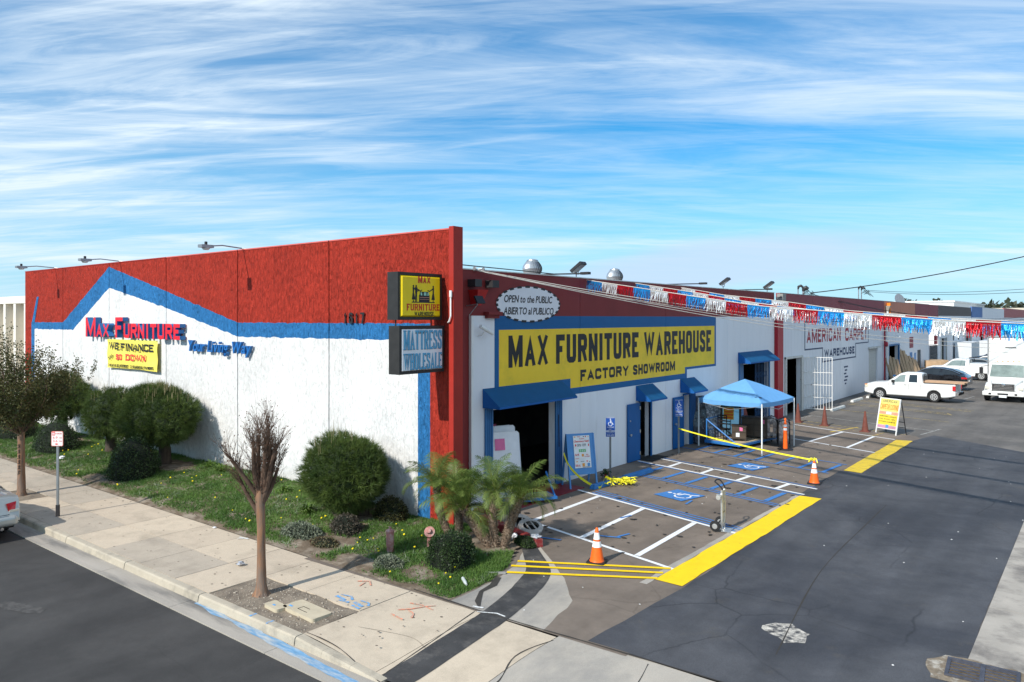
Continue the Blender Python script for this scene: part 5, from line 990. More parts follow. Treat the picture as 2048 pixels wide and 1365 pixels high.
# ================================================================ SIGNS AND FITTINGS
SBK = mat('sign_cabinet_black', (.030, .029, .028), .5, var=.2, vs=4); SYL = mat('sign_face_yellow', (.84, .62, .008), .35, var=.06, vs=2); SWT = mat('sign_face_white', (.74, .77, .82), .35, var=.05, vs=2); SRD = mat('sign_print_red', (.55, .05, .02), .5); SBU = mat('sign_print_blue', (.10, .36, .58), .5, var=.1)
def cabinet(name, y0, y1, z0, z1, xf, face, lab, bulge):
    t = empty(name, (xf, y0, z0), 0, lab, 'sign'); w, h = y1 - y0, z1 - z0; b = MB(); f = .07
    b.box((-.36, 0, 0), (-.03, w, h)); b.box((-.03, 0, 0), (0, w, f)); b.box((-.03, 0, h - f), (0, w, h)); b.box((-.03, 0, f), (0, f, h - f)); b.box((-.03, w - f, f), (0, w, h - f)); b.build('cabinet', SBK, t)
    b = MB(); e = bulge; y_, Y2, z_, Z2 = f + .005, w - f - .005, f + .005, h - f - .005
    b.add([(-.02, y_, z_), (-.02, Y2, z_), (-.02, Y2, Z2), (-.02, y_, Z2), (e, y_ + e * 1.2, z_ + e), (e, Y2 - e * 1.2, z_ + e), (e, Y2 - e * 1.2, Z2 - e), (e, y_ + e * 1.2, Z2 - e)], [(4, 5, 6, 7), (0, 1, 5, 4), (1, 2, 6, 5), (2, 3, 7, 6), (3, 0, 4, 7)]); b.build('sign_face', face, t)
    b = MB(); b.box((-.385, y_, z_), (-.362, Y2, Z2)); b.build('rear_face', face, t); return t, w, h, e + .002
t, w, h, e = cabinet('shop_blade_sign', 12.02, 13.50, 5.16, 6.29, -12.93, SYL, 'yellow lightbox sign with sofa and figures projecting from the red corner', .035)
b = MB(); letters(b, 'MAX', (e, w * .42, h * .78), Y_, Z_, w * .28, h * .15, .004, .03, .09, st=.04); b.build('red_lettering', SRD, t); b = MB(); letters(b, 'FURNITURE', (e, w * .17, h * .20), Y_, Z_, w * .74, h * .14, .004, .03, .10, serif=.02, st=.032); b.build('red_lettering', SRD, t)
b = MB(); letters(b, 'WAREHOUSE', (e, w * .34, h * .085), Y_, Z_, w * .44, h * .09, .004, .03, .08); b.build('black_lettering', MBK, t)
def poly(b, P, o=e, mi=0, d=.003): b.prism([(x * w, y * h) for x, y in P], (o, 0, 0), Y_, Z_, d, mi)
b = MB(); poly(b, [(.28, .365), (.80, .365), (.80, .385), (.28, .385)])
def figure(x, s=1, skirt=True):     # standing silhouette
    X = lambda q: x + q * s
    poly(b, [(X(.0) + .016 * math.cos(R(a_)), .715 + .024 * math.sin(R(a_))) for a_ in range(0, 360, 30)], e + .001)
    if skirt: poly(b, [(X(-.018), .69), (X(.016), .69), (X(.012), .58), (X(.042), .43), (X(-.036), .43), (X(-.014), .58)], e + .0015); poly(b, [(X(-.006), .43), (X(.006), .43), (X(.01), .385), (X(-.008), .385)], e + .001)
    else: poly(b, [(X(-.028), .69), (X(.026), .69), (X(.018), .55), (X(.02), .385), (X(.006), .385), (X(.0), .53), (X(-.010), .385), (X(-.024), .385), (X(-.018), .56)], e + .0015)
    poly(b, [(X(.01), .68), (X(.09), .62), (X(.13), .645), (X(.13), .625), (X(.09), .60), (X(.01), .65)], e + .0022)
figure(.315); figure(.375, 1, False); figure(.765, -1)
poly(b, [(.44, .385), (.68, .385), (.68, .52), (.665, .54), (.655, .60), (.465, .60), (.455, .54), (.44, .52)], e + .001); b.build('sofa_and_figures', MBK, t)
b = MB(); poly(b, [(.545, .52), (.605, .52), (.60, .59), (.55, .59)], e + .0045); poly(b, [(.475, .52), (.51, .52), (.50, .585), (.47, .585)], e + .0045); poly(b, [(.625, .52), (.655, .52), (.655, .585), (.63, .585)], e + .0045); b.build('cushions', mat('cushion_mint', (.30, .58, .46), .5), t)
b = MB(); poly(b, [(.45, .475), (.67, .475), (.67, .485), (.45, .485)], e + .0045); poly(b, [(.45, .435), (.67, .435), (.67, .442), (.45, .442)], e + .0045); b.build('sofa_piping', mat('sofa_pink', (.55, .25, .18), .5), t)
b = MB(); b.tube([(-.18, .1, -.15), (-.18, .1, 0)], .018, 6); b.tube([(-.18, w - .2, -.15), (-.18, w - .2, 0)], .018, 6); b.build('hanger_rod', BLK, t)
t, w, h, e = cabinet('mattress_blade_sign', 12.02, 13.53, 3.88, 5.02, -12.88, SWT, 'white lightbox with blue slab lettering hanging under the yellow sign', .012)
for s, y0, h0, W_, H_ in (('MATTRESS', .09, .50, .84, .40), ('WHOLESALE', .09, .08, .84, .34)):
    b = MB(); letters(b, s, (e, w * y0, h * h0), Y_, Z_, w * W_, h * H_, .004, .04, .05, serif=.05, st=.075); b.build('black_lettering', mat('letter_outline', (.12, .11, .12), .5), t)  # dark printed outline under the blue letters
    b = MB(); letters(b, s, (e + .006, w * y0 - .006, h * h0 + .008), Y_, Z_, w * W_, h * H_, .004, .02, .07, serif=.036, st=.058); b.build('blue_lettering', SBU, t)
b = MB(); b.tube([(-12.72, 13.50, 5.10), (-12.66, 13.47, 5.12), (-12.60, 13.46, 5.25), (-12.60, 13.46, 5.85)], .022, 8); b.tube([(-12.60, 13.46, 5.72), (-12.60, 13.46, 5.88)], .035, 8); b.build('conduit', WHP, t).matrix_parent_inverse = Matrix.Translation((12.88, -12.02, -3.88))
def flood_arm(x, dx, lab, y=13.6):
    t = empty('wall_floodlight', (x, y, 7.44), 0, lab, 'floodlight', 'floodlights on arms over the front wall'); b = MB(); b.tube([(.25, .15, -.02), (.0, -.05, .02), (dx * .5, -.8, .05), (dx, -1.35, -.02)], .022, 6); b.build('arm', STEEL, t)
    b = MB(); b.cbox((dx, -1.42, -.03), (.24, .40, .09)); b.build('lamp_housing', STEEL, t); b = MB(); b.lathe((dx, -1.42, -.14), [(.08, 0), (.12, .05), (.12, .07)], 12); b.build('lens', mat('lamp_lens', (.6, .62, .6), .2, alpha=.8), t); b = MB(); b.lathe((dx, -1.42, .015), [(.045, 0), (.045, .09), (.03, .1)], 10); b.build('photocell', BLK, t)
flood_arm(-21.9, .25, 'floodlight on a long arm above the middle of the red wall'); flood_arm(-30.6, .3, 'floodlight on a long arm left of the painted gable peak'); flood_arm(-36.9, .2, 'floodlight arm at the far left end of the red wall')
def flood(x, y, z, rz, lab, s=1, grp='black box floodlights along the parapet'):
    t = empty('floodlight', (x, y, z), rz, lab, 'floodlight', grp); b = MB(); b.tube([(0, 0, -.1), (0, 0, .12 * s)], .02, 6); b.tube([(0, -.14 * s, .30 * s), (0, -.14 * s, .12 * s), (0, .14 * s, .12 * s), (0, .14 * s, .30 * s)], .014, 5); b.build('bracket', STEEL, t)
    b = MB(); q = Matrix.Translation((.08, 0, .34 * s)) @ Matrix.Rotation(R(-35), 4, 'Y'); b.box((-.24 * s, -.17 * s, -.05 * s), (.24 * s, .17 * s, .05 * s), 0, q); b.build('housing', CHAR, t); b = MB(); b.box((-.2 * s, -.14 * s, -.056 * s), (.2 * s, .14 * s, -.051 * s), 0, q); b.build('lens', mat('flood_glass', (.35, .37, .38), .15), t)
flood(-13.55, 20.45, 6.52, 0, 'floodlight on the parapet between the two roof turbines'); flood(-13.55, 32.4, 6.52, 0, 'floodlight on the parapet past the second turbine'); flood(-13.55, 38.0, 6.52, 0, 'floodlight on a bracket just before the red pilaster', 1.1)
for yy, lab in ((19.6, 'dark boom lamp lying over the parapet by the first turbine'), (28.4, 'dark boom lamp with a cable loop on the parapet after the second turbine'), (36.0, 'dark boom lamp on the parapet near the red pilaster')):
    t = empty('parapet_boom_lamp', (-13.5, yy, 6.58), 0, lab, 'lamp'); b = MB(); b.tube([(-.9, -.6, .0), (-.1, -.1, .02), (.5, .3, .03)], .025, 6); b.build('arm', CHAR, t); b = MB(); b.cbox((.62, .36, .04), (.3, .16, .08)); b.build('head', CHAR, t)
t = empty('corner_floodlight', (-13.42, 15.05, 5.58), 0, 'small black floodlight on a bracket at the maroon corner', 'floodlight'); b = MB(); b.tube([(-.1, .0, -.05), (.3, .0, .0)], .016, 6); b.tube([(.1, -.1, -.3), (.28, .05, .0)], .014, 6); b.build('bracket', STEEL, t); b = MB(); b.box((-.02, -.16, -.10), (.03, .16, .12), 0, Matrix.Translation((.38, 0, .10)) @ Matrix.Rotation(R(-30), 4, 'Y')); b.build('housing', BLK, t)
t = empty('security_camera', (-13.5, 15.55, 4.72), 0, 'white bullet security camera on the white wall left of the mural', 'camera'); b = MB(); b.tube([(0, -.05, 0), (.16, -.05, .02), (.2, 0, .12)], .02, 6); b.build('bracket', WHP, t); b = MB(); b.tube([(.18, -.14, .26), (.22, .32, .06)], .055, 10); b.build('body', WHP, t); b = MB(); b.tube([(.22, .32, .06), (.2215, .33, .055)], .045, 10); b.build('lens', BLK, t)
b = MB(); b.box((-13.49, 15.75, 5.30), (-13.30, 16.35, 5.38)); b.box((-13.49, 15.80, 5.2), (-13.38, 16.3, 5.3)); b.build('gutter_ledge', MAR, B1)
# leader heads and scuppers
for yy, m, lab, z in ((15.32, mat('leader_red', (.45, .02, .02), .45), 'leader_head', 0), (38.95 + .35, STEEL, 'leader_head', .35), (63.9, mat('leader_grey', (.40, .36, .30), .6), 'leader_head', .2)):
    b = MB(); z0 = 5.55 + z; b.add([(-13.49, yy - .10, z0), (-13.49, yy + .10, z0), (-13.3, yy + .10, z0), (-13.3, yy - .10, z0), (-13.49, yy - .22, z0 + .42), (-13.49, yy + .22, z0 + .42), (-13.14, yy + .22, z0 + .42), (-13.14, yy - .22, z0 + .42)], [(3, 2, 1, 0), (4, 5, 6, 7), (0, 1, 5, 4), (1, 2, 6, 5), (2, 3, 7, 6), (3, 0, 4, 7)]); b.build(lab, m, B1 if yy < 60 else B2)
b = MB(); b.tube([(-13.36, 15.32, 0), (-13.36, 15.32, 5.55)], .07, 8); b.build('downspout', WHP if False else MATS['leader_red'], B1) if False else None
b = MB(); b.box((-13.49, 15.13, 0), (-13.40, 15.22, 5.27)); b.build('corner_trim', WHP, B1)
for yy in (15.22, 15.95): b = MB(); b.box((-13.49, yy - .14, 6.05), (-13.22, yy + .14, 6.25)); s_ = b.build('scupper', CHAR, B1)
MB().box((-13.46, 64.05, 5.45), (-13.2, 64.3, 6.4)).build('orange_downspout', mat('orange_pipe', (.80, .22, .02), .5), B3)
t = empty('wall_lamp_box', (-13.4, 39.35, 6.1), 0, 'grey box lamp hanging at the top of the red pilaster', 'lamp'); b = MB(); b.cbox((.12, 0, .15), (.3, .5, .45)); b.build('housing', mat('lamp_grey', (.30, .29, .27), .6), t); b = MB(); b.cbox((.12, 0, -.1), (.24, .42, .04)); b.build('lens', mat('flood_glass', (.35, .37, .38)), t)
def turbine(x, y, z, lab, s):
    t = empty('turbine_vent', (x, y, 5.8), 0, lab, 'roof vent', 'spinning turbine vents on the roof'); H_ = z - 5.8; b = MB(); b.lathe((0, 0, 0), [(.2 * s, 0), (.2 * s, H_ - .25 * s)], 16); b.build('collar', GALV, t)
    for k in range(26):
        a0 = 2 * math.pi * k / 26; vs = []
        for q in range(9):
            ph = q / 8 * math.pi; rr = (.17 + .17 * math.sin(ph)) * s; zz = H_ - .27 * s - .02 + .58 * s * (q / 8); tw = a0 + .25 * math.sin(ph)
            for dr in (0, .14): vs.append((rr * math.cos(tw + dr + (.10 if dr else 0)), rr * math.sin(tw + dr + (.1 if dr else 0)), zz)); 
        b = MB(); b.add([(x_ * (1 if i % 2 == 0 else .93), y_ * (1 if i % 2 == 0 else .93), z_) for i, (x_, y_, z_) in enumerate(vs)], [(2 * q, 2 * q + 1, 2 * q + 3, 2 * q + 2) for q in range(8)]); b.build('blade', GALV, t)
    b = MB(); b.lathe((0, 0, H_ + .27 * s), [(.2 * s, 0), (.19 * s, .03), (.1 * s, .06), (0.01, .07)], 18); b.lathe((0, 0, H_ - .31 * s), [(.2 * s, 0), (.22 * s, .04)], 18); b.lathe((0, 0, H_ - .2 * s), [(.22 * s, 0), (.22 * s, .45 * s)], 12); b.build('cap', GALV, t)
turbine(-15.3, 20.4, 6.88, 'silver turbine roof vent nearest the corner', 1.0); turbine(-15.3, 25.85, 6.85, 'silver turbine roof vent farther along the roof', .98)
# satellite dish, small far fittings
t = empty('satellite_dish', (-14.2, 72, 6.2), 0, 'grey satellite dish on the roof of the orange topped unit', 'satellite dish'); MB().lathe((0, 0, .55), [(.05, 0), (.35, .06), (.55, .16), (.56, .17)], 16, axis=(.8, -.5, .3)).build('dish', STEEL, t); b = MB(); b.tube([(0, 0, -.4), (0, 0, .55)], .04, 6); b.build('mast', STEEL, t)
# power masts on the roof with their cable drops
def mast(x, y, h, lab, s):
    t = empty('power_mast', (x, y, 5.8), 0, lab, 'utility mast'); b = MB(); b.tube([(0, 0, 0), (0, 0, h - .1)], .04 * s, 8); b.build('pipe', STEEL, t); b = MB(); b.tube([(0, 0, h - .1), (.02, .02, h + .06), (.14, .06, h + .12), (.26, .1, h + .02)], [.05 * s, .09 * s, .09 * s, .07 * s], 8); b.build('weatherhead', CHAR, t); b = MB()
    for k in range(5): b.tube(spline([(.24, .1, h), (.4 + .1 * k, .2 + .06 * k, h - .25 - .1 * k), (.1 + .05 * k, .3 + .1 * k, h - .45 + .1 * k), (.5, .5, h - .2)], 4), .010, 4)
    b.build('wires', BLK, t)
mast(-14.6, 46.2, 1.25, 'thin steel power mast on the roof, left one of the near pair', .9); mast(-14.6, 47.2, 1.15, 'brown power mast with looping wires, right one of the near pair', 1.6); mast(-15.5, 64.0, 1.8, 'far power mast behind the maroon band, left one', 1.0); mast(-15.5, 64.9, 1.75, 'far power mast behind the maroon band, right one', 1.0)
def cable(P0, P1, sag, r, m, lab, n=24, cat='cable', grp=None):
    P0, P1 = Vector(P0), Vector(P1); b = MB(); b.tube([tuple(P0.lerp(P1, i / n) - Z_ * sag * 4 * (i / n) * (1 - i / n)) for i in range(n + 1)], r, 5); return b.build('cable', m, None, lab, cat, grp)
CBB = mat('cable_black', (.02, .02, .022), .6); ROP = mat('rope_white', (.62, .58, .52), .7)
cable((-14.2, 47.4, 6.75), (4.0, 56, 11.2), .55, .030, CBB, 'thick black power cable rising to the right from the near masts'); cable((-15.1, 64.8, 7.45), (8, 60, 9.0), .95, .016, CBB, 'upper thin cable drooping right from the far masts'); cable((-15.1, 64.9, 7.35), (8, 58, 8.6), .95, .016, CBB, 'lower thin cable drooping right from the far masts')
cable((-14.2, 47.3, 6.7), (-2, 110, 6.6), 1.7, .018, CBB, 'thin black wire sagging in front of the maroon band from the near masts'); cable((-14.2, 47.3, 6.6), (-4, 96, 5.9), 1.1, .018, CBB, 'second thin wire sagging below the first over the orange band')
cable((-60, 60, 10.5), (-30, 39, 7.6), .5, .02, CBB, 'upper thin wire behind the cream building'); cable((-70, 60, 10.0), (-32, 39, 6.9), .5, .02, CBB, 'lower thin wire behind the cream building')
cable((-12.75, 13.95, 6.55), (-13.4, 19.2, 6.57), .0, .014, CBB, 'black cable along the top of the maroon wall from the corner fin')
t = empty('cable_anchor', (-13.45, 15.3, 6.50), 0, 'steel ring anchor for the ropes at the maroon corner', 'anchor'); b = MB(); b.lathe((0, 0, .05), [(.05, 0), (.07, .02), (.05, .04)], 10, axis=(0, 1, 0)); b.tube([(-.1, 0, 0), (.15, .15, .04)], .02, 6); b.lathe((.1, .25, .05), [(.04, 0), (.05, .02), (.04, .04)], 10, axis=(0, 1, 0)); b.build('ring', GALV, t)
g_ = 'white ropes strung from the corner across the lot'
cable((-13.4, 15.5, 6.5), (4.5, 44, 5.05), 1.0, .011, ROP, 'white rope slung highest from the corner anchor across the lot', grp=g_); cable((-13.4, 15.45, 6.48), (4.5, 43.6, 4.9), 1.05, .008, ROP, 'thin cord slung close under the highest rope', grp=g_); cable((-13.4, 15.4, 6.5), (0, 55, 3.9), .85, .011, ROP, 'white rope slung low past the mural', grp=g_); cable((-13.4, 15.35, 6.5), (0, 54.4, 3.65), .88, .011, ROP, 'lowest white rope slung past the mural and carpet sign', grp=g_)
# ---- metallic fringe garlands
def foil(name, c): return mat(name, c, .28, metal=.55, var=.35, vs=40, bump=.5, bs=30, bdist=.02)
FOIL = [foil('foil_blue', (.015, .27, .66)), foil('foil_silver', (.70, .70, .69)), foil('foil_red', (.42, .008, .015))]
def garland(xy0, slope, zs, xs, W_, H_, lab, x1, start, first):
    t = empty('fringe_garland', (0, 0, 0), 0, lab, 'garland', 'red white and blue foil garlands over the lot'); f = lambda x: (x, xy0[1] - slope * (x - xy0[0]), float(np.interp(x, xs, zs)))
    pth = [f(x) for x in np.arange(xs[0], x1 + .4, .4)]; b = MB(); b.tube(pth, .012, 4); b.build('string', ROP, t); k = 0; x = start; dxn = W_ / math.sqrt(1 + slope * slope)
    while x + dxn < x1:
        m = FOIL[(first + k) % 3]; b = MB(); n = 30; hd = []; L0 = Vector(f(x)); L1 = Vector(f(x + dxn)); dv = (L1 - L0) / n; nr = Vector((-dv.y, dv.x, 0)).normalized()
        b.add([tuple(L0), tuple(L1), tuple(L1 - Z_ * .05), tuple(L0 - Z_ * .05)], [(0, 1, 2, 3)])
        for i in range(n):
            p = L0 + dv * i; hh = H_ * random.uniform(.72, 1.05); o1 = nr * random.uniform(-.04, .04); o2 = nr * random.uniform(-.07, .07) + dv * random.uniform(-1.2, 1.2); w_ = dv * random.uniform(.7, 1.08)
            b.add([tuple(p - Z_ * .045), tuple(p + w_ - Z_ * .045), tuple(p + w_ + o1 - Z_ * hh * .5), tuple(p + o1 - Z_ * hh * .5), tuple(p + w_ + o2 - Z_ * hh), tuple(p + o2 + w_ * .2 - Z_ * hh)], [(0, 1, 2, 3), (3, 2, 4, 5)])
        b.build('foil_fringe', m, t); x += dxn + .004; k += 1
garland((-13.5, 20.96), .2, [6.47, 6.16, 5.8, 5.53, 5.33, 5.16, 5.09, 5.05, 5.4], [-13.5, -11.44, -9.09, -7.25, -4.85, -2.81, -1.33, 2, 9], .66, .36, 'nearest foil fringe garland, starting at the parapet just after the first turbine', 2.5, -13.45, 0)
garland((-13.5, 24.24), .2, [6.48, 6.04, 5.71, 5.4, 5.05, 4.9, 5.3], [-13.5, -10.72, -8.86, -6.5, -3, 2, 9], .62, .24, 'middle foil fringe garland mostly hidden behind the nearest', 3, -13.45, 0)
garland((-13.5, 28.0), .2, [6.45, 6.1, 5.83, 5.45, 5.2, 5.1, 5.0, 5.4], [-13.5, -11.55, -9.22, -6.72, -3.69, -1.84, 3, 9], .66, .29, 'farthest foil fringe garland over the carpet warehouse wall', 4, -13.45, 1)
for yy, lab in ((16.5, 'steel lot pole carrying the nearest garland'), (19.8, 'steel lot pole carrying the middle garland'), (23.6, 'steel lot pole carrying the farthest garland')):
    b = MB(); b.tube([(9.0, yy, -.05), (9.0, yy, 5.6)], .06, 8); b.build('lot_pole', STEEL, None, lab, 'pole')
# ================================================================ PROPS ON THE LOT
OR = mat('cone_orange', (.90, .14, .015), .45, var=.10, vs=6, col2=(.30, .08, .03), c2s=8, c2r=(.60, .75)); REF = mat('reflective_white', (.82, .84, .86), .4, var=.08, vs=10)
def cone(x, y, lab, h=.70):
    t = empty('traffic_cone', (x, y, .005), random.uniform(-.4, .4), lab, 'traffic cone', 'orange traffic cones with white bands'); b = MB(); b.prism([(-.17, -.19), (.17, -.19), (.19, -.17), (.19, .17), (.17, .19), (-.17, .19), (-.19, .17), (-.19, -.17)], (0, 0, 0), X_, Y_, .04); b.build('base', BLK, t)
    rr = lambda z: .15 - (.15 - .028) * (z / h); b = MB(); b.lathe((0, 0, .04), [(.16, 0), (.145, .03)] + [(rr(z), z) for z in (.06, .2, .4, h - .03)] + [(.018, h)], 20); b.build('body', OR, t, smooth=True)
    for za, zb in ((.30, .42), (.46, .60)): b = MB(); b.lathe((0, 0, .04), [(rr(za * h / .7) + .004, za * h / .7), (rr(zb * h / .7) + .004, zb * h / .7)], 20, cap=False); b.build('reflective_band', REF, t, smooth=True)
cone(-8.50, 13.62, 'orange cone with two white bands by the triple yellow lines'); cone(-7.20, 24.36, 'orange cone with yellow caution tape tied round its top')
RUST = mat('faded_cone_brown', (.17, .055, .040), .7, var=.2, vs=6)
for x, y, lab in ((-12.09, 38.25, 'faded brown cone nearest the red pilaster'), (-10.70, 37.85, 'faded brown cone in the middle of three'), (-8.68, 37.0, 'faded brown cone beside the yellow sandwich board')):
    t = empty('brown_cone', (x, y, .0), 0, lab, 'traffic cone', 'faded brown cones along the yellow line'); MB().box((-.2, -.2, 0), (.2, .2, .04)).build('base', RUST, t); MB().lathe((0, 0, .04), [(.15, 0), (.09, .45), (.035, .88), (.03, .9)], 14).build('body', RUST, t, smooth=True)
t = empty('delineator_post', (-9.97, 29.98, 0), 0, 'tall thin orange delineator post with white bands beside the folding beds', 'delineator'); MB().lathe((0, 0, 0), [(.30, 0), (.30, .03), (.26, .05)], 16).build('base', BLK, t); MB().lathe((0, 0, .05), [(.095, 0), (.08, .5), (.06, 1.0), (.035, 1.05), (.03, 1.12), (.05, 1.13), (.05, 1.16), (.02, 1.2)], 14).build('post', OR, t, smooth=True)
for za in (.72, .86): MB().lathe((0, 0, .05), [(.075 if za < .8 else .068, za), (.070 if za < .8 else .064, za + .09)], 14, cap=False).build('reflective_band', REF, t)
# wheel stops
def stop(x0, y0, x1, y1, m, lab, grp):
    d = Vector((x1 - x0, y1 - y0, 0)); L_ = d.length; t = empty('wheel_stop', ((x0 + x1) / 2, (y0 + y1) / 2, 0), math.atan2(d.y, d.x), lab, 'wheel stop', grp); b = MB(); sec = [(-.09, .004), (-.075, .11), (-.05, .14), (.05, .14), (.075, .11), (.09, .004)]; n = 6
    vs = [(sx * (L_ / 2 - (.05 if z > .1 else 0)), y, z) for sx in (-1, 1) for y, z in sec]; b.add(vs, [(i, i + 1, n + i + 1, n + i) for i in range(5)] + [tuple(range(n)), tuple(reversed(range(n, 2 * n)))]); b.build('block', m, t)
    for q in (-.3, .3): MB().lathe((q * L_, 0, .14), [(.02, 0), (.02, .008)], 8).build('anchor_pin', STEEL, t)
SBW = mat('stop_blue', (.04, .19, .47), .6, var=.15, vs=5, col2=(.25, .26, .27), c2s=8, c2r=(.62, .7)); SWW = mat('stop_white', (.62, .61, .57), .7, var=.15, vs=4)
stop(-12.26, 19.35, -12.10, 21.0, SBW, 'blue wheel stop under the tape beside the blue sandwich board', 'blue wheel stops'); stop(-12.18, 21.1, -12.10, 22.85, SBW, 'blue wheel stop ending near the open blue door', 'blue wheel stops')
stop(-12.05, 43.9, -12.0, 46.3, SWW, 'white wheel stop beside the open barred gate', 'white wheel stops'); stop(-12.35, 49.4, -12.3, 51.6, SWW, 'white wheel stop just left of the white pickup', 'white wheel stops'); stop(-12.2, 52.6, -12.2, 54.6, SWW, 'white wheel stop under the nose of the white pickup', 'white wheel stops')
# blue sandwich board
FRB = mat('frame_blue', (.10, .28, .58), .6, var=.08, vs=3); t = empty('sandwich_board', (-12.51, 19.30, 0), math.atan2(.82, .5), 'blue wooden sandwich board with a white clearance sale poster', 'sign'); hw = .47
# local x runs along the board, local -y faces the viewer, leaning back
lean = Matrix.Rotation(R(10), 4, 'X')
def board(t, s, H_, zb, fm, w=hw, lw=.045):
    M = Matrix.Translation((0, 0 if s == 1 else .62, 0)) @ Matrix.Rotation(R(-10.5 * s), 4, 'X')
    b = MB(); b.box((-w, -.015, zb), (w, .015, H_), 0, M); p = b.build('panel', fm, t)
    for q in (-1, 1): b = MB(); b.box((q * w - (lw if q > 0 else -.0), -.03, 0), (q * w + (0 if q > 0 else lw), .03, H_), 0, M); b.build('leg', fm, t)
    b = MB(); b.box((-w, -.028, H_ * .42), (w, -.016, H_ * .42 + .01), 0, M); b.build('seam', CHAR, t) if s == 5 else None
    return M
M = board(t, 1, 1.66, .42, FRB); board(t, -1, 1.66, .75, FRB)
b = MB(); b.box((-.25, -.035, .62), (.30, -.031, 1.60), 0, M); ps = b.build('poster', mat('poster_white', (.82, .81, .79), .6), t)
o3 = M @ Vector((0, 0, 0)); ux = M.to_3x3() @ X_; vz = M.to_3x3() @ Z_
def pt(s, x, z, w_, h_, m, bold=.01, **k): b = MB(); letters(b, s, M @ Vector((x, -.038, z)), ux, vz, w_, h_, .002, bold, .05, **k); b.build('print', m, ps)
PRD = mat('print_red', (.72, .03, .03), .6); PGN = mat('print_green', (.03, .42, .06), .6); PBK = mat('print_black', (.03, .03, .04), .6); PPK = mat('print_pink', (.78, .18, .36), .6); POR = mat('print_orange', (.85, .35, .06), .6)
pt('FLOOR', -.04, 1.485, .16, .035, PRD); pt('Clearance Sale!', -.235, 1.40, .51, .06, PRD, .03); pt('50% OFF', -.13, 1.27, .30, .075, PBK, -.0); pt('$$$$', -.09, 1.10, .24, .085, PGN, .01); pt('SAVE', -.22, .99, .13, .06, PRD, .03); pt('BIG', .15, 1.0, .07, .03, PRD, .03); pt('SAVINGS', .09, .945, .17, .03, PRD, .02); pt('DEAL', -.23, .67, .17, .06, PRD, .04)
b = MB(); rr_ = random.Random(3)
for (x, z, w_, h_, mi) in [(-.22, 1.55, .05, .03, 0), (-.12, 1.56, .1, .015, 1), (.08, 1.555, .05, .02, 2), (.16, 1.545, .03, .04, 1), (.24, 1.55, .04, .02, 0), (-.2, 1.28, .04, .06, 1), (.24, 1.27, .03, .07, 1), (0, .96, .07, .08, 0), (-.22, .90, .12, .012, 1), (-.2, .80, .05, .03, 0), (-.05, .81, .12, .012, 2), (.15, .79, .03, .05, 1), (.23, .79, .04, .02, 2), (.0, .66, .08, .10, 0), (.17, .66, .09, .10, 3), (.0, .635, .25, .012, 2)]: b.box((x, -.0385, z), (x + w_, -.0365, z + h_), mi, M)
b.build('small_print', [POR, PRD, PBK, mat('print_blue', (.1, .3, .6), .6)], ps)
# yellow sandwich board of the carpet shop
t = empty('carpet_sandwich_board', (-7.78, 36.83, 0), math.atan2(-.55, .94), 'yellow and orange carpet sandwich board on a metal frame by the yellow band', 'sign'); hw2 = .54
M = Matrix.Rotation(R(-11), 4, 'X'); M2 = Matrix.Translation((0, .62, 0)) @ Matrix.Rotation(R(11), 4, 'X')
b = MB(); b.box((-hw2, -.012, .22), (hw2, .012, 1.62), 0, M); ps = b.build('panel', WHP, t)
for MM in (M, M2):
    for q in (-1, 1): b = MB(); b.box((q * hw2 - .02, -.02 if MM is M else .0, 0), (q * hw2 + .02, .02, 1.62), 0, MM); b.build('leg', WHP if MM is M else BLK, t)
for z in (.3, .55): b = MB(); b.box((-hw2, 0, z), (hw2, .02, z + .03), 0, M2); b.build('crossbar', BLK, t)
b = MB(); [b.box((-.50, -.016, z0), (.50, -.0125, z1), mi, M) for z0, z1, mi in ((1.02, 1.58, 0), (.88, 1.01, 1), (.40, .87, 2), (.26, .39, 3))]; b.build('print_band', [mat('cs_cream', (.85, .70, .20)), mat('cs_pink', (.75, .35, .22)), mat('cs_yellow', (.86, .66, .06)), mat('cs_mauve', (.58, .30, .42))], ps)
ux = M.to_3x3() @ X_; vz = M.to_3x3() @ Z_
def pt2(s, x, z, w_, h_, m, bold=.04): b = MB(); letters(b, s, M @ Vector((x, -.0185, z)), ux, vz, w_, h_, .002, bold, .08); b.build('print', m, ps)
pt2('AMERICAN', -.38, 1.42, .76, .12, mat('cs_olive', (.22, .22, .10))); pt2('CARPET&FLOORING', -.48, 1.10, .96, .24, mat('cs_orange', (.85, .20, .03)), .06)
pt2('HARDWOOD LAMINATE', -.45, .76, .90, .055, PBK); pt2('WALL TO WALL VINYL', -.45, .64, .86, .055, PBK); pt2('KITCHEN CABINETS', -.45, .52, .86, .055, PBK)
b = MB(); b.box((-.06, -.020, .28), (.10, -.017, .42), 0, M); b.box((-.12, -.020, .90), (.16, -.017, 1.0), 1, M); b.build('print_block', [mat('print_blue', (.1, .3, .6)), REF], ps)
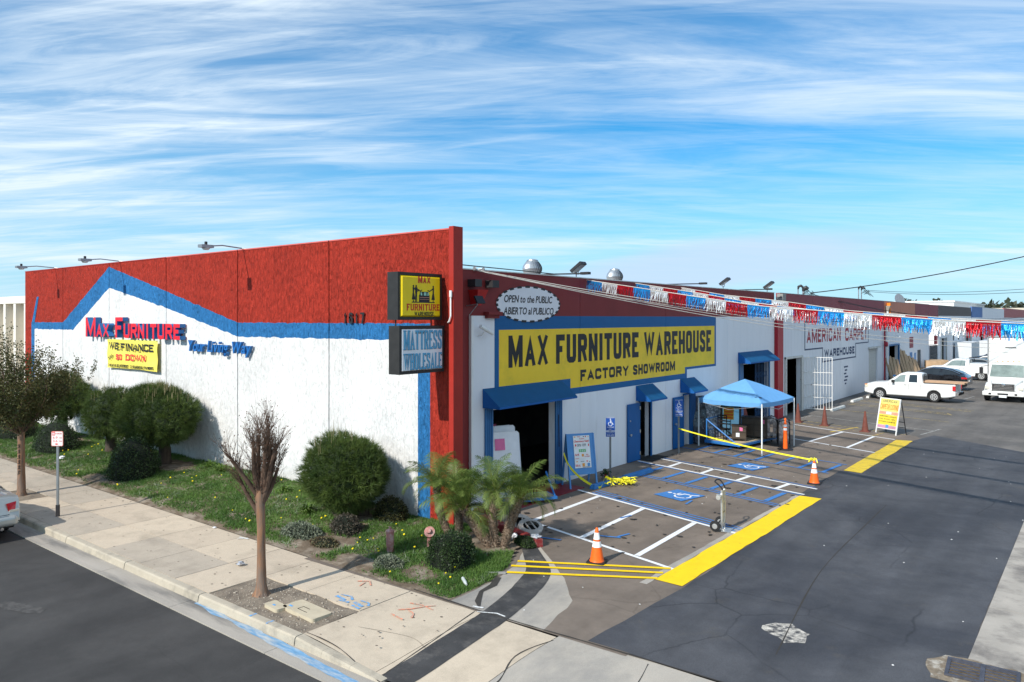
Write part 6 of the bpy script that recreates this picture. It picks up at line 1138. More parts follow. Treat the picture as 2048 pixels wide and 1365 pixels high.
# accessible parking signs
def ada(x, y, top, lab):
    t = empty('accessible_parking_sign', (x, y, 0), R(-47) + R(90), lab, 'sign', 'blue accessible parking signs on steel posts'); b = MB(); b.box((-.03, -.02, 0), (.03, .02, top - .02)); b.build('post', mat('sign_post', (.20, .21, .22), .5, metal=.5, var=.2, vs=8), t)
    for z0, z1 in ((top - .43, top), (top - .63, top - .445)): b = MB(); b.box((-.15, -.026, z0), (.15, -.021, z1)); b.build('plate', mat('ada_blue', (.02, .09, .38), .4, var=.05), t)
    b = MB(); o_ = Vector((0, -.028, top - .16)); 
    def s_(P, w_):
        for i in range(len(P) - 1):
            a_, c_ = Vector(P[i]), Vector(P[i + 1]); tt_ = (c_ - a_).normalized(); nn = Vector((-tt_.y, tt_.x)) * w_ / 2; b.prism([tuple(a_ - nn), tuple(c_ - nn), tuple(c_ + nn), tuple(a_ + nn)], o_ - Vector((0, .0004 * i, 0)), X_, Z_, .001)
    s_([(0, .08), (.005, -.01), (.06, -.01), (.09, -.07)], .022); s_([(0, .045), (.05, .045)], .018); s_([(-.005 + .065 * math.cos(R(q)), -.045 + .065 * math.sin(R(q))) for q in range(110, 380, 30)], .016); b.lathe((0, -.030, top - .05), [(.02, 0), (.02, .002)], 8, axis=(0, -1, 0))
    letters(b, 'PARKING', (-.11, -.029, top - .33), X_, Z_, .22, .035, .001, .01, .06); letters(b, 'ONLY', (-.06, -.029, top - .39), X_, Z_, .12, .03, .001, .01, .06)
    letters(b, 'MINIMUM', (-.12, -.029, top - .51), X_, Z_, .24, .03, .001, .01, .06); letters(b, 'FINE $250', (-.12, -.029, top - .59), X_, Z_, .24, .04, .001, .01, .06)
    for z0 in (top - .012, top - .43, top - .458, top - .63): b.box((-.145, -.0285, z0), (.145, -.027, z0 + .008))
    b.build('white_print', REF, t)
ada(-12.73, 21.22, 1.95, 'blue accessible parking sign beside the tape pile, nearer of the two'); ada(-12.92, 26.62, 2.06, 'blue accessible parking sign in front of the second blue door')
# caution tape
TAP = mat('caution_tape', (.88, .80, .04), .4, var=.06, vs=20, col2=(.10, .09, .02), c2s=16, c2r=(.66, .70))
def ribbon(P, w_, lab, tw=0):
    b = MB(); vs = []
    for i, p in enumerate(P): p = Vector(p); an = tw * i + .3 * math.sin(i * .9); o_ = Vector((math.cos(an) * .35, math.sin(an) * .2, 1)).normalized() * w_ / 2; vs += [tuple(p - o_), tuple(p + o_)]
    b.add(vs, [(2 * i, 2 * i + 2, 2 * i + 3, 2 * i + 1) for i in range(len(P) - 1)]); return b.build('caution_tape', TAP, None, lab, 'tape')
ribbon([tuple(Vector((-12.90, 26.58, .96)).lerp(Vector((-7.2, 24.36, .74)), i / 40) - Z_ * .07 * 4 * (i / 40) * (1 - i / 40)) for i in range(41)], .05, 'yellow caution tape stretched from the blue sign post to the far orange cone', .05)
ribbon(spline([(-12.93, 18.83, 1.1), (-12.85, 18.95, .75), (-12.6, 19.1, .42), (-12.35, 19.4, .14), (-12.12, 19.6, .03), (-12.08, 19.75, .22), (-12.1, 19.95, .30), (-12.0, 20.2, .10)], 6), .075, 'yellow caution tape drooping off the blue sandwich board')
b = MB(); rr_ = random.Random(9)
for _ in range(34):
    c_ = Vector((-11.88 + rr_.gauss(0, .16), 20.45 + rr_.gauss(0, .22), .04 + abs(rr_.gauss(0, .05)))); P = [c_ + Vector((rr_.uniform(-.16, .16), rr_.uniform(-.16, .16), rr_.uniform(-.03, .10))) for _ in range(5)]; P = spline([tuple(p) for p in P], 4); vs = []
    for i, p in enumerate(P): p = Vector(p); p.z = max(.01, p.z); o_ = Vector((math.sin(i), math.cos(i * 1.3), .8)).normalized() * .03; vs += [tuple(p - o_ + Z_ * .03), tuple(p + o_ + Z_ * .01)]
    b.add(vs, [(2 * i, 2 * i + 2, 2 * i + 3, 2 * i + 1) for i in range(len(P) - 1)])
b.build('caution_tape', TAP, None, 'crumpled heap of yellow caution tape beside the blue wheel stop', 'tape')
b = MB(); [b.tube(spline([(-7.2, 24.36, .72), (-7.2 + dx, 24.36 + dy, .80), (-7.2 + dx * 1.8, 24.36 + dy * 1.8, .68)], 4), .02, 4) for dx, dy in ((-.08, -.04), (.07, -.05), (-.02, .09))]; b.build('caution_tape', TAP, None, 'knot of yellow tape on top of the far orange cone', 'tape')
# canopy
CAN = mat('canopy_fabric', (.14, .36, .66), .65, var=.05, vs=4, bump=.35, bs=3.5, bdist=.04); t = empty('pop_up_canopy', (0, 0, 0), 0, 'light blue pop up canopy on thin white legs over the furniture cart', 'canopy')
cn = [Vector((-10.2, 28.05, 1.98)), Vector((-9.99, 31.1, 1.98)), Vector((-12.85, 31.9, 1.95)), Vector((-13.05, 28.72, 1.93))]; pk = Vector((-11.6, 29.95, 2.72)); b = MB(); N_ = 8; vs = []; fs = []
for k in range(4):
    A_, B_ = cn[k], cn[(k + 1) % 4]; base = len(vs)
    for i in range(N_ + 1):
        for j in range(N_ + 1):
            f = i / N_; e_ = A_.lerp(B_, j / N_); p = pk.lerp(e_, f); p.z += .045 * math.sin(math.pi * f) - .04 * math.sin(math.pi * j / N_) * f; p.z += .012 * noise.noise((p.x * 4, p.y * 4, 0)); vs.append(tuple(p))
    for i in range(N_):
        for j in range(N_): a_ = base + i * (N_ + 1) + j; fs.append((a_, a_ + N_ + 1, a_ + N_ + 2, a_ + 1))
    v0 = len(vs)
    for j in range(N_ + 1): e_ = A_.lerp(B_, j / N_); zt = e_.z - .03 * math.sin(math.pi * j / N_); vs += [(e_.x, e_.y, zt), (e_.x + .02 * noise.noise((j, k, 0)), e_.y, zt - .17 - .03 * noise.noise((j * .7, k, 3)))]
    for j in range(N_): fs.append((v0 + 2 * j, v0 + 2 * j + 1, v0 + 2 * j + 3, v0 + 2 * j + 2))
b.add(vs, fs); b.build('canopy_cloth', CAN, t, smooth=True)
for c_ in cn: b = MB(); b.box((c_.x - .022, c_.y - .022, 0), (c_.x + .022, c_.y + .022, 1.95)); b.build('leg', WHP, t)
b = MB(); q = cn[0] + (pk - cn[0]) * .22; b.box((q.x - .12, q.y - .02, q.z + .0), (q.x + .12, q.y + .12, q.z + .012)); b.build('logo_patch', BLK, t)
b = MB(); q = pk + (cn[1] - pk) * .25; b.add([tuple(q + Vector((-.25, 0, .0))), tuple(q + Vector((.2, .1, -.02))), tuple(q + Vector((.1, .35, -.04))), tuple(q + Vector((-.35, .2, .02)))], [(0, 1, 2, 3)]); b.build('vent_flap', mat('canopy_vent', (.05, .16, .33), .7), t)
for k in range(4): b = MB(); A_, B_ = cn[k], cn[(k + 1) % 4]; b.tube([tuple(A_ - Z_ * .12), tuple((A_ + B_) / 2 - Z_ * .35), tuple(B_ - Z_ * .12)], .012, 5); b.build('truss', STEEL, t)
# furniture cart under the canopy
CB_ = mat('cart_blue', (.03, .17, .46), .5, var=.1, vs=4); t = empty('furniture_cart', (-12.85, 29.0, 0), R(-8), 'blue framed flat cart with a plywood deck loaded with dark furniture', 'cart')
MB().box((.0, 0, .20), (1.5, 2.9, .235)).build('deck', mat('plywood', (.50, .40, .28), .7, var=.12, vs=3), t)
for lo, hi in (((0, -.05, .12), (1.5, 0, .235)), ((0, 2.9, .12), (1.5, 2.95, .235)), ((-.05, -.05, .12), (0, 2.95, .235)), ((1.5, -.05, .12), (1.55, 2.95, .2))): MB().box(lo, hi).build('side_rail', CB_, t)
b = MB(); b.tube([(.02, 0, .2), (.02, 0, 1.08), (.0, .9, 1.12)], .028, 6); b.build('upright', CB_, t); b = MB(); b.tube([(.0, .9, .2), (.0, .9, 1.12)], .028, 6); b.build('upright', CB_, t); b = MB(); b.tube([(.02, 0, 1.06), (1.35, 0, .22)], .03, 6); b.build('brace', CB_, t); b = MB(); b.tube([(.02, 0, .62), (0, .9, .62)], .022, 6); b.build('crossbar', CB_, t)
for x, y in ((.15, .1), (1.4, .1), (.15, 2.8), (1.4, 2.8)): MB().lathe((x - .02, y, .06), [(.06, 0), (.06, .04)], 12, axis=(1, 0, 0)).build('caster', BLK, t)
cm = t.matrix_basis.copy(); cartM = Matrix.Translation((-12.85, 29.0, 0)) @ Matrix.Rotation(R(-8), 4, 'Z'); W3 = mat('espresso_wood', (.060, .045, .034), .4, var=.25, vs=5); CHW = mat('black_wood', (.02, .017, .016), .4)
def onc(name, x, y, rz, lab, cat, z=.236): p = cartM @ Vector((x, y, z)); return empty(name, p, R(-8) + rz, lab, cat)
t = onc('dining_chair', .45, .35, R(10), 'black ladder back dining chair standing on the cart', 'chair'); MB().box((-.21, -.2, .43), (.21, .2, .47)).build('seat', CHW, t)
for x, y, hh_ in ((-.19, -.18, .43), (.17, -.18, .43), (-.19, .16, 1.0), (.17, .16, 1.0)): MB().box((x, y, 0), (x + .03, y + .03, hh_)).build('leg', CHW, t)
for z in (.62, .74, .86, .96): MB().box((-.17, .165, z), (.18, .185, z + .05)).build('back_slat', CHW, t)
t = onc('nightstand', 1.05, .75, R(30), 'dark brown two drawer nightstand with a pink and a white tag', 'nightstand'); MB().box((-.28, -.22, .08), (.28, .22, .60)).build('case', W3, t); MB().box((-.30, -.24, .60), (.30, .24, .63)).build('top', W3, t)
for z in (.12, .37): d_ = MB().box((-.26, -.235, z), (.26, -.221, z + .21)).build('drawer', mat('drawer_espresso', (.085, .065, .048), .35, var=.2), t)
for x in (-.26, .22):
    for y in (-.2, .16): MB().box((x, y, 0), (x + .04, y + .04, .08)).build('leg', W3, t)
MB().box((.02, -.245, .42), (.14, -.24, .57)).build('price_tag', PPK, t); MB().box((-.12, -.245, .18), (.02, -.24, .34)).build('price_tag', REF, t)
t = onc('dresser', 1.1, 1.95, R(20), 'large dark brown dresser with a pink tag at the back of the cart', 'dresser'); MB().box((-.5, -.25, .05), (.5, .25, .82)).build('case', W3, t); MB().box((-.53, -.28, .82), (.53, .28, .86)).build('top', W3, t)
for i in range(2):
    for z in (.10, .33, .57): MB().box((-.47 + i * .48, -.265, z), (-.02 + i * .48, -.251, z + .2)).build('drawer', MATS['drawer_espresso'], t)
MB().box((.30, -.275, .62), (.42, -.267, .78)).build('price_tag', PPK, t)
t = onc('framed_mirror', .35, 1.3, R(25), 'dark framed mirror with an orange sale notice standing on the cart', 'mirror'); M = Matrix.Rotation(R(-8), 4, 'X')
for lo, hi in (((-.42, -.03, 0), (-.33, .03, 1.35)), ((.33, -.03, 0), (.42, .03, 1.35)), ((-.33, -.03, 1.26), (.33, .03, 1.35)), ((-.33, -.03, 0), (.33, .03, .09))): b = MB(); b.box(lo, hi, 0, M); b.build('frame', W3, t)
b = MB(); b.box((-.33, -.01, .09), (.33, .01, 1.26), 0, M); b.build('glass', mat('mirror_glass', (.25, .27, .28), .08, metal=1), t); b = MB(); b.box((-.30, -.022, .72), (.12, -.012, 1.22), 0, M); n_ = b.build('sale_notice', mat('notice_yellow', (.90, .58, .03), .6), t); 
for z in (.76, .88, 1.0, 1.11): b = MB(); b.box((-.27, -.026, z), (.09, -.023, z + .08), 0, M); b.build('print', mat('notice_orange', (.85, .16, .03), .6), n_)
# mattresses leaning on the wall
def slabm(name, x, y, z, w_, h_, th, rx, rz, m, lab, cat, grp=None):
    t = empty(name, (x, y, z), rz, lab, cat, grp); M = Matrix.Rotation(R(rx), 4, 'X'); b = MB(); r_ = .05; sec = [(-w_ / 2 + r_, 0), (w_ / 2 - r_, 0), (w_ / 2, r_), (w_ / 2, h_ - r_), (w_ / 2 - r_, h_), (-w_ / 2 + r_, h_), (-w_ / 2, h_ - r_), (-w_ / 2, r_)]
    b.T = M; b.prism(sec, (0, 0, 0), X_, Z_, -th); b.build('mattress_body', m, t); b = MB(); b.T = M; [b.tube([(x_, yy, z_) for x_, z_ in sec + sec[:1]], .012, 5) for yy in (.0, th)]; b.build('piping', m, t); return t
PLA = mat('plastic_wrap', (.30, .31, .34), .2, var=.5, vs=9, bump=.9, bs=12, bdist=.03, col2=(.62, .63, .66), c2s=9, c2r=(.45, .6), coat=.6); PLD = mat('plastic_wrap_dark', (.05, .055, .07), .2, var=.5, vs=8, bump=.9, bs=12, bdist=.03, col2=(.25, .26, .30), c2s=12, c2r=(.55, .66), coat=.6)
slabm('wrapped_mattress', -12.95, 29.95, .01, 1.15, 1.95, .2, -14, R(58), PLA, 'grey plastic wrapped mattress leaning on the wall behind the cart', 'mattress'); slabm('wrapped_mattress', -13.15, 29.35, .01, .8, 1.95, .2, -10, R(70), PLD, 'dark shiny wrapped mattress leaning at the corner of the second door', 'mattress')
QU = mat('quilted_white', (.80, .80, .82), .6, var=.05, vs=5, bump=.6, bs=7, bdist=.02)
tt = slabm('white_mattress', -13.12, 16.35, .20, .9, 1.80, .17, -9, R(62), QU, 'white quilted mattress leaning in the wide doorway with a pink notice', 'mattress'); b = MB(); b.T = Matrix.Rotation(R(-9), 4, 'X'); b.box((-.30, -.02, 1.30), (.0, -.008, 1.62)); b.build('pink_notice', PPK, tt)
slabm('white_mattress', -13.5, 16.55, .05, 1.1, 2.05, .2, -6, R(70), QU, 'second white mattress standing behind the first in the wide doorway', 'mattress')
t = empty('panel_dolly', (-12.85, 16.9, 0), R(62), 'low plywood dolly with a blue angled frame under the white mattress', 'dolly'); MB().box((-.75, -.3, .12), (.75, .3, .16)).build('deck', MATS['plywood'], t)
for lo, hi in (((-.78, -.34, .09), (.78, -.3, .16)), ((-.78, .3, .09), (.78, .34, .16)), ((.75, -.3, .09), (.79, .3, .16)), ((-.79, -.3, .09), (-.75, .3, .16))): MB().box(lo, hi).build('rail', CB_, t)
for q in (-.72, .72): b = MB(); b.tube([(q, -.3, .16), (q, .28, .75)], .03, 6); b.build('brace', CB_, t)
for x in (-.6, .6):
    for y in (-.25, .25): MB().lathe((x, y - .02, .05), [(.05, 0), (.05, .04)], 10, axis=(0, 1, 0)).build('caster', BLK, t)
# folded rollaway beds
QP = mat('wrapped_pad_brown', (.34, .27, .24), .3, var=.4, vs=9, bump=.8, bs=14, bdist=.02, col2=(.62, .58, .56), c2s=8, c2r=(.45, .6), coat=.5)
for x, y, lab in ((-11.0, 31.35, 'folded rollaway bed with a plastic wrapped pad, nearer the cart'), (-10.35, 30.95, 'folded rollaway bed with a plastic wrapped pad beside the orange post')):
    t = empty('folding_bed', (x, y, 0), R(20), lab, 'folding bed', 'folded rollaway beds under the canopy'); b = MB(); P = [(-.10, .30), (-.12, .92), (-.04, 1.0), (.04, 1.0), (.12, .92), (.10, .30)]; 
    for s_ in (-1, 1): b = MB(); b.prism([(s_ * .05, .28), (s_ * .17, .24), (s_ * .20, .90), (s_ * .14, 1.02), (0, 1.06), (0, .94), (s_ * .07, .92)], (0, .45, 0), X_, Z_, .9); b.build('mattress_pad', QP, t)
    for yy in (-.42, .42): b = MB(); b.tube([(.22, yy, 0), (.22, yy, 1.0), (.0, yy, 1.08), (-.22, yy, 1.0), (-.22, yy, 0)], .016, 6); b.build('frame', BLK, t)
    b = MB(); b.box((.205, -.42, .25), (.225, .42, .98)); b.build('mesh_base', BLK, t)
    b = MB(); b.tube([(.22, -.42, .18), (.22, .42, .18)], .014, 6); b.tube([(-.22, -.42, .18), (-.22, .42, .18)], .014, 6); b.build('crossbar', BLK, t)
    for x_ in (-.22, .22):
        for yy in (-.42, .42): MB().lathe((x_ - .015, yy, .03), [(.03, 0), (.03, .03)], 8, axis=(1, 0, 0)).build('caster', BLK, t)
for i, (yy, rx) in enumerate(((34.75, 12), (35.2, 16), (35.7, 9))):
    b = MB(); b.box((-.12, -.02, 0), (.12, .02, 1.9), 0, Matrix.Translation((-13.7, yy, .02)) @ Matrix.Rotation(R(60), 4, 'Z') @ Matrix.Rotation(R(-rx), 4, 'X') @ Matrix.Rotation(R(-8), 4, 'Y')); b.build('leaning_board', mat('board_red', (.20, .05, .04), .6, var=.2), None, ('left dark red board leaning in the gated doorway', 'middle dark red board leaning in the gated doorway', 'right dark red board leaning in the gated doorway')[i], 'board', 'dark red boards in the gated doorway')
# hand truck
t = empty('hand_truck', (-7.37, 17.62, .015), R(98), 'silver aluminium hand truck with black handle standing on the white line', 'hand truck'); AL = mat('aluminium', (.70, .71, .70), .32, metal=.8, var=.1, vs=10)
for q in (-.12, .12): b = MB(); b.box((q - .022, -.02, .02), (q + .022, .02, 1.0)); b.build('side_rail', AL, t)
for z in (.16, .42, .68, .93): MB().box((-.1, -.012, z), (.1, .012, z + .035)).build('crossbar', AL if z != .42 else CHAR, t)
for q in (-.05, .0, .05): MB().box((q - .008, -.014, .2), (q + .008, .010, .93)).build('slat', AL, t)
b = MB(); b.tube(spline([(-.12, 0, .98), (-.12, .0, 1.04), (-.13, .12, 1.15), (-.10, .17, 1.18), (.06, .17, 1.20), (.12, .10, 1.18), (.13, .0, 1.04), (.12, 0, .98)], 4), .018, 7); b.build('handle', BLK, t)
b = MB(); b.box((-.2, -.20, .0), (.2, .0, .014)); b.build('toe_plate', AL, t)
for q, s_ in ((-.24, -1), (.24, 1)):
    w_ = MB().lathe((q - .04, .13, .13), [(.08, 0), (.125, .012), (.13, .04), (.125, .068), (.08, .08)], 22, axis=(1, 0, 0)).build('wheel', RUB, t, smooth=True); MB().lathe((q - .045, .13, .13), [(.02, 0), (.065, .002), (.07, .09), (.02, .091)], 16, axis=(1, 0, 0)).build('hub', AL, w_)
b = MB(); b.tube([(-.24, .13, .13), (.24, .13, .13)], .012, 6); b.tube([(-.12, 0, .3), (-.12, .13, .13)], .012, 6); b.tube([(.12, 0, .3), (.12, .13, .13)], .012, 6); b.build('axle', CHAR, t)
for q in (-.20, ): b = MB(); b.cbox((-.16, .05, .86), (.1, .12, .07)); b.build('caster_bracket', AL, t); MB().lathe((-.27, .05, .83), [(.03, 0), (.055, .005), (.055, .03), (.03, .035)], 14, axis=(1, 0, 0)).build('caster', mat('caster_grey', (.4, .4, .38)), t)
# red curb, rubbish at the corner, pipes
RC = mat('red_curb', (.33, .040, .038), .7, var=.15, vs=5, col2=(.40, .26, .22), c2s=5, c2r=(.52, .68)); t = empty('red_curb', (0, 0, 0), 0, 'worn red painted curb along the palms at the drive corner', 'curb')
for (xa, ya), (xb, yb) in (((-10.08, 13.70), (-11.3, 14.12)), ((-11.32, 14.13), (-12.5, 14.55))):
    d_ = Vector((xb - xa, yb - ya)).normalized(); n_ = Vector((-d_.y, d_.x)) * .10; b = MB(); b.prism([(xa + n_.x, ya + n_.y), (xb + n_.x, yb + n_.y), (xb - n_.x, yb - n_.y), (xa - n_.x, ya - n_.y)], (0, 0, -.02), X_, Y_, .20); b.build('curb_stone', RC, t)
PG = mat('plastic_beige', (.42, .38, .34), .5, var=.15, vs=5)
def shell(x, y, rz, rx, lab):
    t = empty('plastic_chair_shell', (x, y, .20), rz, lab, 'chair part'); t.rotation_euler = (R(rx), 0, rz); b = MB()
    oc = [(.34 * math.cos(R(q)), .27 * math.sin(R(q))) for q in range(0, 360, 30)]; ic = [(.23 * math.cos(R(q)), .15 * math.sin(R(q))) for q in range(0, 360, 30)]; vs = [(x_, y_, 0) for x_, y_ in oc] + [(x_, y_, .03) for x_, y_ in ic] + [(x_, y_, -.16) for x_, y_ in oc]
    b.add(vs, [(i, (i + 1) % 12, 12 + (i + 1) % 12, 12 + i) for i in range(12)] + [(24 + i, 24 + (i + 1) % 12, (i + 1) % 12, i) for i in range(12)]); b.build('rim', PG, t); b = MB(); [b.box((-.018 + q, -.16, -.01), (.018 + q, .16, .012)) for q in (-.08, .09)]; b.build('rib', PG, t); b = MB(); b.add([(x_ * .98, y_ * .98, -.12) for x_, y_ in oc], [tuple(range(12))]); b.build('back_panel', BLK, t)
shell(-11.25, 14.45, R(40), 40, 'broken beige plastic shell leaning behind the palms, left one'); shell(-10.85, 14.40, R(75), 28, 'broken beige plastic shell behind the palms by the white line')
b = MB(); b.prism([(0, 0), (.55, 0), (.5, .42), (.1, .45)], (-11.9, 14.5, .3), Vector((.9, .4, 0)), Vector((0, .35, .9)), .1); b.build('black_bin_lid', BLK, None, 'black plastic panel lying beside the beige shells at the corner', 'plastic panel')
def pipe(x, y, h, r, lab, cap):
    z0 = moundz(x, y); t = empty('standpipe', (x, y, z0 - .02), 0, lab, 'standpipe', 'faded pink fire standpipes in the planting bed'); PK = mat('faded_red_pipe', (.40, .17, .145), .8, var=.25, vs=9, col2=(.50, .36, .32), c2s=7, c2r=(.48, .62), bump=.4, bs=30)
    if not cap: MB().lathe((0, 0, 0), [(r * .85, 0), (r * .85, .14), (r, .17), (r, h * .9), (r * 1.1, h * .9), (r * 1.1, h * .94), (r * .8, h), (.02, h + .01)], 16).build('barrel', PK, t, smooth=True); b = MB(); b.tube([(0, 0, h), (0, 0, h + .05)], .02, 6); b.tube([(-.04, 0, h + .05), (.04, 0, h + .05)], .012, 5); b.build('valve_stem', PK, t)
    else: MB().lathe((0, 0, 0), [(r * .6, 0), (r * .6, h - .15)], 14).build('barrel', PK, t, smooth=True); MB().lathe((0, 0, h), [(r * 1.35, -.05), (r * 1.35, .0), (r * .7, .02), (r * .55, .08), (.02, .09)], 18, axis=(.45, -.7, .5)).build('cap', PK, t, smooth=True)
pipe(-12.34, 11.24, .52, .085, 'faded pink standpipe standing in the ground cover left of the boxwood', False); pipe(-11.88, 12.0, .36, .09, 'pink round standpipe cap showing behind the boxwood', True)
pot = empty('flower_pot', (-12.62, 20.75, 0), 0, 'small pot of red flowers in foil beside the accessible parking sign', 'potted plant'); MB().lathe((0, 0, 0), [(.07, 0), (.10, .17), (.11, .18)], 12).build('pot', mat('pot_foil', (.5, .5, .52), .3, metal=.5, var=.3), pot); a_ = np.array([[0, 0, .2]] * 120) + rng.normal(0, .06, (120, 3)); V, F = leaves(a_, rng.normal(size=(120, 3)), np.full(120, .08), np.full(120, .05)); npmesh('leaves', V, F, LEAF, pot); a_ = np.array([[.02, -.03, .14]] * 50) + rng.normal(0, .05, (50, 3)); V, F = leaves(a_, rng.normal(size=(50, 3)), np.full(50, .06), np.full(50, .05)); npmesh('flowers', V, F, mat('flower_red', (.45, .01, .01), .6), pot)
def crumple(name, x, y, z, s, m, lab, cat, fl=.6, seed=0):
    b = MB(); r_ = random.Random(seed); vs = []; n = 8
    for i in range(5):
        for j in range(n): a1 = 2 * math.pi * j / n; e1 = math.pi * (i + .5) / 5; q = 1 + r_.uniform(-.35, .35); vs.append((s * q * math.sin(e1) * math.cos(a1), s * q * math.sin(e1) * math.sin(a1) * .8, s * fl * (1 + q * math.cos(e1))))
    b.add(vs, [(i * n + j, i * n + (j + 1) % n, (i + 1) * n + (j + 1) % n, (i + 1) * n + j) for i in range(4) for j in range(n)] + [tuple(range(n)), tuple(reversed(range(4 * n, 5 * n)))]); b.build(name, m, None, lab, cat, loc=(x, y, z))
crumple('crushed_can', -14.26, 8.79, 0, .09, mat('foil_litter', (.6, .6, .62), .3, metal=.6, var=.3, vs=20), 'crushed silver food wrapper on the sidewalk', 'litter', .5, 1)
crumple('white_bag', -10.75, 13.55, .12, .15, mat('paper_white', (.78, .78, .80), .7), 'crumpled white plastic bag against the red curb', 'litter', .4, 2); crumple('white_bag', -10.25, 13.78, .18, .14, MATS['paper_white'], 'white plastic bag draped over the end of the red curb', 'litter', .25, 3); crumple('paper_scrap', -20.8, 11.7, .12, .10, MATS['paper_white'], 'white paper scrap lying in the ground cover', 'litter', .3, 4); crumple('paper_scrap', -29.3, 11.0, .18, .14, MATS['paper_white'], 'white paper wad in the grass behind the parking sign', 'litter', .3, 5); crumple('paper_cup', -17.3, 9.96, 0, .05, MATS['paper_white'], 'small white paper scrap on the sidewalk edge', 'litter', .4, 6)
b = MB(); b.tube([(-9.95, 10.98, .07), (-9.78, 10.86, .06)], .035, 8); b.tube([(-9.78, 10.86, .06), (-9.68, 10.79, .055)], [.035, .016], 8); b.build('plastic_bottle', mat('bottle_plastic', (.70, .74, .72), .15, alpha=.75), None, 'clear plastic bottle lying at the edge of the grass by the drive', 'bottle')
b = MB(); b.box((-.2, -.03, 0), (.2, .03, .035), 0, Matrix.Translation((-9.72, 11.72, .01)) @ Matrix.Rotation(R(40), 4, 'Z')); b.build('wood_scrap', mat('wood_grey', (.30, .29, .28), .8), None, 'grey scrap of wood at the tip of the planting bed', 'wood scrap')
# parking sign at the kerb
t = empty('no_parking_sign', (-21.59, 8.01, 0), R(38.4), 'white and red kerbside parking sign on a grey steel post', 'sign'); b = MB(); b.box((-.028, -.018, -.02), (.028, .018, 2.2)); b.build('post', mat('grey_post', (.23, .25, .26), .5, metal=.4, var=.12, vs=8), t); MB().box((-.04, -.03, -.02), (.04, .03, .30)).build('sleeve', CHAR, t)
b = MB(); pts_ = []; w_, h_, r_ = .155, .195, .03
for cx_, cy_, a0 in ((w_ - r_, h_ - r_, 0), (-w_ + r_, h_ - r_, 90), (-w_ + r_, -h_ + r_, 180), (w_ - r_, -h_ + r_, 270)):
    for q in range(4): an = R(a0 + q * 30); pts_.append((cx_ + r_ * math.cos(an), cy_ + r_ * math.sin(an)))
b.prism(pts_, (0, -.02, 2.04), X_, Z_, .006); b.build('plate', mat('sign_border_red', (.72, .20, .16), .5), t); b = MB(); b.prism([(x_ * .92, y_ * .94) for x_, y_ in pts_], (0, -.0262, 2.04), X_, Z_, .002); pf = b.build('plate_face', mat('sign_white', (.80, .78, .76), .5, var=.05), t)
def pt3(s, x, z, w__, h__, m, bold=.01): b = MB(); letters(b, s, (x, -.029, z), X_, Z_, w__, h__, .001, bold, .06); b.build('print', m, pf)
MB().box((-.13, -.0292, 2.125), (-.055, -.0285, 2.22)).build('print', PRD, pf); pt3('NO', -.12, 2.145, .055, .055, REF); 
pt3('PARKING', -.045, 2.155, .17, .035, PRD); pt3('6-9', -.11, 2.04, .12, .06, PRD, .0); pt3('AM', .05, 2.045, .07, .035, PRD); pt3('3-6', -.11, 1.95, .12, .06, PRD, .0); pt3('PM', .05, 1.955, .07, .035, PRD); b = MB(); b.prism([(-.07, 1.90), (-.02, 1.88), (.03, 1.893), (.03, 1.907), (-.02, 1.92)], (0, -.029, 0), X_, Z_, .001); b.build('print', PRD, pf)
# cardboard outside the orange unit
CBD = mat('cardboard', (.45, .31, .19), .8, var=.15, vs=3)
for i, (x, y, hh_, lean_) in enumerate(((-12.9, 64.3, 2.2, 14), (-12.8, 65.3, 2.3, 16), (-12.9, 69.0, 2.9, 16), (-12.75, 70.0, 1.9, 20), (-12.8, 71.6, 2.2, 18), (-12.8, 73.0, 2.0, 22))):
    t = empty('leaning_cardboard', (x, y, 0), R(75), ('left bundle of flat boxes leaning in front of the blue framed doorway', 'right bundle of flat boxes leaning in front of the blue framed doorway', 'tallest flat cardboard bundle right of the blue framed doorway', 'short cardboard bundle in the middle of the leaning row', 'cardboard bundle leaning right of the short one', 'rightmost flat cardboard bundle leaning against the white wall')[i], 'cardboard', 'flat cardboard bundles leaning on the wall')
    for k in range(3): b = MB(); b.box((-.5 + k * .35, -.12, 0), (-.17 + k * .35, -.0, hh_ - .15 * k), 0, Matrix.Rotation(R(-lean_), 4, 'X') @ Matrix.Rotation(R(4 * k - 4), 4, 'Y')); b.build('flat_box', CBD, t)
k = 0
for x, y, z, s_ in ((-12.6, 76.5, 0, .7), (-12.3, 78.0, 0, .8), (-12.4, 77.2, .7, .65), (-12.1, 79.6, 0, .7), (-12.2, 79.0, .75, .6)):
    lab = ('left bottom carton of the stack by the dark door', 'middle bottom carton of the stack by the dark door', 'top left carton of the stack by the dark door', 'right bottom carton of the stack by the dark door', 'top right carton of the stack by the dark door')[k]; t = empty('carton', (x, y, z), R(8 * k), lab, 'carton', 'stacked cartons by the dark door'); MB().box((-.6, -.6, 0), (.6, .6, s_)).build('box', CBD, t); MB().box((-.601, -.04, s_ - .1), (.601, .04, s_ + .002)).build('tape_strip', mat('parcel_tape', (.55, .45, .30), .4), t); k += 1
t = empty('blue_bin', (-12.5, 63.6, 0), 0, 'blue plastic bin with orange scraps under the leaning boxes', 'bin'); MB().lathe((0, 0, 0), [(.35, 0), (.42, .8), (.45, .82)], 12).build('bin_body', mat('bin_blue', (.02, .16, .45), .5), t); crumple('bag', -12.9, 74.6, .0, .45, MATS['paper_white'], 'white sack on the ground beside the cartons', 'sack', .6, 8)
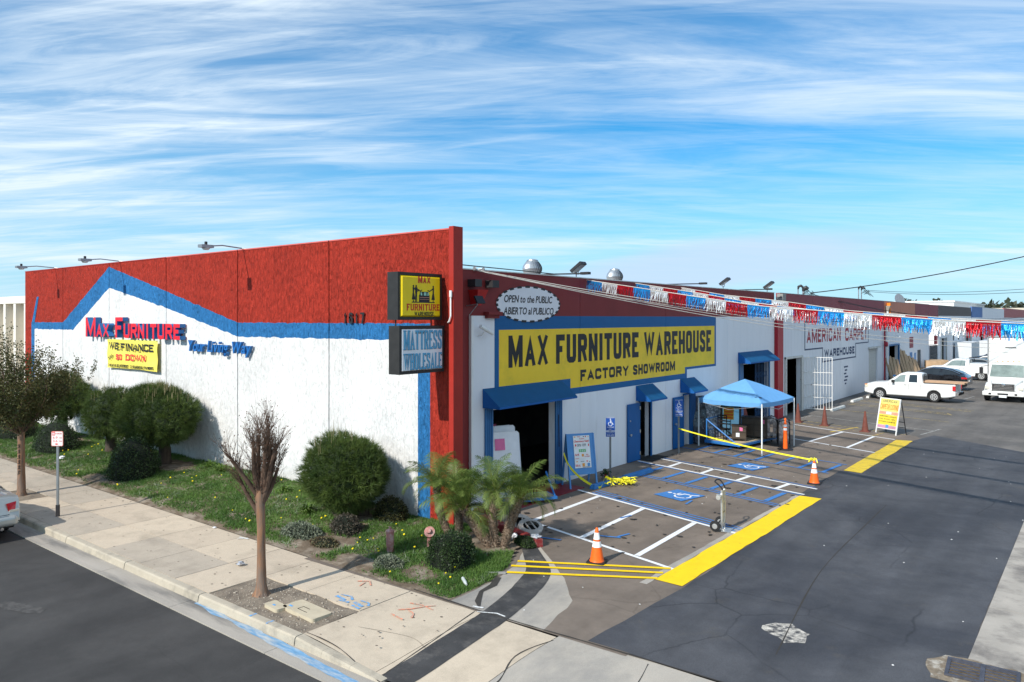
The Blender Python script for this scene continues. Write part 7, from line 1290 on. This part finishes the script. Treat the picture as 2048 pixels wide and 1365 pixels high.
# ================================================================ VEHICLES
CARW = mat('car_white', (.78, .78, .76), .28, var=.03, vs=2, coat=.6); CARS = mat('car_silver', (.46, .47, .45), .32, metal=.55, var=.04, coat=.5); CARB = mat('car_black', (.012, .012, .014), .12, var=.0, coat=1.); GLS = mat('car_glass', (.02, .026, .03), .05, var=0, spec=.8); GLL = mat('car_glass_clear', (.20, .25, .24), .05, var=.2, vs=3, spec=.8)
TLR = mat('tail_lamp_red', (.55, .012, .018), .15, coat=1.); HLW = mat('head_lamp', (.66, .62, .52), .12, coat=1.); CHR = mat('chrome', (.75, .75, .76), .12, metal=1., var=0); AMB = mat('amber_lamp', (.8, .28, .05), .3)
def car(name, loc, rz, lab, cat, paint, prof, wheels, wr, hw, glass, L_, extra=None, sill=.30, group=None, under=.22):
    """prof: stations (x, belt z, half width at belt, top z, half width at top); nose at x=0, tail at x=L_. local +x points to the tail"""
    t = empty(name, loc, rz, lab, cat, group); xs = sorted(set([p[0] for p in prof]) | {w + d * wr * 1.18 for w in wheels for d in (-1, -.92, -.75, -.5, -.25, 0, .25, .5, .75, .92, 1)} | {L_ * i / 26 for i in range(27)}); I = lambda x, k: float(np.interp(x, [p[0] for p in prof], [p[k] for p in prof]))
    V = []; n = 0
    for x in xs:
        bz_, bw, tz, tw = (I(x, k) for k in (1, 2, 3, 4)); lo = sill + .10 * max(0, 1 - x / .5) + .12 * max(0, 1 - (L_ - x) / .5)
        for w in wheels:
            d = (x - w) / (wr * 1.18)
            if abs(d) < 1: lo = max(lo, wr + wr * 1.14 * math.sqrt(1 - d * d))
        lo = min(lo, bz_ - .12); ew = hw * (1 - .10 * max(0, 1 - x / .45) ** 2 - .08 * max(0, 1 - (L_ - x) / .4) ** 2); bw = min(bw, ew)
        mid = lo + (bz_ - lo) * .5
        half = [(ew * .93, lo), (ew, lo + .06), (ew * 1.0, mid), (ew * .985, bz_ - .09), (bw, bz_), (tw + (bw - tw) * .06 if tz > bz_ + .05 else bw * .9, max(bz_ + .005, tz - .07)), (tw * .88, tz - .015 if tz > bz_ + .05 else tz), (0, tz + .02)]
        sec = [(x, y, z) for y, z in half] + [(x, -y, z) for y, z in reversed(half[:-1])]; n = len(sec); V += sec
    F = []; k = len(xs)
    for i in range(k - 1):
        for j in range(n - 1): F.append((i * n + j, i * n + j + 1, (i + 1) * n + j + 1, (i + 1) * n + j))
    F.append(tuple(range(n))); F.append(tuple(reversed(range((k - 1) * n, k * n)))); b = MB(); b.v = [tuple(p) for p in V]; b.f = F; b.m = [0] * len(F); body = b.build('body', paint, t, smooth=True)
    b = MB(); b.box((.35, -hw * .9, under), (L_ - .35, hw * .9, sill + .12)); [b.box((w - wr * 1.25, -hw * .86, under), (w + wr * 1.25, hw * .86, wr * 1.9)) for w in wheels]; b.build('underbody', BLK, t)
    # windows follow the body side: quads between belt and roof rail
    def side(x, f, s): bz_, bw, tz, tw = (I(x, k_) for k_ in (1, 2, 3, 4)); tz -= .07; return (x, s * (bw + (tw + (bw - tw) * .06 - bw) * f + .008), bz_ + (tz - bz_) * f)
    for (xa, xb, xc, xd, m) in glass.get('side', []):
        for s in (-1, 1):
            b = MB(); m_ = 6; A_ = [side(xa + (xb - xa) * q / m_, .10, s) for q in range(m_ + 1)]; B_ = [side(xc + (xd - xc) * q / m_, .90, s) for q in range(m_ + 1)]; b.add(A_ + B_, [(q, q + 1, m_ + 2 + q, m_ + 1 + q) if s < 0 else (q + 1, q, m_ + 1 + q, m_ + 2 + q) for q in range(m_)]); b.build('side_window', m, t, smooth=True)
    for (nm, xa, xb, m, fa, fb) in glass.get('ends', []):
        (ax, az, aw), (bx_, bz2, bw2) = ((xa, I(xa, 3) + .022, I(xa, 4) * fa), (xb, I(xb, 3) + .022, I(xb, 4) * fb)); b = MB(); P = []; q_ = 4
        for i in range(q_ + 1): f = i / q_; xx = ax + (bx_ - ax) * f; zz = I(xx, 3) + .03; ww = aw + (bw2 - aw) * f; P += [(xx, -ww, zz - .02), (xx, 0, zz + .004), (xx, ww, zz - .02)]
        b.add(P, [(3 * i + j, 3 * i + j + 1, 3 * i + j + 4, 3 * i + j + 3) for i in range(q_) for j in range(2)]); b.build(nm, m, t, smooth=True)
    for w in wheels:
        for s in (-1, 1):
            yy = s * (hw - .13); wh = MB().lathe((w, yy - .11, wr), [(wr * .62, 0), (wr * .93, .005), (wr, .04), (wr, .18), (wr * .93, .215), (wr * .62, .22)], 24, axis=(0, 1, 0)).build('wheel', RUB, t, smooth=True)
            MB().lathe((w, yy + s * .075 if s > 0 else yy - .115, wr), [(wr * .1, 0), (wr * .58, .01), (wr * .62, .03), (wr * .62, .04)] if s > 0 else [(wr * .62, 0), (wr * .62, .01), (wr * .58, .03), (wr * .1, .04)], 20, axis=(0, 1, 0)).build('rim', mat('steel_rim', (.58, .58, .57), .4, metal=.6, var=.1), wh, smooth=True)
            b = MB(); [b.lathe((w + wr * .40 * math.cos(R(q)), yy + s * .1145, wr + wr * .40 * math.sin(R(q))), [(wr * .11, 0), (wr * .11, .006)], 8, axis=(0, s, 0)) for q in range(0, 360, 52)]; b.lathe((w, yy + s * .114, wr), [(wr * .14, 0), (wr * .12, .02)], 10, axis=(0, s, 0)); b.build('rim_holes', CHAR, wh)
    if extra: extra(t, body)
    return t
# white extended-cab pickup
PU = [(0, .78, .70, .80, .60), (.12, .93, .80, .96, .72), (.5, 1.02, .87, 1.06, .78), (1.15, 1.08, .90, 1.12, .80), (1.35, 1.10, .90, 1.17, .76), (2.05, 1.12, .91, 1.68, .62), (2.35, 1.12, .91, 1.76, .64), (3.1, 1.12, .91, 1.77, .65), (3.32, 1.12, .91, 1.70, .64), (3.40, 1.12, .91, 1.16, .84), (3.46, 1.12, .91, 1.135, .86), (5.1, 1.13, .91, 1.145, .86), (5.2, 1.10, .88, 1.11, .82)]
def pux(t, body):
    MB().box((3.50, -.76, 1.148), (5.08, .76, 1.172)).build('bed_opening', BLK, t) if False else None
    b = MB(); b.box((3.48, -.74, 1.10), (5.06, .74, 1.172)); b.build('bed_shade_block', mat('bed_shadow', (.03, .03, .032), .9), t)  # near-black block fills the bed, the inside's shade put into its colour
    b = MB(); b.box((-.03, -.80, .42), (.22, .80, .62)); b.build('front_bumper', BLK, t); b = MB(); b.box((5.17, -.80, .48), (5.36, .80, .64)); b.build('rear_bumper', CHR, t); MB().box((5.20, -.25, .62), (5.37, .25, .65)).build('step_pad', BLK, t)
    for s in (-1, 1):
        MB().box((.04, s * .80 - .10, .72), (.30, s * .80 + .06, .88)).build('headlight', HLW, t); MB().box((.01, s * .80 - .05, .88), (.20, s * .80 + .04, .93)).build('headlight', AMB, t); MB().box((5.06, s * .875 - .06, .78), (5.225, s * .875 + .03, 1.06)).build('tail_light', TLR, t); b = MB(); b.cbox((1.75, s * 1.02, 1.20), (.14, .22, .17)); b.build('mirror', BLK, t); b = MB(); b.box((2.35, s * .925 - .01, .98), (2.52, s * .925 + .012, 1.01)); b.build('door_handle', CHAR, t)
        for x in (1.45, 2.62, 3.30): b = MB(); b.box((x, s * .926 - .004, .40), (x + .012, s * .926 + .002, 1.10)); b.build('door_seam', CHAR, t)
    b = MB(); b.box((3.405, -.55, 1.2), (3.42, .55, 1.6)); b.build('rear_window', GLS, t); b = MB(); b.tube([(3.44, -.62, 1.15), (3.44, -.6, 1.66), (3.44, .6, 1.66), (3.44, .62, 1.15)], .02, 6); b.build('headache_rack', BLK, t)
pk = car('white_pickup', (-12.35, 53.55, 0), R(-3), 'white extended cab pickup with steel wheels and a long carton in its bed', 'pickup truck', CARW, PU, [.95, 4.05], .34, .93, {'side': [(1.62, 2.40, 2.08, 2.42, GLL), (2.62, 3.12, 2.64, 3.08, GLS)], 'ends': [('windshield', 1.42, 2.02, GLL, .95, .92)]}, 5.2, pux)
t = empty('long_carton', (-9.0, 53.25, 1.18), R(-5), 'long flat brown carton lying across the pickup bed and out over the tailgate', 'carton'); MB().box((-.1, -.45, 0), (2.3, .35, .09)).build('carton_body', mat('carton_cardboard', (.47, .31, .20), .8, var=.1), t); MB().box((.0, -.30, .091), (2.42, .30, .13)).build('carton_lid', mat('carton_cardboard', (.47, .31, .20), .8), t)  # plain cardboard brown of the carton
# black fastback crossover
SV = [(0, .70, .72, .74, .60), (.15, .86, .84, .90, .70), (.9, .98, .90, 1.04, .74), (1.35, 1.02, .92, 1.10, .70), (2.1, 1.05, .93, 1.50, .60), (2.6, 1.07, .93, 1.60, .62), (3.2, 1.09, .93, 1.60, .62), (3.9, 1.12, .93, 1.50, .60), (4.5, 1.14, .90, 1.26, .66), (4.75, 1.08, .86, 1.10, .72), (4.9, .92, .82, .94, .70)]
def svx(t, body):
    for s in (-1, 1):
        MB().box((4.55, s * .82 - .12, .86), (4.90, s * .82 + .06, .98)).build('tail_light', TLR, t); MB().box((.05, s * .74 - .14, .70), (.40, s * .74 + .12, .80)).build('headlight', HLW, t); b = MB(); b.cbox((1.78, s * 1.0, 1.12), (.16, .2, .14)); b.build('mirror', CARB, t)
        b = MB(); b.tube([(1.45, s * .90, 1.10), (2.1, s * .70, 1.46), (2.6, s * .66, 1.55), (3.2, s * .66, 1.55), (3.9, s * .69, 1.44), (4.45, s * .80, 1.22)], .018, 5); b.build('chrome_trim', CHR, t)
        for x in (1.75, 2.85): b = MB(); b.box((x, s * .938 - .004, .42), (x + .01, s * .938 + .002, 1.02)); b.build('door_seam', CHAR, t)
    MB().box((4.80, -.26, .62), (4.93, .26, .76)).build('licence_plate', REF, t)
car('black_crossover', (-12.6, 63.1, 0), R(-4), 'glossy black fastback crossover parked behind the white pickup', 'car', CARB, SV, [.95, 3.85], .36, .94, {'side': [(1.55, 4.35, 2.10, 3.95, GLS)], 'ends': [('windshield', 1.40, 2.08, GLS, .95, .95), ('rear_window', 3.95, 4.55, GLS, .95, .9)]}, 4.9, svx)
# white service pickup, white sedan, dark truck farther off
def pu2(t, body):
    b = MB(); b.box((3.42, -.95, .62), (5.5, .95, 1.42)); b.build('service_body', CARW, t)
    for s in (-1, 1): [MB().box((3.5 + i * .66, s * .955 - .008, .72), (4.1 + i * .66, s * .955 + .008, 1.34)).build('locker_door', mat('locker_white', (.70, .70, .69), .4), t) for i in range(3)]
    for s in (-1, 1): MB().box((5.501, s * .85 - .06, .8), (5.52, s * .85 + .06, 1.05)).build('tail_light', TLR, t)
    b = MB(); b.tube([(3.5, -.9, 1.45), (3.5, -.9, 1.72), (3.5, .9, 1.72), (3.5, .9, 1.45)], .03, 6); b.build('rack', BLK, t); MB().box((5.50, -.9, .45), (5.75, .9, .60)).build('rear_bumper', BLK, t); [MB().box((5.505, -.6 + .4 * i, 1.1), (5.515, -.4 + .4 * i, 1.25)).build('reflective_sticker', mat('sticker_orange', (.8, .2, .05)), t) for i in range(3)]
car('service_truck', (-12.4, 74.3, 0), R(-2), 'white utility truck with side lockers parked past the black crossover', 'truck', CARW, PU, [.95, 4.25], .38, .93, {'side': [(1.62, 3.1, 2.08, 3.05, GLL)], 'ends': [('windshield', 1.42, 2.02, GLS, .95, .92)]}, 5.2, pu2)
SD = [(0, .62, .70, .66, .6), (.15, .76, .82, .80, .7), (1.1, .90, .88, .95, .74), (1.4, .92, .89, 1.0, .70), (2.1, .95, .90, 1.36, .58), (2.7, .96, .90, 1.42, .58), (3.3, .97, .90, 1.38, .58), (3.95, .99, .89, 1.12, .66), (4.05, 1.0, .88, 1.06, .74), (4.6, 1.0, .86, 1.04, .74), (4.75, .92, .82, .95, .74), (4.85, .70, .80, .72, .74)]
SG = {'side': [(1.55, 3.85, 2.10, 3.4, GLS)], 'ends': [('windshield', 1.45, 2.05, GLS, .95, .95), ('rear_window', 3.38, 3.92, GLS, .95, .95)]}
def sdx(t, body):
    for s in (-1, 1): MB().box((4.60, s * .78 - .12, .72), (4.80, s * .78 + .06, .90)).build('tail_light', TLR, t)
car('grey_sedan', (-12.3, 83.5, 0), R(-3), 'pale grey sedan parked beyond the utility truck', 'car', CARS, SD, [.9, 3.75], .33, .90, SG, 4.85, sdx)
car('white_sedan', (-11.9, 89.5, 0), R(-3), 'white sedan with a dark roof two cars past the utility truck', 'car', CARW, SD, [.9, 3.75], .33, .90, SG, 4.85, sdx); car('dark_suv', (-12.0, 97.0, 0), R(-3), 'dark suv near the end of the parked row', 'car', CARB, SV, [.95, 3.85], .36, .94, {'side': [(1.55, 4.35, 2.10, 3.95, GLS)]}, 4.9, svx)
# silver sedan at the left edge of the frame, seen from behind; its nose points to -x
def slx(t, body):
    LW = CARS
    b = MB(); b.box((4.55, -.80, .34), (4.93, .80, .60)); o_ = b.build('rear_bumper', LW, t); m_ = o_.modifiers.new('bevel', 'BEVEL'); m_.width = .09; m_.segments = 4
    for s in (-1, 1):
        b = MB(); b.add([(4.50, s * .885, .70), (4.835, s * .60, .70), (4.80, s * .56, .88), (4.45, s * .88, .90), (4.80, s * .80, .70), (4.74, s * .80, .90)], [(0, 4, 5, 3), (4, 1, 2, 5)] if s < 0 else [(3, 5, 4, 0), (5, 2, 1, 4)]); tl = b.build('tail_light', TLR, t); b = MB(); b.cbox((4.80, s * .72, .70), (.08, .20, .05)); b.build('reverse_lamp', HLW, tl)
        b = MB(); b.tube([(4.88, s * .45, .30), (4.6, s * .45, .30)], .04, 8); b.build('exhaust', CHR, t)
    b = MB(); b.box((4.79, -.62, .605), (4.84, .62, .625)); b.build('boot_seam', CHAR, t); p = MB().box((4.835, -.16, .66), (4.85, .16, .80)).build('licence_plate', REF, t); b = MB(); letters(b, '7XKP', (4.852, -.13, .69), Y_, Z_, .26, .07, .001, .01, .08); b.build('plate_print', mat('plate_blue', (.05, .08, .25)), p)
    MB().box((4.83, -.28, .81), (4.865, .28, .835)).build('chrome_strip', CHR, t); MB().lathe((4.815, 0, .88), [(.045, 0), (.05, .012), (.03, .018)], 16, axis=(1, 0, 0)).build('emblem', CHR, t)
S2 = [(0, .62, .70, .66, .6), (.15, .76, .82, .80, .7), (1.1, .92, .88, .97, .74), (1.4, .95, .89, 1.02, .70), (2.1, .98, .90, 1.40, .58), (2.7, .99, .90, 1.47, .60), (3.3, 1.0, .90, 1.43, .60), (4.0, 1.01, .89, 1.12, .66), (4.12, 1.01, .88, 1.06, .76), (4.6, 1.0, .87, 1.03, .76), (4.72, .96, .85, .98, .76), (4.80, .72, .84, .74, .78), (4.86, .52, .82, .54, .78)]
car('silver_sedan', (-25.6, 6.02, -.16), R(0), 'silver sedan parked at the kerb, cut off by the left edge', 'car', CARS, S2, [.9, 3.80], .33, .91, SG, 4.86, slx, sill=.27)
# box truck, facing the camera
t = empty('box_truck', (-5.0, 55.6, 0), R(-3), 'white box truck with a chrome grille facing the camera at the right edge', 'truck')
def bev(o, w, s=3): m = o.modifiers.new('bevel', 'BEVEL'); m.width = w; m.segments = s; m.limit_method = 'ANGLE'; return o
TW_ = mat('truck_white', (.78, .78, .75), .35, var=.03, coat=.4); bev(MB().box((-1.25, 2.6, 1.05), (1.25, 9.5, 4.0)).build('cargo_box', TW_, t), .06)
bev(MB().box((-1.22, 2.55, 2.95), (1.22, 2.75, 3.95)).build('box_nose', TW_, t), .08); MB().box((-1.2, 2.7, 4.002), (1.2, 9.4, 4.02)).build('roof_skin', mat('roof_grey_blue', (.42, .48, .54), .5), t)
b = MB(); b.add([(-1.05, .95, .95), (1.05, .95, .95), (1.05, 2.5, .95), (-1.05, 2.5, .95), (-1.02, 1.0, 1.45), (1.02, 1.0, 1.45), (1.05, 2.5, 1.5), (-1.05, 2.5, 1.5), (-.95, 1.45, 2.35), (.95, 1.45, 2.35), (.98, 2.45, 2.4), (-.98, 2.45, 2.4)], [(0, 1, 5, 4), (1, 2, 6, 5), (2, 3, 7, 6), (3, 0, 4, 7), (4, 5, 9, 8), (5, 6, 10, 9), (6, 7, 11, 10), (7, 4, 8, 11), (8, 9, 10, 11), (3, 2, 1, 0)]); bev(b.build('cab', TW_, t), .05)
b = MB(); b.add([(-.92, 1.005, 1.50), (.92, 1.005, 1.50), (.86, 1.37, 2.24), (-.86, 1.37, 2.24)], [(0, 1, 2, 3)]); b.v = [(x, y - .035, z) for x, y, z in b.v]; b.build('windshield', mat('truck_glass', (.22, .27, .25), .06, var=.3, vs=2), t)
b = MB(); b.add([(-.62, -.35, .62), (.62, -.35, .62), (.80, 1.0, .62), (-.80, 1.0, .62), (-.60, -.33, 1.12), (.60, -.33, 1.12), (.92, 1.0, 1.42), (-.92, 1.0, 1.42)], [(0, 1, 5, 4), (1, 2, 6, 5), (2, 3, 7, 6), (3, 0, 4, 7), (4, 5, 6, 7), (3, 2, 1, 0)]); bev(b.build('bonnet', TW_, t), .10, 4)
for s in (-1, 1):
    b = MB(); b.add([(s * .62, -.22, .62), (s * 1.08, -.05, .62), (s * 1.12, .75, .62), (s * .70, .9, .62), (s * .60, -.2, 1.0), (s * 1.02, .0, .98), (s * 1.08, .65, 1.12), (s * .72, .85, 1.22)], [(0, 1, 5, 4), (1, 2, 6, 5), (2, 3, 7, 6), (3, 0, 4, 7), (4, 5, 6, 7), (3, 2, 1, 0)] if s > 0 else [(4, 5, 1, 0), (5, 6, 2, 1), (6, 7, 3, 2), (7, 4, 0, 3), (7, 6, 5, 4), (0, 1, 2, 3)]); bev(b.build('fender', TW_, t), .06)
    bev(MB().box((s * .84 - .17, -.17, .76), (s * .84 + .17, .0, .94)).build('headlight', HLW, t), .02); w_ = MB().lathe((s * .95 - .14, .42, .46), [(.28, 0), (.44, .01), (.46, .05), (.46, .23), (.44, .27), (.28, .28)], 22, axis=(1, 0, 0)).build('wheel', RUB, t, smooth=True); MB().lathe((s * .95 - .12, .42, .46), [(.05, 0), (.27, .01), (.27, .24), (.05, .25)], 16, axis=(1, 0, 0)).build('rim', mat('steel_rim', (.5, .5, .5)), w_)
    w_ = MB().lathe((s * .95 - .25, 7.2, .46), [(.28, 0), (.44, .01), (.46, .05), (.46, .45), (.44, .49), (.28, .5)], 22, axis=(1, 0, 0)).build('wheel', RUB, t, smooth=True); b = MB(); b.tube([(s * 1.02, 1.15, 1.4), (s * 1.35, .85, 1.55), (s * 1.35, .85, 2.1), (s * 1.0, 1.3, 2.2)], .016, 5); b.build('mirror_arm', BLK, t); b = MB(); b.cbox((s * 1.36, .83, 1.85), (.2, .08, .42)); b.build('mirror', BLK, t); b = MB(); b.add([(s * 1.03, 1.45, 1.5), (s * 1.04, 2.2, 1.5), (s * .985, 2.2, 2.25), (s * .99, 1.55, 2.2)], [(0, 1, 2, 3) if s > 0 else (3, 2, 1, 0)]); b.build('side_window', GLS, t)
gm = MB().box((-.56, -.375, .70), (.56, -.34, 1.10)).build('grille', CHAR, t)
for i in range(4): MB().box((-.54 + .02 * i, -.40, .74 + i * .09), (.54 - .02 * i, -.376, .785 + i * .09)).build('grille_bar', CHR, gm)
b = MB(); [b.box(*q) for q in (((-.60, -.40, .68), (-.56, -.34, 1.12)), ((.56, -.40, .68), (.60, -.34, 1.12)), ((-.6, -.40, 1.10), (.6, -.34, 1.14)))]; b.build('grille_surround', CHR, gm); b = MB(); b.lathe((0, -.405, 1.06), [(.085, 0), (.10, .012), (.07, .02)], 20, axis=(0, -1, 0)); b.build('emblem', CHR, gm)
bev(MB().box((-1.10, -.50, .38), (1.10, -.22, .66)).build('front_bumper', TW_, t), .06, 4); [MB().box((x, -.515, .46), (x + w_, -.499, .56)).build('bumper_opening', BLK, t) for x, w_ in ((-.28, .56), (-.75, .14), (.61, .14))]; MB().box((-.2, -.53, .30), (.2, -.515, .44)).build('licence_plate', REF, t)
for i in range(5): MB().box((-.62 + i * .29, 1.42, 2.42), (-.52 + i * .29, 1.50, 2.47)).build('marker_lamp', AMB, t)
MB().box((-.3, 2.535, 3.28), (.3, 2.549, 3.33)).build('box_maker_badge', BLK, t); MB().box((-1.0, 1.5, .35), (1.0, 9.2, 1.0)).build('chassis', BLK, t); MB().box((-.9, 1.42, 2.36), (.9, 2.4, 2.43)).build('cab_roof', TW_, t)
for s in (-1, 1): MB().box((s * 1.26 - .03, 2.52, 1.05), (s * 1.26 + .03, 2.62, 4.0)).build('corner_trim', STEEL, t)
MB().box((-1.29, 2.50, 3.96), (1.29, 2.60, 4.03)).build('header_rail', STEEL, t); MB().box((-1.28, 2.6, 3.0), (-1.252, 9.5, 3.05)).build('rub_rail', STEEL, t)

# ================================================================ FAR BACKGROUND
HG = leafmat('hill_scrub', (.035, .05, .028), (.10, .10, .06), patch=.03); 
def hz(x, y): d = max(0, y - 430); return -1 + 13.5 * sm(415, 540, y) * (.8 + .2 * math.sin(x * .012 + 1)) + 4 * noise.noise((x * .01, y * .01, 0)) * sm(430, 520, y)
grid('hills', -700, 400, 420, 900, 22, hz, mat('hill_ground', (.13, .12, .08), .95, var=.4, vs=.03, col2=(.05, .065, .035), c2s=.02, c2r=(.42, .55)), kind='structure')
rs = random.Random(21)
def fartree(x, y, h, w_, kind, lab):
    z0 = hz(x, y) - .3; t = empty('far_tree', (x, y, z0), 0, lab, 'tree', 'distant trees on the hill'); b = MB(); b.tube([(0, 0, 0), (0, 0, h * .6)], [.35, .2], 6); b.build('trunk', BARK, t)
    r = np.random.default_rng(int(abs(x * 7 + y))); n = 420; u = ell(n, r) * r.uniform(.55, 1, (n, 1)); k = np.array([1 + .35 * noise.noise((p[0] * 1.8 + x, p[1] * 1.8, p[2] * 1.8)) for p in u])[:, None]; c = u * k * [w_ / 2, w_ / 2, h * .36] + [0, 0, h * .62]
    if kind == 1: c = np.column_stack([c[:, 0] * (1.25 - c[:, 2] / h), c[:, 1] * (1.25 - c[:, 2] / h), c[:, 2] * 1.05])
    if kind == 2: c = u * [w_ / 2, w_ / 2, h * .1] + [0, 0, h * .95]
    V, F = leaves(c, r.normal(size=(n, 3)), np.full(n, w_ * .20), np.full(n, w_ * .15), r); npmesh('crown', V, F, HG, t)
LBS = ['tall dark conifer standing above the hill trees at the right', 'broad dark tree at the left end of the hill line', 'round tree on the hill right of the conifer', 'second round tree on the hill right of the conifer', 'thin palm standing on the hill skyline', 'wide tree at the far right of the hill']
for (x, y, h, w_, k, l) in ((-48.5, 470, 9.5, 6.5, 1, LBS[0]), (-57, 470, 6.5, 11, 0, LBS[1]), (-42, 470, 6, 6, 0, LBS[2]), (-38.2, 472, 6, 5, 0, LBS[3]), (-36, 475, 9, 2.5, 2, LBS[4]), (-33.6, 472, 6, 7, 0, LBS[5])): fartree(x, y, h, w_, k, l)
C_ = []; r = rng
n = 9000; xx = r.uniform(-260, 60, n); yy = r.uniform(430, 640, n); keep = np.array([noise.noise((a_ * .02, b_ * .03, 4)) > -.05 for a_, b_ in zip(xx, yy)]); xx, yy = xx[keep], yy[keep]
c = np.column_stack([xx, yy, [hz(a_, b_) + random.uniform(0, 3.5) for a_, b_ in zip(xx, yy)]]); V, F = leaves(c, r.normal(size=c.shape), r.uniform(2, 4.5, len(c)), r.uniform(1.5, 3, len(c))); npmesh('hill_scrub', V, F, HG, kind='stuff')
for i, (x, y, h, lab) in enumerate(((-95, 400, 10, 'far utility pole standing beyond the white warehouse'), (-52, 520, 6, 'lattice pylon far away on the hill line'), (-62, 500, 5, 'thin far pole between the hill trees'))):
    t = empty('utility_pole', (x, y, hz(x, y)), 0, lab, 'utility pole'); b = MB(); b.tube([(0, 0, 0), (0, 0, h)], .25, 5); b.build('pole', CHAR, t); MB().box((-2, -.1, h - 2), (2, .1, h - 1.7)).build('crossarm', CHAR, t)
for i, (x, y, w_, lab) in enumerate(((-71, 380, 9, 'dark round tree just over the far white roof, left one'), (-60, 385, 7, 'small dark tree over the far white roof, right one'), (-58, 300, 5, 'small tree peeking over the orange band'))):
    fartree(x, y, 15.5 if y > 350 else 13, w_, 0, lab)
print('tris', sum(len(o.data.polygons) for o in bpy.data.objects if o.type == 'MESH'), 'objs', len(bpy.data.objects))
